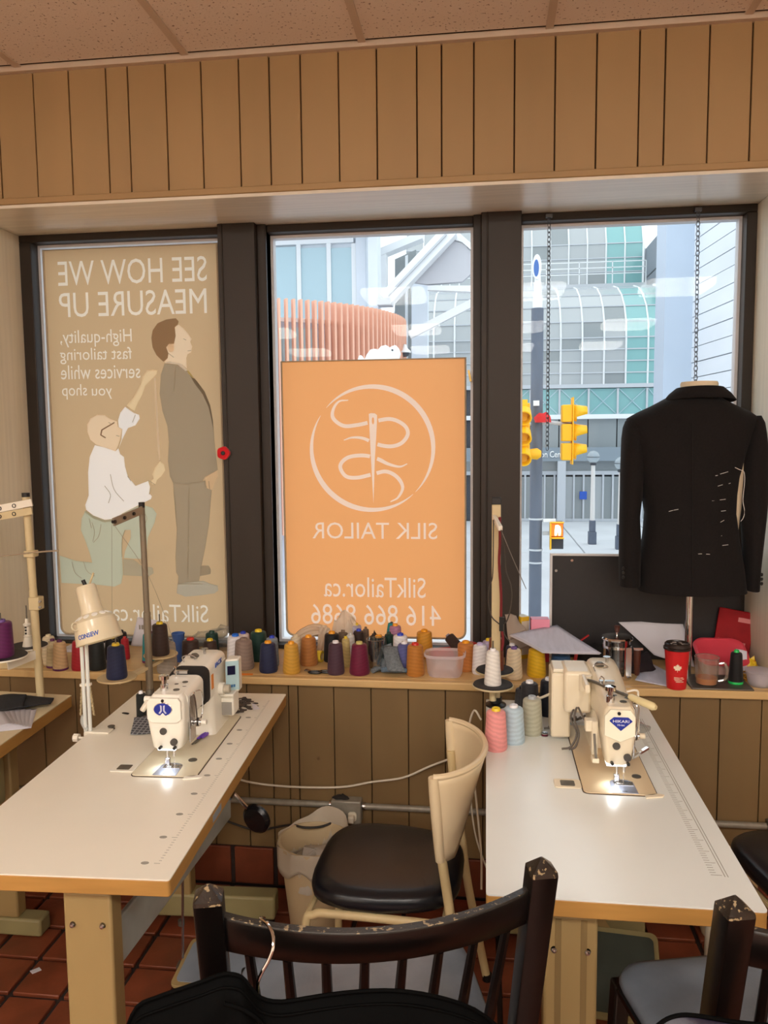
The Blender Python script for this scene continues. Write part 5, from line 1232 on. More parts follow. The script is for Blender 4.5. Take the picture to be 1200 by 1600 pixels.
MB().tube(smoothpath([P(787,975,2.49), P(788,990,2.48), P(796,1002,2.47)],4), .002, 6).build('wire_tail', M_wire, s2, world=True)
ru = P(773,1050,2.66); rl_ = P(770,1073,2.52)
MB().bar((ru.x-.002,2.66,ru.z-.012),(rl_.x,2.52,rl_.z-.008),.02,.01).build('disc_arm', M_black, s2, world=True)
MB().cyl((rl_.x,rl_.y,rl_.z-.045),(rl_.x,rl_.y,rl_.z-.002),.011,n=12).build('disc_post', M_pole3, s2, world=True)
disc(s2, (ru.x,ru.y,ru.z), .066, M_pole3, M_rub); disc(s2, (rl_.x,rl_.y,rl_.z), .0665, M_pole3, M_rub)
spool(ru.x+.004, ru.y, ru.z+.0052, .026, .022, .112, 'rust', 'yellow', 'rust brown thread cone with yellow tip on the upper black foam disc', 'thread cones on stands')
spool(rl_.x, rl_.y, rl_.z+.0052, .0265, .019, .112, 'whitecone', 'white', 'white thread cone on the lower black foam disc', 'thread cones on stands')
rc = thing('red_lace', 'dark red twisted cord hanging down the cream square pole of the right stand', 'cord', (.04,2.6,1.4))
MB().tube(smoothpath([P(781,808,2.57), P(781,850,2.575), P(780,880,2.58), P(783,930,2.58), P(783,970,2.58), P(786,1000,2.58), P(784,1016,2.585)],5), .0045, 7).build('cord', mat('dark red cord', (120,32,36), .8, bump=.4, bs=200), rc, world=True)
th = thing('sewing_thread', 'grey cord slanting from the right stand arm toward the right window', 'thread', (.05,2.5,1.4))
MB().tube([P(783,828,2.48), P(801,872,2.62), P(822,920,2.8)], .0014, 5).build('strand', mat('grey strand', (150,146,140), .7), th, world=True)

# left edge stand
X, Y = -1.545, 2.545
s3 = thing('thread_stand', 'cream pole thread stand with black discs at the left edge of the photo', 'thread stand', (X,Y,.75))
zt = P(43,776,Y).z
MB().cyl((X+.004,Y,.75),(X-.004,Y,1.14),.0135,n=16).cyl((X-.003,Y,1.13),(X-.012,Y,zt),.0125,n=16).build('pole', M_pole3, s3, world=True)
MB().cyl((X-.012,Y,zt-.001),(X-.012,Y,zt+.013),.0135,n=16).build('pole_cap', M_black, s3, world=True)
for (r0, r1, dz) in ((793,796,0),(806,808,.0)):
    pa, pb = P(50,r0-8,Y-.018), P(-40,r1+6,Y-.05)
    br = MB().bar(pa, pb, .008, .024).build('guide_arm', M_white if r0 < 800 else M_pole3, s3, world=True)
    for t in (.3,.55): 
        q = pa+(pb-pa)*t; MB().tube([(q.x+.006*cos(u),q.y-.005,q.z+.006*sin(u)) for u in [2*pi*k/10 for k in range(10)]], .0015, 5, closed=True).build('guide_eye', M_black, br)
MB().box(X-.022,X+.014,Y-.018,Y+.018,P(50,870,Y).z,P(50,860,Y).z).build('collar', M_pole3, s3, world=True, bevel=.003)
MB().tube([P(-30,873,Y-.02), P(55,863,Y-.02), P(92,860,Y-.02)], .0028, 8).build('cross_rod', M_chrome, s3, world=True)
MB().box(X-.012,X+.026,Y-.02,Y+.016,P(60,952,Y).z,P(60,932,Y).z).build('clamp', M_pole3, s3, world=True, bevel=.003)
for r in (938,947): MB().cyl((P(62,r,Y-.02).x,Y-.022,P(62,r,Y).z),(P(62,r,Y-.02).x,Y-.016,P(62,r,Y).z),.0045,n=10).build('screw', M_steel, s3, world=True)
M_dg = mat('black disc', (40,38,40), .6)
d1, d2 = P(4,1027,2.42), P(44,1011,2.60)
disc(s3, d1, .078, M_dg); disc(s3, d2, .066, M_dg)
for d_, r in ((d1,.078),(d2,.066)): MB().lathe([(r,.0),(r*1.02,.002),(r*1.01,.006),(r*.98,.005)], 36, o=d_, cap=False).build('disc_rim', M_white, s3, world=True)
MB().bar(P(12,1040,2.44), P(62,1020,2.55), .008, .03).build('disc_arm', M_white, s3, world=True)
MB().bar(P(-10,1038,2.58), P(66,1036,2.56), .008, .03).build('disc_arm', M_pole3, s3, world=True)
spool(d1.x, d1.y, d1.z+.0045, .036, .033, .115, 'purplebig', 'purple', 'large purple thread cone on the black disc at the left edge', 'thread cones on stands')
wc = thing('empty_cone', 'white empty plastic cone with black marks on the farther black disc at the left', 'cone', (d2.x,d2.y,d2.z+.004))
MB().lathe([(.019,.0),(.012,.034),(.014,.036),(.010,.040),(.008,.07),(.013,.074),(.013,.08),(.007,.084),(.006,.10)], 18, cap=False).build('cone', M_white, wc)
for k in range(3): MB().box(-.003,.003,-.0105,-.008,.044+.011*k,.051+.011*k).build('mark', M_black, wc)

# ------------------------------------------------------------------ clamp lamp on the left table
dl_ = thing('desk_lamp', 'cream metal clamp lamp with vented shade beside the left sewing machine', 'lamp', tuple(PZ(140,1142,TZ)))
b0 = PZ(146,1143,TZ)+Vector((-.002,0,0)); LYY = b0.y-.01
base = MB().box(b0.x-.018,b0.x+.06,b0.y-.02,b0.y+.018,TZ,TZ+.006).build('clamp_plate', M_white, dl_, world=True, bevel=.002)
MB().box(b0.x-.020,b0.x-.004,b0.y-.02,b0.y+.018,TZ-.06,TZ+.004).build('clamp_jaw', M_white, base, bevel=.002)
MB().cyl((b0.x-.048,b0.y,TZ-.022),(b0.x-.02,b0.y,TZ-.022),.004,n=10).cyl((b0.x-.062,b0.y,TZ-.022),(b0.x-.046,b0.y,TZ-.022),.013,n=8).build('clamp_screw', M_white, base)
a0 = Vector((b0.x-.010,LYY,TZ+.004)); a1 = P(131,1008,LYY-.03)
for s in (-.0075,.0075): MB().tube([a0+Vector((s,0,0)), a1+Vector((s,0,.01))], .0058, 8).build('arm_tube', mat('white lamp arm', (222,226,222), .35), dl_, world=True)
MB().tube(smoothpath([P(131,1118,LYY), P(130,1128,LYY), P(136,1140,LYY)],3), .008, 6).build('lower_joint', mat('grey joint', (176,180,176), .45), dl_, world=True)
for px0, px1 in ((128,126),(140,147)):
    A, B = P(px0,1070,LYY-.012), P(px1,1118,LYY-.012)
    sp = []
    for i in range(85):
        t = i/84; q = A+(B-A)*t; sp.append(q+Vector((.003*cos(i*1.9), .003*sin(i*1.9), 0)))
    MB().tube(sp, .0011, 4).build('spring', M_pole3, dl_, world=True)
MB().bar(P(126,1070,LYY-.012), P(142,1069,LYY-.012), .012, .008).build('spring_bar', M_white, dl_, world=True)
p0, p1 = P(133,914,LYY-.03), P(156,1002,LYY-.055)
ax = (p1-p0).normalized(); Lh = (p1-p0).length
M_shade = mat('cream lamp shade', (224,212,182), .28, coat=.3)
rotm = ax.to_track_quat('Z','Y').to_matrix().to_4x4(); SM = Matrix.Translation(p0) @ rotm
sh = MB().lathe([(.0,.0),(.026,.002),(.030,.008),(.031,Lh*.42),(.034,Lh*.50),(.052,Lh*.58),(.060,Lh*.62),(.0665,Lh*.97),(.068,Lh*.985),(.0665,Lh),(.064,Lh*.985),(.058,Lh*.64),(.0,Lh*.55)], 36, M=SM, cap=False).build('shade', M_shade, dl_, world=True)
for k in range(12):
    a = 2*pi*k/12; M = SM @ Matrix.Rotation(a,4,'Z') @ Matrix.Translation((.0455,0,Lh*.548)) @ Matrix.Rotation(-.55,4,'Y')
    MB().lathe([(.009,-.0005),(.009,.0016),(0,.0016)], 12, M=M @ Matrix.Rotation(pi,4,'X')).build('vent_hole', mat('painted vent glow', (250,248,240), .5, emit=.0), sh)  # plain white discs, lamp light through the vents painted as colour
# word on the shade, wrapped on its side facing the room
wl = lettering('CONSEW', -.033,.033,0,.0135, 0, mat('blue logo letters', (40,90,190), .4), sh, depth=.0008, world=False, bold=.02)
la = atan2(-1, .12)
pv = (SM.inverted() @ Vector((p0.x+.15, 0, p0.z))) ; pv.z = 0; base_a = atan2(pv.y, pv.x)
up_l = SM.inverted().to_3x3() @ Vector((0,0,1))
for v in wl.data.vertices:
    u, w = v.co.x, v.co.z
    zz = Lh*.90 - w; rr = .060+(.0665-.060)*((zz-Lh*.62)/(Lh*.35))+.0008
    a = base_a - u/rr
    v.co = SM @ Vector((rr*cos(a), rr*sin(a), zz))
MB().tube([SM @ Vector((0,0,0)), SM @ Vector((-.003,0,-.016))], .006, 10).build('switch', M_black, dl_, world=True)
MB().tube([P(140,912,LYY-.03), P(146,895,LYY-.03)], .003, 6).build('switch_stick', M_pole3, dl_, world=True)
MB().tube([SM @ Vector((.06*cos(a_)*0-.066-.012*cos(t), .0+.0*t, Lh*.66+.012*sin(t))) for t, a_ in [(2*pi*k/12, 0) for k in range(12)]], .0022, 6, closed=True).build('ring_handle', M_shade, dl_, world=True)
bl = MB().lathe([(.012,Lh*.6),(.03,Lh*.75),(.03,Lh*.85),(.015,Lh*.93),(0,Lh*.94)], 18, M=SM).build('bulb', mat('frosted bulb', (250,248,235), .4), dl_, world=True)
# ------------------------------------------------------------------ things on the sill
def onS(px, py): return PZ(px, py, .80)
# scissors
sc = thing('scissors', 'black handled scissors lying on the sill between gold and plum cones', 'scissors', tuple(onS(494,1050)))
c = onS(500,1052)
for dx, dy, r in ((-.018,-.002,1),(.022,.008,1)):
    MB().tube([(c.x+dx+.023*cos(a), c.y+dy+.011*sin(a), .8045) for a in [2*pi*k/18 for k in range(18)]], .0042, 8, closed=True).build('handle_ring', M_black, sc, world=True)
MB().bar((c.x-.03,c.y+.006,.8045),(c.x-.058,c.y+.026,.8045),.008,.005).build('blade', M_steel, sc, world=True)
MB().bar((c.x-.026,c.y+.012,.8035),(c.x-.062,c.y+.020,.8035),.007,.004).build('blade', M_dsteel, sc, world=True)
# clear plastic bag and white carrier bag
bag = thing('plastic_bag', 'clear crumpled plastic bag lying behind the cones under the left banner', 'bag', tuple(P(335,1000,3.03)))
M_clear = glass('clear film', (.96,.97,.97), .10, body=.16, bcol=(226,222,214), rough=.12)
crumple(P(345,1000,3.0).x,3.085,.80,.175,.040,.085,4.2,16).build('film', M_clear, bag, world=True, sharp=80)
wb = thing('carrier_bag', 'knotted white carrier bag lying against the orange banner', 'bag', tuple(P(500,1000,3.05)))
M_wbag = mat('thin white plastic', (244,232,214), .35, trans=.5, bump=.3, bs=40)
crumple(-.552,3.068,.84,.058,.030,.115,2.1,18).build('bag_body', M_wbag, wb, world=True, sharp=60)
def flap(pts0, pts1, n=10):
    def fn(u, v):
        a, b = smoothpath(pts0, 4), smoothpath(pts1, 4)
        i = min(int(u*(len(a)-1)), len(a)-2); t = u*(len(a)-1)-i
        p = a[i].lerp(a[i+1], t); q = b[i].lerp(b[i+1], t); r = p.lerp(q, v)
        return r+Vector((0, .006*sin(v*16+u*4), .003*sin(v*11)))
    return MB().grid(fn, 14, n)
flap([P(510,978,3.05),P(490,975,3.05),P(470,983,3.04),P(460,992,3.03)],[P(515,988,3.04),P(495,990,3.03),P(476,996,3.02),P(466,1000,3.02)]).build('bag_handle', M_wbag, wb, world=True, thick=.001)
flap([P(500,978,3.04),P(497,990,3.03),P(496,1008,3.02),P(495,1016,3.02)],[P(516,982,3.04),P(513,995,3.03),P(510,1010,3.02),P(507,1020,3.02)]).build('bag_handle', M_wbag, wb, world=True, thick=.001)
MB().lathe([(.022,.80),(.026,.82),(.028,.85)], 20, (-.552,3.068,0), cap=False).build('bag_base', M_wbag, wb, world=True, thick=.002)
# yellow tape roll
tr_ = thing('tape_roll', 'small roll of yellow tape standing on edge right of the copper cone', 'tape', tuple(onS(500,1033)))
q = P(500,1022,2.93)
MB().lathe([(.014,-.009),(.022,-.009),(.022,.009),(.014,.009),(.014,-.009)], 20, M=Matrix.Translation((q.x,2.93,.822)) @ Matrix.Rotation(pi/2,4,'Y') @ Matrix.Rotation(.2,4,'X'), cap=False).build('tape', mat('yellow tape', (226,200,60), .4), tr_, world=True)
MB().lathe([(.0125,-.008),(.014,-.008),(.014,.008),(.0125,.008),(.0125,-.008)], 20, M=Matrix.Translation((q.x,2.93,.822)) @ Matrix.Rotation(pi/2,4,'Y') @ Matrix.Rotation(.2,4,'X'), cap=False).build('core', mat('card core', (170,150,110), .8), tr_, world=True)
# blue cup
bc = thing('blue_cup', 'blue tapered plastic cup between the warm grey and the dark brown cones', 'cup', tuple(P(281,1040,2.89)))
q = P(280,1040,2.89)
MB().lathe([(.018,.80),(.024,.905),(.0255,.907),(.0255,.911),(.0235,.911),(.017,.803),(0,.803)], 24, (q.x,2.89,0), cap=False).build('cup', mat('blue plastic', (70,104,170), .35), bc, world=True)
MB().lathe([(.0185,.80),(.0185,.804),(0,.804)], 20, (q.x,2.89,0), cap=False).build('foot', mat('blue plastic', (70,104,170), .35), bc, world=True)
# drinking glass
dg_ = thing('drinking_glass', 'clear drinking glass between the burgundy cone and the folded denim', 'glass', tuple(onS(584,1051)))
q = onS(585,1052); q = Vector((q.x+.0,q.y+.035,.80))
M_gl = glass('drinking glass', (.90,.93,.93), .16)
MB().lathe([(.0,.0),(.026,.0),(.029,.012),(.034,.118),(.0325,.118),(.027,.014),(0,.008)], 28, q, cap=False).build('body', M_gl, dg_, world=True)
MB().tube([(q.x+.033*cos(a),q.y+.033*sin(a),q.z+.118) for a in [2*pi*k/28 for k in range(28)]], .0012, 6, closed=True).build('rim', glass('glass rim', (.8,.84,.84), .25), dg_, world=True)
# folded denim
dn = thing('denim_scraps', 'folded grey blue denim scraps slumped beside the ochre cone', 'cloth', tuple(onS(610,1056)))
M_den = mat('grey denim', (112,120,126), .9, var=.3, vs=(140,140,140), bump=.3, bs=300)
M_den2 = mat('blue grey denim', (92,112,130), .9, var=.3, vs=(140,140,140), bump=.3, bs=300)
D0 = onS(608,1056)
def cloth(A, B, C_, D_, sag, nm, m, par, wob=.004, f=9, th=.002):
    A, B, C_, D_ = map(Vector, (A,B,C_,D_))
    def fn(u, v):
        p = A.lerp(B, u).lerp(D_.lerp(C_, u), v)
        return p+Vector((wob*.4*sin(f*v+2*u), wob*sin(f*u+3*v), -sag*sin(pi*u)*sin(pi*v)+wob*.8*sin(f*.8*v+u*3)))
    return MB().grid(fn, 12, 12).build(nm, m, par, world=True, thick=th, sharp=70)
cloth(P(595,1012,2.86),P(621,1010,2.85),P(632,1052,2.76),P(606,1046,2.77),-.014,'denim_fold',M_den,dn,.004,6)
cloth(P(588,1014,2.88),P(611,1005,2.87),P(618,1030,2.86),P(588,1038,2.86),-.008,'denim_fold',M_den,dn,.003,7)
for k,(x0,y0,x1,y1,m) in enumerate(((582,1053,612,1044,M_den),(596,1055,636,1056,M_den2),(590,1048,630,1046,M_den2))):
    a, b = onS(x0,y0), onS(x1,y1); a.z = b.z = .811+.008*k; a.y = max(a.y, 2.737); b.y = max(b.y, 2.737)
    MB().tube(smoothpath([a, a.lerp(b,.4)+Vector((0,.004,.003)), b],4), [.009,.010,.010,.011,.011,.010,.010,.009,.008][:9], 9).build('denim_roll', m, dn, world=True)
crumple(D0.x,D0.y+.065,.80,.045,.032,.055,7,14).build('denim_heap', M_den, dn, world=True, sharp=70)
hp = thing('cloth_heap', 'small heap of dark brown cloth behind the burgundy cone', 'cloth', tuple(P(584,1000,3.05)))
crumple(-.430,3.065,.80,.034,.03,.075,9,12).build('cloth', mat('dark brown cloth', (62,50,42), .95, bump=.3, bs=200), hp, world=True, sharp=70)
tcn = thing('thread_cone', 'thin teal thread cone leaning against the orange banner behind the denim', 'thread cone', (-.372,3.085,.80), 0, 'thread cones on the sill')
MB().lathe([(.019,0),(.0195,.004),(.014,.112),(.011,.115),(0,.115)], 22, M=Matrix.Translation((-.383,3.085,.805)) @ Matrix.Rotation(.12,4,'Y')).build('thread', thread_mat('thread teal', TC['teal']), tcn, world=True)
MB().lathe([(.006,.112),(.005,.12),(.0,.12)], 12, M=Matrix.Translation((-.383,3.085,.805)) @ Matrix.Rotation(.12,4,'Y')).build('cone_tip', mat('cone tip teal', TC['darkteal'], .5), tcn, world=True)
# lying cones at the right of the orange banner
def lying(x, y, z, dirv, rb, rt_, h, body, tip, label):
    s = thing('thread_cone', label, 'thread cone', (x,y,z), 0, 'thread cones on the sill')
    M = Matrix.Translation((x,y,z)) @ Vector(dirv).normalized().to_track_quat('Z','Y').to_matrix().to_4x4()
    MB().lathe([(rb*.4,.004),(rb*.93,0),(rb,.006),(rt_,h*.97),(rt_*.86,h),(0,h)], 26, M=M).build('thread', thread_mat('thread '+body, TC[body]), s, world=True)
    MB().lathe([(rt_*.5,h-.003),(rt_*.42,h+.009),(rt_*.25,h+.009),(rt_*.25,h-.005)], 16, M=M, cap=False).build('cone_tip', mat('cone tip '+tip, TIP[tip], .4), s, world=True)
TC['scarlet'] = (196,40,36)
a = P(676,1012,2.99); b = P(711,1012,2.99)
lying(b.x,2.995,.8275,(-1,.05,-.045),.027,.022,.085,'scarlet','red','scarlet thread cone lying on its side behind the plastic tub')
lying(.020,3.03,.831,(-.9,.15,.0),.030,.024,.10,'scarlet','red','scarlet thread cone with its base showing, lying under the tilted dark cone') if 0 else None
lying(-.045,3.055,.829,(-.55,.8,0),.0285,.023,.05,'scarlet','red','scarlet thread cone facing the room, behind the dark tilted cone')
lying(-.073,2.955,.8245,(-.72,.5,.72),.0245,.020,.105,'darkbrown','dusk','dark brown thread cone tilted against the scarlet one behind the tan orange cone')
# clear plastic tub
tb = thing('plastic_tub', 'empty translucent plastic tub on the sill between ochre and tan orange cones', 'tub', tuple(onS(694,1062)))
q = onS(694,1062); cx_, cy_ = q.x, q.y+.062
M_tub = glass('translucent plastic', (.98,.97,.99), .06, body=.34, bcol=(252,248,255), rough=.15)
def rr3(hw, hh, r, z): return [(cx_+a, cy_+b, z) for a, b in rrect(hw, hh, r, 6)]
MB().loft([rr3(.056,.044,.030,.801),rr3(.062,.050,.034,.812),rr3(.069,.056,.040,.872)], cap=False).build('wall', M_tub, tb, world=True)
MB().prism([(cx_+a, cy_+b) for a, b in rrect(.057,.045,.030,6)], .801, .803).build('base', M_tub, tb, world=True)
MB().loft([rr3(.068,.055,.040,.872),rr3(.074,.061,.044,.872),rr3(.075,.062,.044,.880),rr3(.072,.059,.042,.882)], cap=False).build('rim', glass('tub rim', (.97,.96,.99), .10, body=.6, bcol=(250,246,255), rough=.15), tb, world=True)
# left end: papers and pad
pdp = thing('paper_pad', 'white paper pad lying on the sill behind the tan and red cones', 'paper', tuple(P(112,1010,3.0)))
MB().box(-1.70,-1.52,2.97,3.08,.80,.812).build('pad', M_paper, pdp, world=True, bevel=.001)
MB().box(-1.66,-1.58,2.985,3.05,.812,.832).build('staple_box', mat('grey card', (120,112,106), .6), pdp, world=True, bevel=.003)
cd = thing('price_card', 'printed paper card leaning on the taupe banner behind the brown cone', 'paper', tuple(P(193,1000,3.09)))
cloth((-1.44,3.12,.915),(-1.33,3.125,.895),(-1.345,3.085,.802),(-1.455,3.08,.802),.004,'card',M_paper,cd,.001,4,.0008)
for k in range(7): MB().box(-1.425+.011*k,-1.420+.011*k+.003*(k%2),3.099,3.100,.868,.886).build('bar_mark', M_print, cd, world=True)
orp = thing('orange_card', 'flat orange card on the sill edge under the taupe cone', 'card', tuple(onS(385,1055)))
q = onS(381,1054); MB().prism([(q.x-.03,q.y-.012),(q.x+.035,q.y-.004),(q.x+.03,q.y+.014),(q.x-.02,q.y+.012)], .80, .8008).build('card', mat('orange card', (226,130,30), .7), orp, world=True)

# right end of the sill
pst = thing('paper_sheets', 'sheaf of white sheets with pencil notes drooping over the yellow and petrol cones', 'paper', tuple(P(860,1000,2.85)))
A, B, C_, D_ = P(795,993,2.93), P(868,978,3.03), P(937,1023,2.80), P(848,1020,2.755)
for k in range(4):
    o_ = Vector((.002*k,.001*k,.0012*k)); cloth(A+o_,B+o_,C_+o_,D_+o_,.006-.0,'sheet',M_paperl if k == 3 else M_paper,pst,.0012,5,.0007)
sh1 = thing('paper_sheet', 'large curling white sheet leaning on the black board behind the french press', 'paper', tuple(P(1020,1000,3.05)))
A, B, C_, D_ = P(966,972,3.075), P(1066,972,3.085), P(1086,1042,2.985), P(1022,1024,3.02)
cloth(A,B,C_,D_,.012,'sheet',M_paper,sh1,.002,3,.0007)
sh2 = thing('paper_sheet', 'flat white sheet with pencil sketches on the sill left of the red cup', 'paper', tuple(onS(1020,1070)))
A, B, C_, D_ = onS(1012,1035), onS(1052,1056), onS(1050,1078), onS(992,1064)
for v in (A,B,C_,D_): v.z = .8035; v.y = max(v.y, 2.73)
cloth(A,B,C_,D_,-.002,'sheet',M_paperl,sh2,.0008,5,.0006)
pbg = thing('paper_bag', 'crumpled grey brown paper leaning by the dark mullion behind the right thread stand', 'paper', tuple(P(805,990,3.05)))
cloth(P(788,958,3.06),P(806,962,3.05),P(822,985,3.0),P(795,1000,2.97),-.01,'sheet',mat('grey brown paper', (176,160,146), .85, trans=.15),pbg,.004,6,.0008)
cloth(P(795,1000,2.97),P(822,985,3.0),P(828,1010,2.96),P(796,1020,2.95),-.01,'sheet',mat('grey brown paper', (176,160,146), .85, trans=.15),pbg,.004,6,.0008)
def carton(name, label, px, row0, row1, w, dpt, Y, m_front, m_top, rz, tilt=0., z=.80):
    b = thing(name, label, 'box', (P(px,row1,Y).x, Y, z), rz)
    h = P(px,row0,Y).z-.80
    M = Matrix.Rotation(tilt,4,'X')
    MB().box(-w/2,w/2,-dpt/2,dpt/2,0,h,M).build('carton', m_front, b, bevel=.0015)
    MB().box(-w/2+.001,w/2-.001,-dpt/2+.001,dpt/2-.001,h-.0005,h+.001,M).build('lid', m_top, b)
    return b, h, M
b_, h, M = carton('pink_box','small pink and crimson box on the sill in front of the grey pole',843,966,1000,.068,.05,3.03,mat('crimson card', (170,26,50), .5),mat('pink card', (236,150,176), .5),.05)
MB().box(-.0345,.0345,-.0258,-.0245,h*.45,h,M).build('pink_panel', mat('pink card', (236,150,176), .5), b_)
b_, h, M = carton('yellow_box','small yellow and white box tilted beside the dark mullion',816,962,992,.035,.045,3.065,mat('yellow card', (232,190,40), .5),mat('white card', (226,220,200), .6),.5,.0)
MB().box(-.0165,.0165,-.0235,-.0222,h*.1,h*.9,M).build('white_panel', mat('white card', (226,220,200), .6), b_)
for k in range(3): MB().box(-.012,.010-.003*k,-.0242,-.0234,h*(.3+.15*k),h*(.34+.15*k),M).build('print_line', M_print, b_)
rs = thing('red_scrap', 'thin red plastic strip sticking up in front of the black board', 'strip', tuple(P(912,1000,3.0)))
MB().bar(P(904,1003,3.0), P(920,992,3.0), .012, .004).bar(P(904,1003,3.0), Vector((P(898,1010,3.0).x,3.0,.80)), .012, .004).build('strip', M_red, rs, world=True)
dh = thing('dark_cloth', 'heap of black cloth on the sill behind the french press', 'cloth', tuple(P(930,1020,3.0)))
crumple(.47,3.04,.80,.13,.055,.075,5.5,16).build('cloth', M_blackm, dh, world=True, sharp=70)
dh = thing('dark_cloth', 'heap of black and plum cloth on the sill under the curling white sheet', 'cloth', tuple(P(1010,1035,2.95)))
crumple(.555,2.935,.80,.062,.05,.062,6.5,14).build('cloth', mat('plum black cloth', (40,30,34), .95), dh, world=True, sharp=70)
# french press
fp = thing('french_press', 'glass and chrome french press with a brown handle behind the right machine', 'french press', (P(963,1070,2.84).x,2.84,.80))
x, y = P(963,1050,2.84).x, 2.84
zt = P(963,998,2.84).z; R_ = .050
MB().lathe([(0,.812),(R_-.006,.812),(R_-.004,.82),(R_-.004,zt-.004),(R_-.0055,zt-.004),(R_-.006,.822),(0,.816)], 28, (x,y,0), cap=False).build('beaker', glass('press glass', (.86,.88,.9), .12), fp, world=True)
MB().lathe([(R_-.012,.80),(R_,.80),(R_,.815),(R_-.004,.818),(R_-.012,.803)], 28, (x,y,0), cap=False).build('base_ring', M_chrome, fp, world=True)
for a in (.4,2.0,3.6,5.2): MB().bar((x+R_*cos(a),y+R_*sin(a),.81),(x+R_*cos(a),y+R_*sin(a),zt-.002),.010,.003,(cos(a),sin(a),0)).build('frame_strap', M_chrome, fp, world=True)
MB().lathe([(R_-.002,zt-.028),(R_+.001,zt-.028),(R_+.001,zt-.02),(R_-.002,zt-.02)], 28, (x,y,0), cap=False).build('frame_ring', M_chrome, fp, world=True)
ld = MB().lathe([(0,zt),(R_+.004,zt),(R_+.005,zt+.004),(R_+.001,zt+.009),(.02,zt+.012),(.006,zt+.014),(0,zt+.014)], 28, (x,y,0)).build('lid', M_chrome, fp, world=True)
MB().cyl((x,y,zt+.012),(x,y,zt+.026),.003,n=8).build('plunger_rod', M_chrome, ld)
M_wood = mat('dark wood', (74,36,24), .4, var=.2)
MB().lathe([(.006,zt+.024),(.0085,zt+.032),(.0105,zt+.046),(.009,zt+.048),(0,zt+.048)], 16, (x,y,0)).build('plunger_knob', M_wood, ld)
MB().cyl((x,y,.84),(x,y,zt),.0025,n=8).build('plunger_rod', M_chrome, fp, world=True)
MB().lathe([(0,.838),(R_-.009,.838),(R_-.009,.846),(0,.846)], 24, (x,y,0)).build('plunger_filter', M_dsteel, fp, world=True)
hx_ = x+R_+.012
MB().box(x+R_-.001,hx_+.018,y-.05,y-.038,zt-.026,zt-.018).build('handle_bracket', M_chrome, fp, world=True)
MB().bar((x+R_-.016,y-.044,.818),(x+R_-.016,y-.044,zt-.02),.018,.006,(0,1,0)).build('handle_plate', M_chrome, fp, world=True)
MB().lathe([(.006,.822),(.010,.83),(.0125,.89),(.012,zt-.026),(0,zt-.024)], 14, (x+R_+.012,y-.044,0)).build('handle', M_wood, fp, world=True)
# red paper cup with maple leaf
cp = thing('paper_cup', 'red paper coffee cup with a white maple leaf and dark lid', 'cup', tuple(onS(1060,1080)))
q = onS(1060,1079); cy_ = q.y+.032; x = q.x; 
cup_m = mat('red cup paper', (206,30,34), .45)
hC = P(1060,1016,cy_-.03).z-.80
MB().lathe([(.030,.0),(.031,.001),(.040,hC-.004),(.0405,hC),(.039,hC),(.030,.004),(0,.004)], 32, (x,cy_,.80), cap=False).build('cup', cup_m, cp, world=True)
ldp = MB().lathe([(.0405,hC-.004),(.0445,hC-.003),(.0445,hC+.004),(.0415,hC+.006),(.0405,hC+.016),(.037,hC+.019),(.035,hC+.014),(0,hC+.014)], 32, (x,cy_,.80), cap=False).build('lid', mat('dark brown lid', (34,24,22), .3), cp, world=True)
for k in range(5):
    a = -.3+1.1*k; MB().box(-.006,.006,-.0025,.0025,0,.003, Matrix.Translation((x+.018*cos(a),cy_+.018*sin(a),.80+hC+.0135)) @ Matrix.Rotation(a+1.2,4,'Z')).build('lid_emboss', mat('pale lid marks', (150,140,132), .4), ldp)
leaf = [(0,1),(.18,.66),(.38,.76),(.30,.36),(.52,.58),(.60,.44),(.88,.48),(.78,.24),(.95,.12),(.50,-.22),(.56,-.42),(.06,-.34),(.05,-.75)]
leaf = leaf+[(-a, b) for a, b in reversed(leaf[1:])]
def wrap(mb, nm, m, par, r_at, x, y):        # lay flat print on a cup wall facing the room
    mb.v = [(x+(r_at(z)+.0006-yy)*sin(u/ r_at(z)+.02), y-(r_at(z)+.0006-yy)*cos(u/r_at(z)+.02), z) for u, yy, z in mb.v]
    return mb.build(nm, m, par, world=True, smooth=False)
rc_ = lambda z: .031+(.0405-.031)*(z-.80)/hC
M_pr = mat('cream print', (240,222,196), .5)
wrap(MB().xz([(-.006+.0145*a, .80+hC*.55+.0165*b) for a, b in leaf], 0, .0004), 'maple_leaf', M_pr, cp, rc_, x, cy_)
for k, (u0, u1) in enumerate(((-.016,.014),(-.016,.018),(-.014,.010),(-.010,.016))):
    wrap(MB().xz([(u0+(u1-u0)*i/8, .80+hC*(.31-.035*k)) for i in range(9)]+[(u1-(u1-u0)*i/8, .80+hC*(.325-.035*k)) for i in range(9)], 0, .0003), 'print_line', M_pr, cp, rc_, x, cy_)
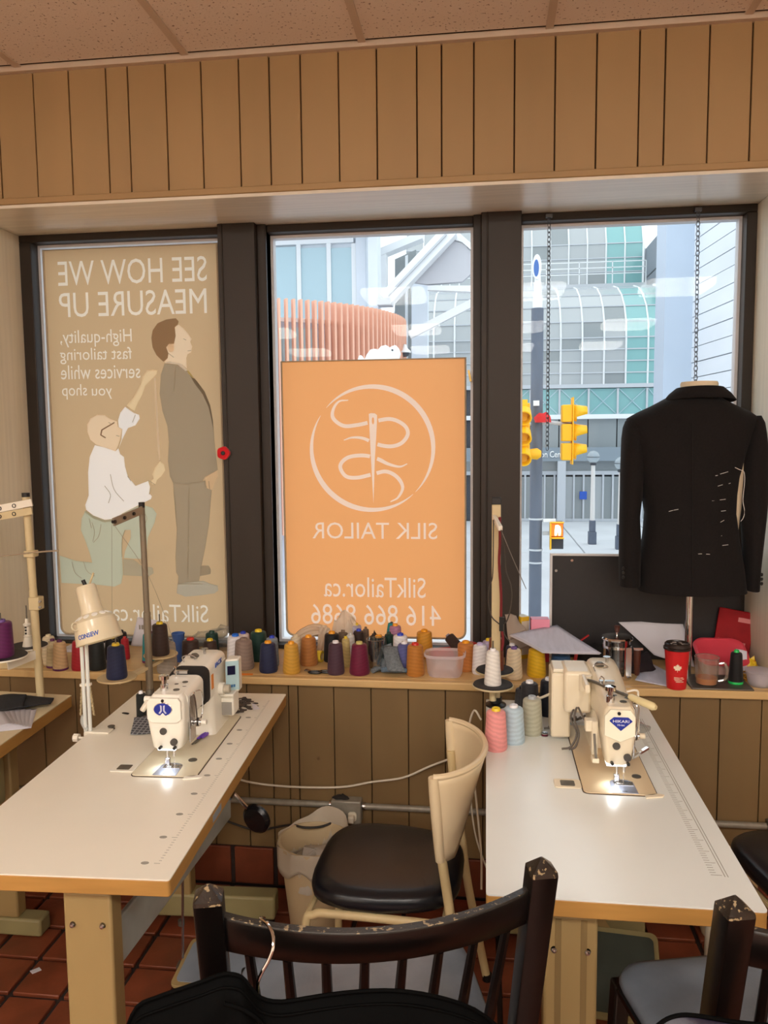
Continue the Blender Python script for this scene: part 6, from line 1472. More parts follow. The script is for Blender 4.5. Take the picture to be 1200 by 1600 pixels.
# clear mug with a little tea
mg = thing('plastic_mug', 'clear plastic mug with a little amber drink beside the chrome pole', 'mug', tuple(onS(1108,1078)))
q = onS(1108,1077); x, y = q.x, q.y+.036
zM = .806
M_mug = glass('mug plastic', (.97,.96,.95), .08, body=.09, bcol=(226,214,200), rough=.08)
hM = P(1108,1030,y-.03).z-zM
MB().lathe([(0,.0),(.033,.0),(.036,.006),(.040,hM),(.0385,hM),(.034,.008),(0,.006)], 30, (x,y,zM), cap=False).build('body', M_mug, mg, world=True)
MB().lathe([(0,.0065),(.0335,.0065),(.0345,.026),(0,.026)], 26, (x,y,zM)).build('drink', mat('amber drink', (196,130,72), .2), mg, world=True)
MB().tube(smoothpath([(x+.038,y-.008,zM+hM*.78),(x+.054,y-.012,zM+hM*.80),(x+.062,y-.014,zM+hM*.55),(x+.058,y-.012,zM+hM*.25),(x+.037,y-.008,zM+.014)],5), .005, 8).build('handle', glass('mug handle plastic', (.85,.83,.80), .2, body=.25, bcol=(226,214,200), rough=.08), mg, world=True)
MB().tube([(x+.0395*cos(a),y+.0395*sin(a),zM+hM) for a in [2*pi*k/28 for k in range(28)]], .0012, 6, closed=True).build('rim', glass('mug rim', (.8,.72,.72), .25, body=.3, bcol=(230,200,200)), mg, world=True)
# food tub with a red lid set aslant
rt_t = thing('lidded_tub', 'plastic food tub with a large pinkish red lid behind the plastic mug', 'tub', (.86,2.93,.80))
LM = Matrix.Translation((.835,2.93,.872)) @ Matrix.Rotation(.42,4,'X') @ Matrix.Rotation(.0,4,'Y')
lid = MB(); prs = [(.070,.056,0),(.086,.072,0),(.090,.076,.004),(.088,.074,.010),(.080,.066,.012),(.074,.060,.008),(.02,.02,.008)]
lid.loft([[LM @ Vector((a, b, z)) for a, b in rrect(hw, hh, min(.045, hh*.8), 6)] for hw, hh, z in prs])
lid.build('lid', mat('pinkish red lid', (216,62,78), .4), rt_t, world=True)
MB().loft([[(.835+a*s, 2.94+b*s, z) for a, b in rrect(.07,.05,.03,6)] for z, s in ((.80,.86),(.81,.9),(.852,1.0))]).build('tub', mat('pale pink tub', (214,176,168), .35), rt_t, world=True)
rp = thing('red_packet', 'red printed packet leaning against the window reveal in the sill corner', 'packet', (.885,3.02,.80))
RM = Matrix.Translation((.893,3.035,.80)) @ Matrix.Rotation(-.30,4,'Z') @ Matrix.Rotation(.12,4,'Y') @ Matrix.Rotation(-.16,4,'X')
h = .205
MB().box(-.062,.062,-.014,.014,0,h,RM).build('packet', mat('red packet card', (150,14,22), .6, spec=.2, var=.15, vs=(20,20,20)), rp, world=True, bevel=.003)
MB().box(.008,.052,-.0152,-.0138,h*.80,h*.88,RM).build('logo_patch', mat('pale red print', (214,120,120), .5), rp, world=True, bevel=.0)
for k in range(4): MB().box(-.05,.03-.01*(k%2),-.0150,-.0138,h*(.44-.06*k),h*(.452-.06*k),RM).build('print_line', mat('pale red print', (214,120,120), .5), rp, world=True)
MB().box(.028,.044,-.0150,-.0138,h*.34,h*.44,RM).build('print_patch', mat('pale red print', (214,120,120), .5), rp, world=True)
ws = thing('paper_sheet', 'white paper standing between the red lid and the black cone with green tip', 'paper', (.90,2.87,.80))
cloth((.878,2.905,.895),(.912,2.895,.890),(.905,2.855,.802),(.872,2.87,.802),.002,'sheet',M_paper,ws,.001,4,.0008)
bw = thing('plastic_bowl', 'small clear plastic bowl of bits at the right end of the sill', 'bowl', (.945,2.78,.80))
q = onS(1199,1080); x, y = .925, 2.79
MB().lathe([(0,.0),(.032,.0),(.038,.01),(.046,.046),(.049,.048),(.049,.052),(.045,.051),(.036,.012),(0,.004)], 28, (x,y,.80), cap=False).build('bowl', M_tub, bw, world=True)
MB().lathe([(0,.058),(.03,.058),(.047,.054),(.049,.053),(.047,.0525),(.03,.055),(0,.055)], 28, (x,y,.80), cap=False).build('lid', M_tub, bw, world=True)
crumple(x,y,.805,.030,.030,.030,8,9).build('bits', mat('grey bits', (170,168,164), .8, var=.3, vs=(200,200,200)), bw, world=True)
yw = thing('sweet_wrapper', 'crumpled yellow and red wrapper behind the clear bowl at the right', 'wrapper', (.925,2.9,.80))
crumple(.925,2.90,.80,.035,.03,.065,12,10).build('wrapper', mat('yellow wrapper', (228,190,40), .35, speck=(40,(170,40,30),.62)), yw, world=True, sharp=80)
yw2 = thing('cord_bundle', 'small bundle of brown and yellow cord beside the black cone with green tip', 'cord', (.885,2.815,.80))
MB().tube([(.886+.017*cos(t*1.0)*(1+.2*sin(3*t)), 2.845+.014*sin(t), .808+.011*sin(t*2.3)+.012*(t/25)) for t in [k*.25 for k in range(100)]], .0028, 6).build('cord', mat('ochre cord', (190,140,50), .7), yw2, world=True)

# ------------------------------------------------------------------ things on the tables
def onT(px, py, z=TZ): return PZ(px, py, z)
sn = thing('thread_snips', 'purple handled thread snips lying on the bed of the white machine', 'snips', tuple(onT(318,1152,TZ+.004)))
a, b, c = onT(327,1143,TZ+.007), onT(302,1162,TZ+.007), onT(312,1154,TZ+.007)
M_pur = mat('purple plastic', (120,72,200), .4)
for s in (-.005,.005):
    MB().tube([a+Vector((0,0,.001)), a.lerp(c,.5)+Vector((s*1.2,s,.001)), c+Vector((s*.8,s,.001))], [.004,.0045,.004], 8).build('handle', M_pur, sn, world=True)
    MB().bar(c+Vector((s*.8,s*.8,0)), b+Vector((s*.5,s*.9,0)), .0045, .002).build('blade', M_dsteel, sn, world=True)
MB().tube([a+Vector((-.004,.004,.001)), a+Vector((.002,.006,.001)), a+Vector((.005,-.001,.001))], .003, 8).build('spring_bow', M_pur, sn, world=True)
pl = thing('plaid_scrap', 'scrap of grey plaid cloth left of the white machine', 'cloth', tuple(onT(219,1140)))
A, B, C_, D_ = onT(210,1129), onT(242,1127), onT(240,1148), onT(204,1149)
for v in (A,B,C_,D_): v.z = TZ+.004
A.z += .012; B.z += .016
M_pld = mat('plaid cloth', (84,86,90), .95)
def plaid():
    nt = M_pld.node_tree; N = nt.nodes; L = nt.links; tc = N.new('ShaderNodeTexCoord'); last = None
    for k, (dr, sc_) in enumerate((('X',22),('Y',22))):
        w = N.new('ShaderNodeTexWave'); w.bands_direction = dr; w.inputs['Scale'].default_value = sc_
        L.new(tc.outputs['Object'], w.inputs['Vector']); r = N.new('ShaderNodeValToRGB')
        r.color_ramp.elements[0].position = .72; r.color_ramp.elements[1].position = .8
        L.new(w.outputs['Fac'], r.inputs['Fac'])
        if last is None: last = r.outputs['Color']
        else:
            ad = N.new('ShaderNodeMix'); ad.data_type = 'RGBA'; ad.blend_type = 'ADD'; ad.inputs['Factor'].default_value = 1; L.new(last, ad.inputs['A']); L.new(r.outputs['Color'], ad.inputs['B']); last = ad.outputs['Result']
    mx = N.new('ShaderNodeMix'); mx.data_type = 'RGBA'; mx.inputs['A'].default_value = (*lin((70,72,78)),1); mx.inputs['B'].default_value = (*lin((136,138,142)),1)
    L.new(last, mx.inputs['Factor']); L.new(mx.outputs['Result'], N['Principled BSDF'].inputs['Base Color'])
plaid()
cloth(A,B,C_,D_,.0,'cloth',M_pld,pl,.0015,5,.0012)
sb_ = thing('fabric_snippets', 'scatter of dark cloth snippets and lint right of the white machine', 'snippets', tuple(onT(385,1100)))
mb = MB()
for k in range(46):
    px, py = rng.gauss(378,9), rng.gauss(1102,8)
    p = onT(px,py); px2 = inv @ p
    if px2.x > LW-.01 or px2.y > LL-.01: continue
    mb.prism([(p.x+rng.uniform(.004,.014)*cos(a), p.y+rng.uniform(.003,.01)*sin(a)) for a in [2*pi*i/6+rng.uniform(-.3,.3) for i in range(6)]], TZ+.0005*(k%5), TZ+.001+.0035*rng.random()+.0005*(k%5))
tag(mb.build('snippets', mat('dark lint', (84,76,70), .95, var=.5, vs=(60,60,60)), sb_, world=True, smooth=False), kind='stuff')
p = onT(399,1106); MB().prism([(p.x-.022,p.y+.03),(p.x-.006,p.y+.022),(p.x+.022,p.y-.022),(p.x+.002,p.y-.028)], TZ+.004, TZ+.005).build('paper_scrap', M_paper, sb_, world=True)
for (px, py, lab) in ((155,1140,'small black hole grommet pair beside the desk lamp clamp on the left table'),):
    g = thing('bobbin', 'dark metal bobbin lying beside the clamp of the desk lamp', 'bobbin', tuple(onT(172,1140)))
    p = onT(174,1139); MB().lathe([(0,0),(.011,0),(.011,.002),(.004,.003),(.004,.007),(.011,.008),(.011,.010),(0,.010)], 18, p).build('bobbin', M_dsteel, g, world=True)
    p2 = onT(168,1141.5); MB().tube([p2+Vector((.008*cos(t),.004*sin(t),.0015)) for t in [k*.6 for k in range(9)]], .0012, 5).build('thread_tail', M_black, g, world=True)
g = thing('thread_scrap', 'tiny black thread tangle on the far part of the left table', 'thread', tuple(onT(196,1115)))
MB().tube([onT(196,1115.5)+Vector((.012*cos(t*1.3),.005*sin(t),.0018)) for t in [k*.5 for k in range(16)]], .0016, 5).build('thread', M_black, g, world=True)
# right table bits
cb = thing('computer_mouse', 'flat white plastic case beside the bed of the right machine', 'case', tuple(onT(872,1153)))
p = onT(871,1151); cb.name = 'plastic_case'
MB().prism([(p.x+a, p.y+b) for a, b in rrect(.022,.012,.010)], TZ, TZ+.010).build('case', mat('pale case', (222,216,208), .3), cb, world=True, bevel=.004)
MB().prism([(p.x+a, p.y+b) for a, b in rrect(.0225,.0125,.010)], TZ+.0045, TZ+.0058).build('seam', M_print, cb, world=True)
bb_ = thing('bobbin', 'small bobbin of maroon thread beside the flat white case', 'bobbin', tuple(onT(852,1152)))
p = onT(851,1150); MB().lathe([(0,0),(.0105,0),(.0105,.002),(.009,.0022),(.009,.008),(.0105,.0082),(.0105,.0102),(.003,.0102),(0,.008)], 18, p).build('bobbin', M_steel, bb_, world=True)
MB().lathe([(.0094,.0023),(.0097,.005),(.0094,.0079)], 18, p, cap=False).build('thread', thread_mat('thread maroon', TC['maroon']), bb_, world=True)
lt_ = thing('cable_tangle', 'tangle of grey cables and lint behind the right machine pillar', 'cable', tuple(onT(885,1135)))
for k in range(5):
    s = k*.7; p = onT(850+7*k,1140-2*k)
    MB().tube(smoothpath([(p.x+.0,p.y,TZ+.004),(p.x+.03,p.y+.02*sin(s),TZ+.008+.002*k),(p.x+.06,p.y+.03,TZ+.010),(p.x+.075,p.y+.05+.01*sin(s*2),TZ+.016)],4), .0032, 6).build('cable', cab, lt_, world=True)
wcb = thing('white_cable', 'white cable running from the right machine housing across the dark cones', 'cable', tuple(P(870,1080,2.45)))
MB().tube(smoothpath([Vector((.208,2.40,P(893,1062,2.40).z)), P(870,1077,2.41), P(846,1090,2.42), Vector((.158,2.43,TZ+.095))],5), .004, 8).build('cable', M_cable, wcb, world=True)
mb_ = thing('clear_wrapper', 'crumpled clear film right of the beige machine by the ruler marks', 'film', tuple(onT(1003,1130)))
crumple(.452,2.44,TZ,.05,.035,.018,3.3,9).build('film', M_clear, mb_, world=True, sharp=80)
# left worktable: papers and black cloth
pp_ = thing('paper_pile', 'fanned pile of white pattern papers on the worktable at the left edge', 'paper', tuple(PZ(20,1120,.75)))
for k in range(7):
    o_ = Vector((-.012*k-.02, -.006*k, .0016*k)); c0 = PZ(10,1128,.75)+o_; r_ = .1*k-.2
    R2 = Matrix.Rotation(.55+r_*.5,3,'Z')
    v = [c0+R2 @ Vector(q) for q in ((-.14,-.10,.0015),(.10,-.10,.0015),(.10,.09,.0015),(-.14,.09,.0015))]
    cloth(*v,-.002,'sheet',M_paper,pp_,.0006,6,.0007)
bk = thing('black_cloth', 'folded black cloth on the worktable at the left edge behind the white papers', 'cloth', tuple(PZ(35,1090,.75)))
M_bc = mat('black wool', (36,36,38), .95, var=.3, vs=(150,150,150))
cloth(PZ(8,1087,.772),PZ(84,1091,.766),PZ(78,1101,.763),PZ(-8,1110,.766),-.008,'cloth',M_bc,bk,.004,6,.004)
cloth(PZ(-10,1089,.775),PZ(42,1085,.79),PZ(34,1106,.768),PZ(-15,1110,.766),-.008,'cloth',M_bc,bk,.005,5,.004)
crumple(PZ(24,1099,.75).x,PZ(24,1099,.75).y,.75,.075,.04,.022,2,12).build('cloth_fold', M_bc, bk, world=True, sharp=70)
# ------------------------------------------------------------------ chairs
def plastic_chair(label, loc, rz):
    """beige steel chair with black padded seat and wrapped plastic back; seat faces local -x, back at +x"""
    t = thing('padded_chair', label, 'chair', loc, rz, 'beige chairs with black padded seats')
    M_st = MATS.get('chair seat vinyl') or mat('chair seat vinyl', (18,20,26), .30, spec=.5, bump=.05, bs=150)
    M_fr = mat('beige chair steel', (212,190,142), .4)
    M_pb = mat('beige chair plastic', (216,196,160), .45)
    rings = []
    def outl(s, dz):
        pts = []
        for k in range(40):
            a = 2*pi*k/40; e = .55
            x = math.copysign(abs(cos(a))**e, cos(a)); y = math.copysign(abs(sin(a))**e, sin(a))
            w = .205-.03*max(0, x)          # narrower at the back
            pts.append((.205*x*s, w*y*s, dz))
        return pts
    for s, z in ((.93,.425),(.99,.435),(1.0,.45),(.985,.465),(.94,.474),(.80,.480),(.55,.483),(.2,.484)):
        rings.append(outl(s, z))
    MB().loft(rings).build('seat', M_st, t, sharp=60)
    # frame: two bent side tubes, front leg - seat rail - back upright, and rear legs
    for sgn, nm in ((-1,'a'),(1,'b')):
        y = sgn*.195
        MB().tube(smoothpath([(-.205,y,0),(-.195,y,.36),(-.17,y,.408),(-.12,y,.415),(.10,y,.415),(.165,y*.98,.41)],5), .0115, 10).build('side_rail', M_fr, t)
        MB().tube(smoothpath([(.262,y*1.0,.0),(.205,y*.98,.30),(.186,y*.97,.45),(.162,y*.97,.62),(.152,y*.97,.72)],5), .0125, 10).build('back_leg', M_fr, t)
        for x in (-.205,.262): MB().cyl((x,y,0),(x,y,.02),.015,n=10).build('foot_cap', M_black, t)
    MB().tube([(-.19,-.195,.40),(-.19,.195,.40)], .009, 8).build('cross_tube', M_fr, t)
    MB().tube([(.17,-.18,.40),(.17,.18,.40)], .009, 8).build('cross_tube', M_fr, t)
    # wrapped plastic back
    def back(u, v):
        a = (u-.5)*pi*1.02
        bow = max(0., cos(a)); yy = .205*sin(a)/sin(pi*.51)
        zt = .808-.02*bow*0; zb = .60 + .10*bow**2*0 
        z0 = .585+.0*u
        # the middle of the back is cut away below
        cut = .115*max(0, 1-abs(u-.5)/.30)**.7
        z = (z0+cut)+(zt-z0-cut)*v
        x = .163-.016*v+.118*bow**1.2*(.55+.45*v)
        return Vector((x, yy*(1.0-.05*(1-v)), z))
    bk_ = MB().grid(back, 28, 10).build('backrest', M_pb, t, thick=.012, sharp=70, offset=0)
    rim = [back(i/28, 1.0) for i in range(29)]
    MB().tube(rim, .0085, 8).build('backrest_rim', M_pb, bk_)
    for sgn in (0.0, 1.0):
        sl_ = [back(sgn, v/6) for v in range(7)]
        MB().tube(sl_, [.012,.0135,.014,.0145,.0145,.0145,.013], 10).build('upright_sleeve', M_pb, bk_)
    return t
plastic_chair('beige steel chair with a black padded seat between the two tables', (-.265,2.135,0), radians(-3))
plastic_chair('black padded seat of a beige chair cut by the right edge of the photo', (.925,2.24,0), radians(12))

M_wood2 = mat('dark stained wood', (11,8,7), .32, var=.3, vs=(12,12,3), spec=.6, bump=.06, bs=60)
M_worn = mat('worn dark wood', (40,32,25), .34, var=.4, vs=(40,40,40), speck=(110,(150,130,98),.60), bump=.15, bs=200)
M_grseat = mat('grey vinyl seat', (124,134,146), .34, var=.15, vs=(14,14,14), bump=.1, bs=120)
def wood_chair(label, loc, rz, w=.50, zt=.93, lean=.10):
    """dark wooden chair with a curved spindle back; faces local +y, back at -y"""
    t = thing('spindle_chair', label, 'chair', loc, rz, 'dark spindle back chairs')
    hw = w/2; D0 = -.19
    # seat
    sp = [(a, b+.03) for a, b in rrect(hw-.015, .215, .07, 6)]
    MB().loft([[(x*.98, y*.98, .425) for x, y in sp],[(x, y, .432) for x, y in sp],[(x, y, .445) for x, y in sp]]).build('seat_frame', M_wood2, t)
    MB().loft([[(x*s, (y-.03)*s+.03, z) for x, y in sp] for z, s in ((.445,.97),(.455,.985),(.468,.96),(.476,.88),(.480,.6),(.481,.2))]).build('seat_pad', M_grseat, t, sharp=60)
    def post(sx): return [Vector((sx*(hw-.02), D0+.01, 0)), Vector((sx*(hw-.018), D0, .44)), Vector((sx*(hw-.006), D0-lean*.5, .70)), Vector((sx*hw, D0-lean, zt))]
    for sx in (-1, 1):
        p = post(sx); mb = MB(); rings = []
        for q, s in zip(p, (.017,.021,.023,.0235)):
            rings.append([q+Vector((a,b,0)) for a, b in rrect(s, s, .005, 2)])
        top = p[-1]
        mb.loft(rings); mb.build('back_post', M_wood2, t, sharp=30)
        MB().loft([[top+Vector((a*s,b*s,z)) for a, b in rrect(.0235,.0235,.005,2)] for s, z in ((1,0),(.97,.006),(.08,.026))]).build('post_cap', M_worn, t, sharp=20)
        MB().bar((sx*(hw-.035),.215,.44),(sx*(hw-.02),.235,0),.036,.036,(0,1,0)).build('front_leg', M_wood2, t, bevel=.006)
        MB().bar((sx*(hw-.03),.22,.20),(sx*(hw-.03),D0+.01,.22),.02,.028).build('stretcher', M_wood2, t, bevel=.004)
    MB().bar((-(hw-.035),.22,.28),((hw-.035),.22,.28),.02,.03).build('stretcher', M_wood2, t, bevel=.004)
    # crest rail: bows backwards
    def rail(u, z, off): 
        x = (u-.5)*2*(hw-.018); bow = .085*(1-(2*u-1)**2)
        k = (z-.44)/(zt-.44)
        return Vector((x, D0-lean*k-bow*k+off, z))
    rings = []
    for i in range(25):
        u = i/24; zb, zt2 = zt-.098, zt-.030
        rings.append([rail(u,zb+.004,-.010),rail(u,zb,-.006),rail(u,zb,.006),rail(u,zb+.004,.010),rail(u,zt2-.004,.011),rail(u,zt2,.008),rail(u,zt2,-.008),rail(u,zt2-.004,-.011)])
    MB().loft(rings).build('crest_rail', M_wood2, t, sharp=50)
    tr = []
    for i in range(25):
        u = i/24; zt2 = zt-.030
        tr.append([rail(u,zt2,-.0085),rail(u,zt2+.0012,-.0075),rail(u,zt2+.0012,.0075),rail(u,zt2,.0085)])
    MB().loft(tr).build('worn_top_edge', M_worn, t, sharp=30)
    for k in range(8):
        u = .085+.83*k/7; a = rail(u, zt-.096, 0); x0 = (u-.5)*2*(hw-.055)
        MB().tube([(x0, D0+.035-.05*(1-(2*u-1)**2), .44), a.lerp(Vector((x0, D0+.02, .44)), .5)+Vector((0,-.008,0)), a], [.009,.0105,.008], 8).build('spindle', M_wood2, t)
    return t
def place_wood(A, B, zt, lean):           # posts' top points seen in the photo -> chair pose
    d = B-A; w = d.length; th = atan2(d.y, d.x); mid = (A+B)/2
    off = Matrix.Rotation(th,3,'Z') @ Vector((0, -.19-lean, 0))
    return (mid.x-off.x, mid.y-off.y, 0), th, w
A, B = PZ(326,1405,.915), PZ(846,1362,.915)
loc, th, w = place_wood(A, B, .915, .09)
ch1 = wood_chair('dark wooden spindle chair in front with a garment hung on its back', loc, th, w, .915, .09)
A2 = PZ(1148,1424,.915); th2 = radians(14); B2 = A2+Vector((.5*cos(th2), .5*sin(th2), 0))
loc2, _, w2 = place_wood(A2, B2, .915, .09)
ch2 = wood_chair('dark wooden spindle chair cut by the right edge in front of the right table', loc2, th2, w2, .915, .09)

# garment on a wire hanger, hung from the crest rail of the front chair
M_leather = mat('black leather', (4,4,4), .75, bump=.06, bs=160, spec=.06)
gm = thing('hanging_garment', 'black leather garment on a wire hanger hung over the front chair', 'garment', (loc[0],loc[1],0))
d_ = (B-A).normalized(); n_ = Vector((d_.y,-d_.x,0))      # n_ points to the camera
def along(px, py, push):            # a point on an upright plane just in front of the chair back
    d = (P(px,py,1.0)-EYE); base = A-Vector((0,0,0))+n_*push
    t = (base-EYE).dot(n_)/d.dot(n_); return EYE+d*t
PU = .115
sil = [(196,1612),(215,1570),(246,1555),(280,1543),(318,1530),(345,1520),(362,1519),(378,1524),(392,1540),(408,1556),(440,1562),(500,1553),(560,1546),(620,1545),(680,1554),(740,1574),(790,1612)]
topc = [along(x,y,PU) for x, y in sil]
topc = smoothpath(topc, 3)
rings = []
for k, (dz, push) in enumerate(((0,0),(-.012,.016),(-.05,.030),(-.12,.040),(-.25,.045),(-.42,.045))):
    rings.append([q+Vector((0,0,dz+ (.004*sin(i*.9+k) if k > 1 else 0)))+n_*push*(1+.15*sin(i*.55+k*.8)) for i, q in enumerate(topc)])
mb = MB()
front = [[p for p in r] for r in rings]; backr = [[q+Vector((0,0,dz))-n_*.012 for q in topc] for dz in (-.42,-.2,-.03)]
mb.loft(front, cap=False, closed=False).loft([r for r in backr]+[rings[0]], cap=False, closed=False)
mb.build('garment_body', M_leather, gm, world=True, sharp=70)
MB().tube([q+n_*.006+Vector((0,0,.001)) for q in topc], .0032, 6).build('piping', M_leather, gm, world=True)
MB().tube([q+n_*.018+Vector((0,0,-.012)) for q in topc], .0022, 6).build('piping', M_leather, gm, world=True)
se = [along(x,y,PU+.036) for x, y in ((350,1568),(372,1574),(392,1584),(408,1598),(420,1620))]
MB().tube(smoothpath(se,4), .0035, 6).build('shoulder_seam', M_leather, gm, world=True)
hk = [along(402,1560,PU-.01),along(403,1535,PU-.01),along(410,1518,PU-.01),along(420,1500,PU-.012),along(427,1480,PU-.016),along(426,1460,PU-.03),along(418,1444,PU-.05),along(407,1435,PU-.08)]
b__ = hk[-1]; hk += [b__+Vector((0,.02,-.012))]
MB().tube(smoothpath(hk,5), .0028, 8).build('hanger_hook', M_chrome, gm, world=True)
# dark purple cloth over the lower right chair back
gm2 = thing('hanging_garment', 'black and purple jacket over the back of the right spindle chair', 'garment', (loc2[0],loc2[1],0))
d2 = Vector((cos(th2), sin(th2), 0)); n2 = Vector((d2.y,-d2.x,0))
def along2(px, py, push):
    d = (P(px,py,1.0)-EYE); base = A2+n2*push
    t = (base-EYE).dot(n2)/d.dot(n2); return EYE+d*t
top2 = smoothpath([along2(x,y,.09) for x, y in ((1010,1615),(1022,1602),(1040,1589),(1062,1583),(1085,1584),(1110,1588),(1140,1593),(1175,1597),(1215,1600),(1290,1606))],3)
rings = [[q+Vector((0,0,dz))+n2*push*(1+.12*sin(i*.6)) for i, q in enumerate(top2)] for dz, push in ((0,0),(-.01,.014),(-.05,.028),(-.15,.036),(-.35,.04))]
MB().loft(rings, cap=False, closed=False).loft([[q+Vector((0,0,dz))-n2*.01 for q in top2] for dz in (-.35,-.1,-.02)]+[rings[0]], cap=False, closed=False).build('garment_body', mat('purple black nylon', (28,22,42), .4, bump=.1, bs=120), gm2, world=True, sharp=70)
MB().tube([q+n2*.005+Vector((0,0,.001)) for q in top2], .003, 6).build('piping', M_leather, gm2, world=True)

# ------------------------------------------------------------------ floor and lower wall
bn = thing('waste_bin', 'beige plastic waste bin with white bag liner under the wall outlet', 'bin', (-.575,2.545,0))
M_bin = mat('beige bin', (206,184,146), .45)
x, y = -.575, 2.545
MB().lathe([(0,.004),(.084,.0),(.088,.006),(.118,.285),(.124,.29),(.124,.30),(.115,.30),(.084,.012),(0,.012)], 30, (x,y,0), cap=False).build('bin', M_bin, bn, world=True)
def liner(u, v):
    a = 2*pi*u; w = noise.noise(Vector((cos(a)*2, sin(a)*2, v*2)))
    if v < .5: t = v/.5; r = .104+.020*t; z = .20+.102*t
    else: t = (v-.5)/.5; r = .126+.004*sin(9*a); z = .303-.075*t*(1+.5*w)
    z += .055*max(0, cos(a-1.25))**4*(1-abs(v-.5)*2)
    return Vector((x+(r+.004*w)*cos(a), y+(r+.004*w)*sin(a), z))
MB().grid(liner, 48, 12).build('bag_liner', mat('white bin liner', (216,204,184), .35, trans=.3, bump=.2, bs=60), bn, world=True, thick=.001, sharp=80)
crumple(x,y,.16,.10,.10,.10,15,12).build('rubbish', mat('pale rubbish', (190,180,166), .7), bn, world=True, sharp=70)
ob = thing('outlet_box', 'grey metal outlet box with two sockets on the wall conduit', 'outlet', (-.48,WY-.03,.30))
p, q = P(518,1286,2.70), P(564,1252,2.70)
MB().box(p.x,q.x,2.692,WY-.001,p.z,q.z).build('box', M_galv, ob, world=True, bevel=.005)
for k, cx_ in enumerate((.30,.72)):
    xx = p.x+(q.x-p.x)*cx_; zz = p.z+(q.z-p.z)*.38
    sk = MB().prism([(xx+a, zz+b) for a, b in rrect(.0155,.017,.010)], 0, .004, Matrix(((1,0,0,0),(0,0,-1,2.692),(0,1,0,0),(0,0,0,1)))).build('socket', mat('ivory socket', (216,206,184), .4), ob, world=True)
    MB().box(xx-.013,xx+.009,2.664,2.69,zz-.015,zz+.009).build('plug', mat('grey plug', (110,100,90), .5) if k == 0 else mat('ivory socket', (216,206,184), .4), sk, bevel=.004)
tag(crumple((p.x+q.x)/2-.02,2.715,q.z-.004,.03,.014,.018,7,10).build('lint', mat('dark lint fluff', (40,36,32), .95), ob, world=True, sharp=80), kind='stuff')
zc = P(583,1262,2.72).z
cdt = thing('conduit', 'grey steel conduit running along the lower wall through the outlet box', 'conduit', (-.4,WY-.012,zc))
MB().cyl((-1.85,WY-.0125,zc),(p.x+.002,WY-.0125,zc),.0115,n=14).build('pipe', M_galv, cdt, world=True)
MB().cyl((q.x-.002,WY-.0125,zc),(1.3,WY-.0125,zc),.0115,n=14).build('pipe', M_galv, cdt, world=True)
for xx in (p.x-.012, q.x+.002): MB().cyl((xx,WY-.0125,zc),(xx+.01,WY-.0125,zc),.015,n=14).build('coupling', M_steel, cdt, world=True)
for xx in (-1.2,.35,.95): MB().box(xx-.008,xx+.008,WY-.027,WY,zc-.014,zc+.022).build('strap', M_dsteel, cdt, world=True, bevel=.002)
c1_ = thing('power_cable', 'white cable sagging along the lower wall between the two tables', 'cable', tuple(P(560,1222,2.71)))
MB().tube(smoothpath([P(345,1205,2.70),P(385,1221,2.71),P(450,1229,2.72),P(530,1230,2.725),P(580,1222,2.725),P(630,1215,2.725),P(670,1198,2.72),P(705,1185,2.715),P(745,1172,2.70),P(800,1160,2.68)],5), .0038, 8).build('cable', M_cable, c1_, world=True)
c2_ = thing('power_cable', 'dark plug cord sagging from the outlet over the bin to the left table', 'cable', tuple(P(470,1292,2.65)))
zz = p.z+(q.z-p.z)*.3
MB().tube(smoothpath([Vector((p.x+.02,2.665,zz)),P(520,1285,2.66),P(500,1292,2.64),P(475,1293,2.62),P(455,1289,2.64),P(430,1293,2.68),P(400,1297,2.70),P(360,1285,2.71),P(330,1272,2.71)],5), .0042, 8).build('cord', M_cabled, c2_, world=True)
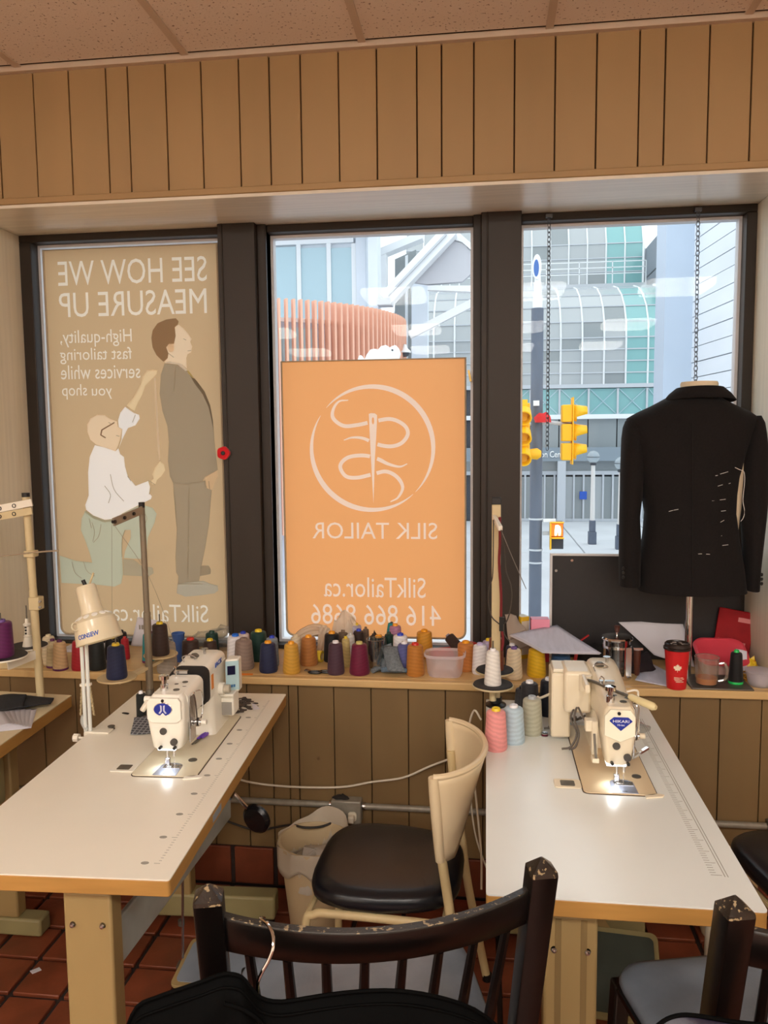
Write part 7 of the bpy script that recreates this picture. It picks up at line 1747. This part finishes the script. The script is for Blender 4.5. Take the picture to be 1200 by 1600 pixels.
c3_ = thing('power_cable', 'white cord hanging down behind the beige chair at the right table edge', 'cable', tuple(P(748,1300,2.5)))
MB().tube(smoothpath([P(752,1125,2.62),P(741,1110,2.64),P(733,1135,2.66),P(735,1170,2.66),P(742,1230,2.62),P(748,1290,2.55),P(752,1340,2.5),P(752,1390,2.45)],5), .0035, 8).build('cord', M_cable, c3_, world=True)
c4_ = thing('power_cable', 'thin white flex dropping slantwise from the back of the right table', 'cable', tuple(P(740,1300,2.6)))
MB().tube(smoothpath([P(738,1200,2.64),P(736,1250,2.66),P(742,1300,2.66),P(752,1335,2.64),P(762,1360,2.6)],5), .003, 8).build('flex', M_cable, c4_, world=True)
fs = thing('paper_scrap', 'tiny white paper scrap on the red floor tiles', 'paper', tuple(PZ(56,1517,0)))
p_ = PZ(56,1517,0); MB().prism([(p_.x-.018,p_.y-.004),(p_.x-.002,p_.y-.016),(p_.x+.017,p_.y+.004),(p_.x+.002,p_.y+.016)], .0006, .0016).build('scrap', M_paper, fs, world=True)
sk_ = thing('paper_sack', 'cream paper sack standing against the wall behind the right chair seat', 'sack', (.80,2.64,0))
MB().loft([[(.80+hx_*a, 2.63+hy_*b, z) for a, b in [(cos(2*pi*k/20), sin(2*pi*k/20)) for k in range(20)]] for z, hx_, hy_ in ((0,.085,.06),(.02,.09,.065),(.22,.085,.06),(.27,.05,.035),(.292,.018,.012))]).build('sack', mat('cream sack', (206,186,150), .8, bump=.3, bs=30), sk_, world=True, sharp=60)
MB().tube([(.80+.03*cos(t),2.63+.022*sin(t),.283) for t in [2*pi*k/14 for k in range(14)]], .003, 5, closed=True).build('tie', M_cable, sk_, world=True)
for i, (px, py, rx, h, m, lab) in enumerate(((690,1560,.07,.05,'grey',''),)):
    pass
rg = thing('cloth_heap', 'grey fluffy cloth scraps on the floor under the beige chair', 'cloth', tuple(PZ(560,1520,0)))
crumple(-.36,2.23,0,.13,.09,.07,21,16).build('cloth', mat('grey fluff', (120,124,128), .95, var=.5, vs=(30,30,30), bump=.4, bs=80), rg, world=True, sharp=80)
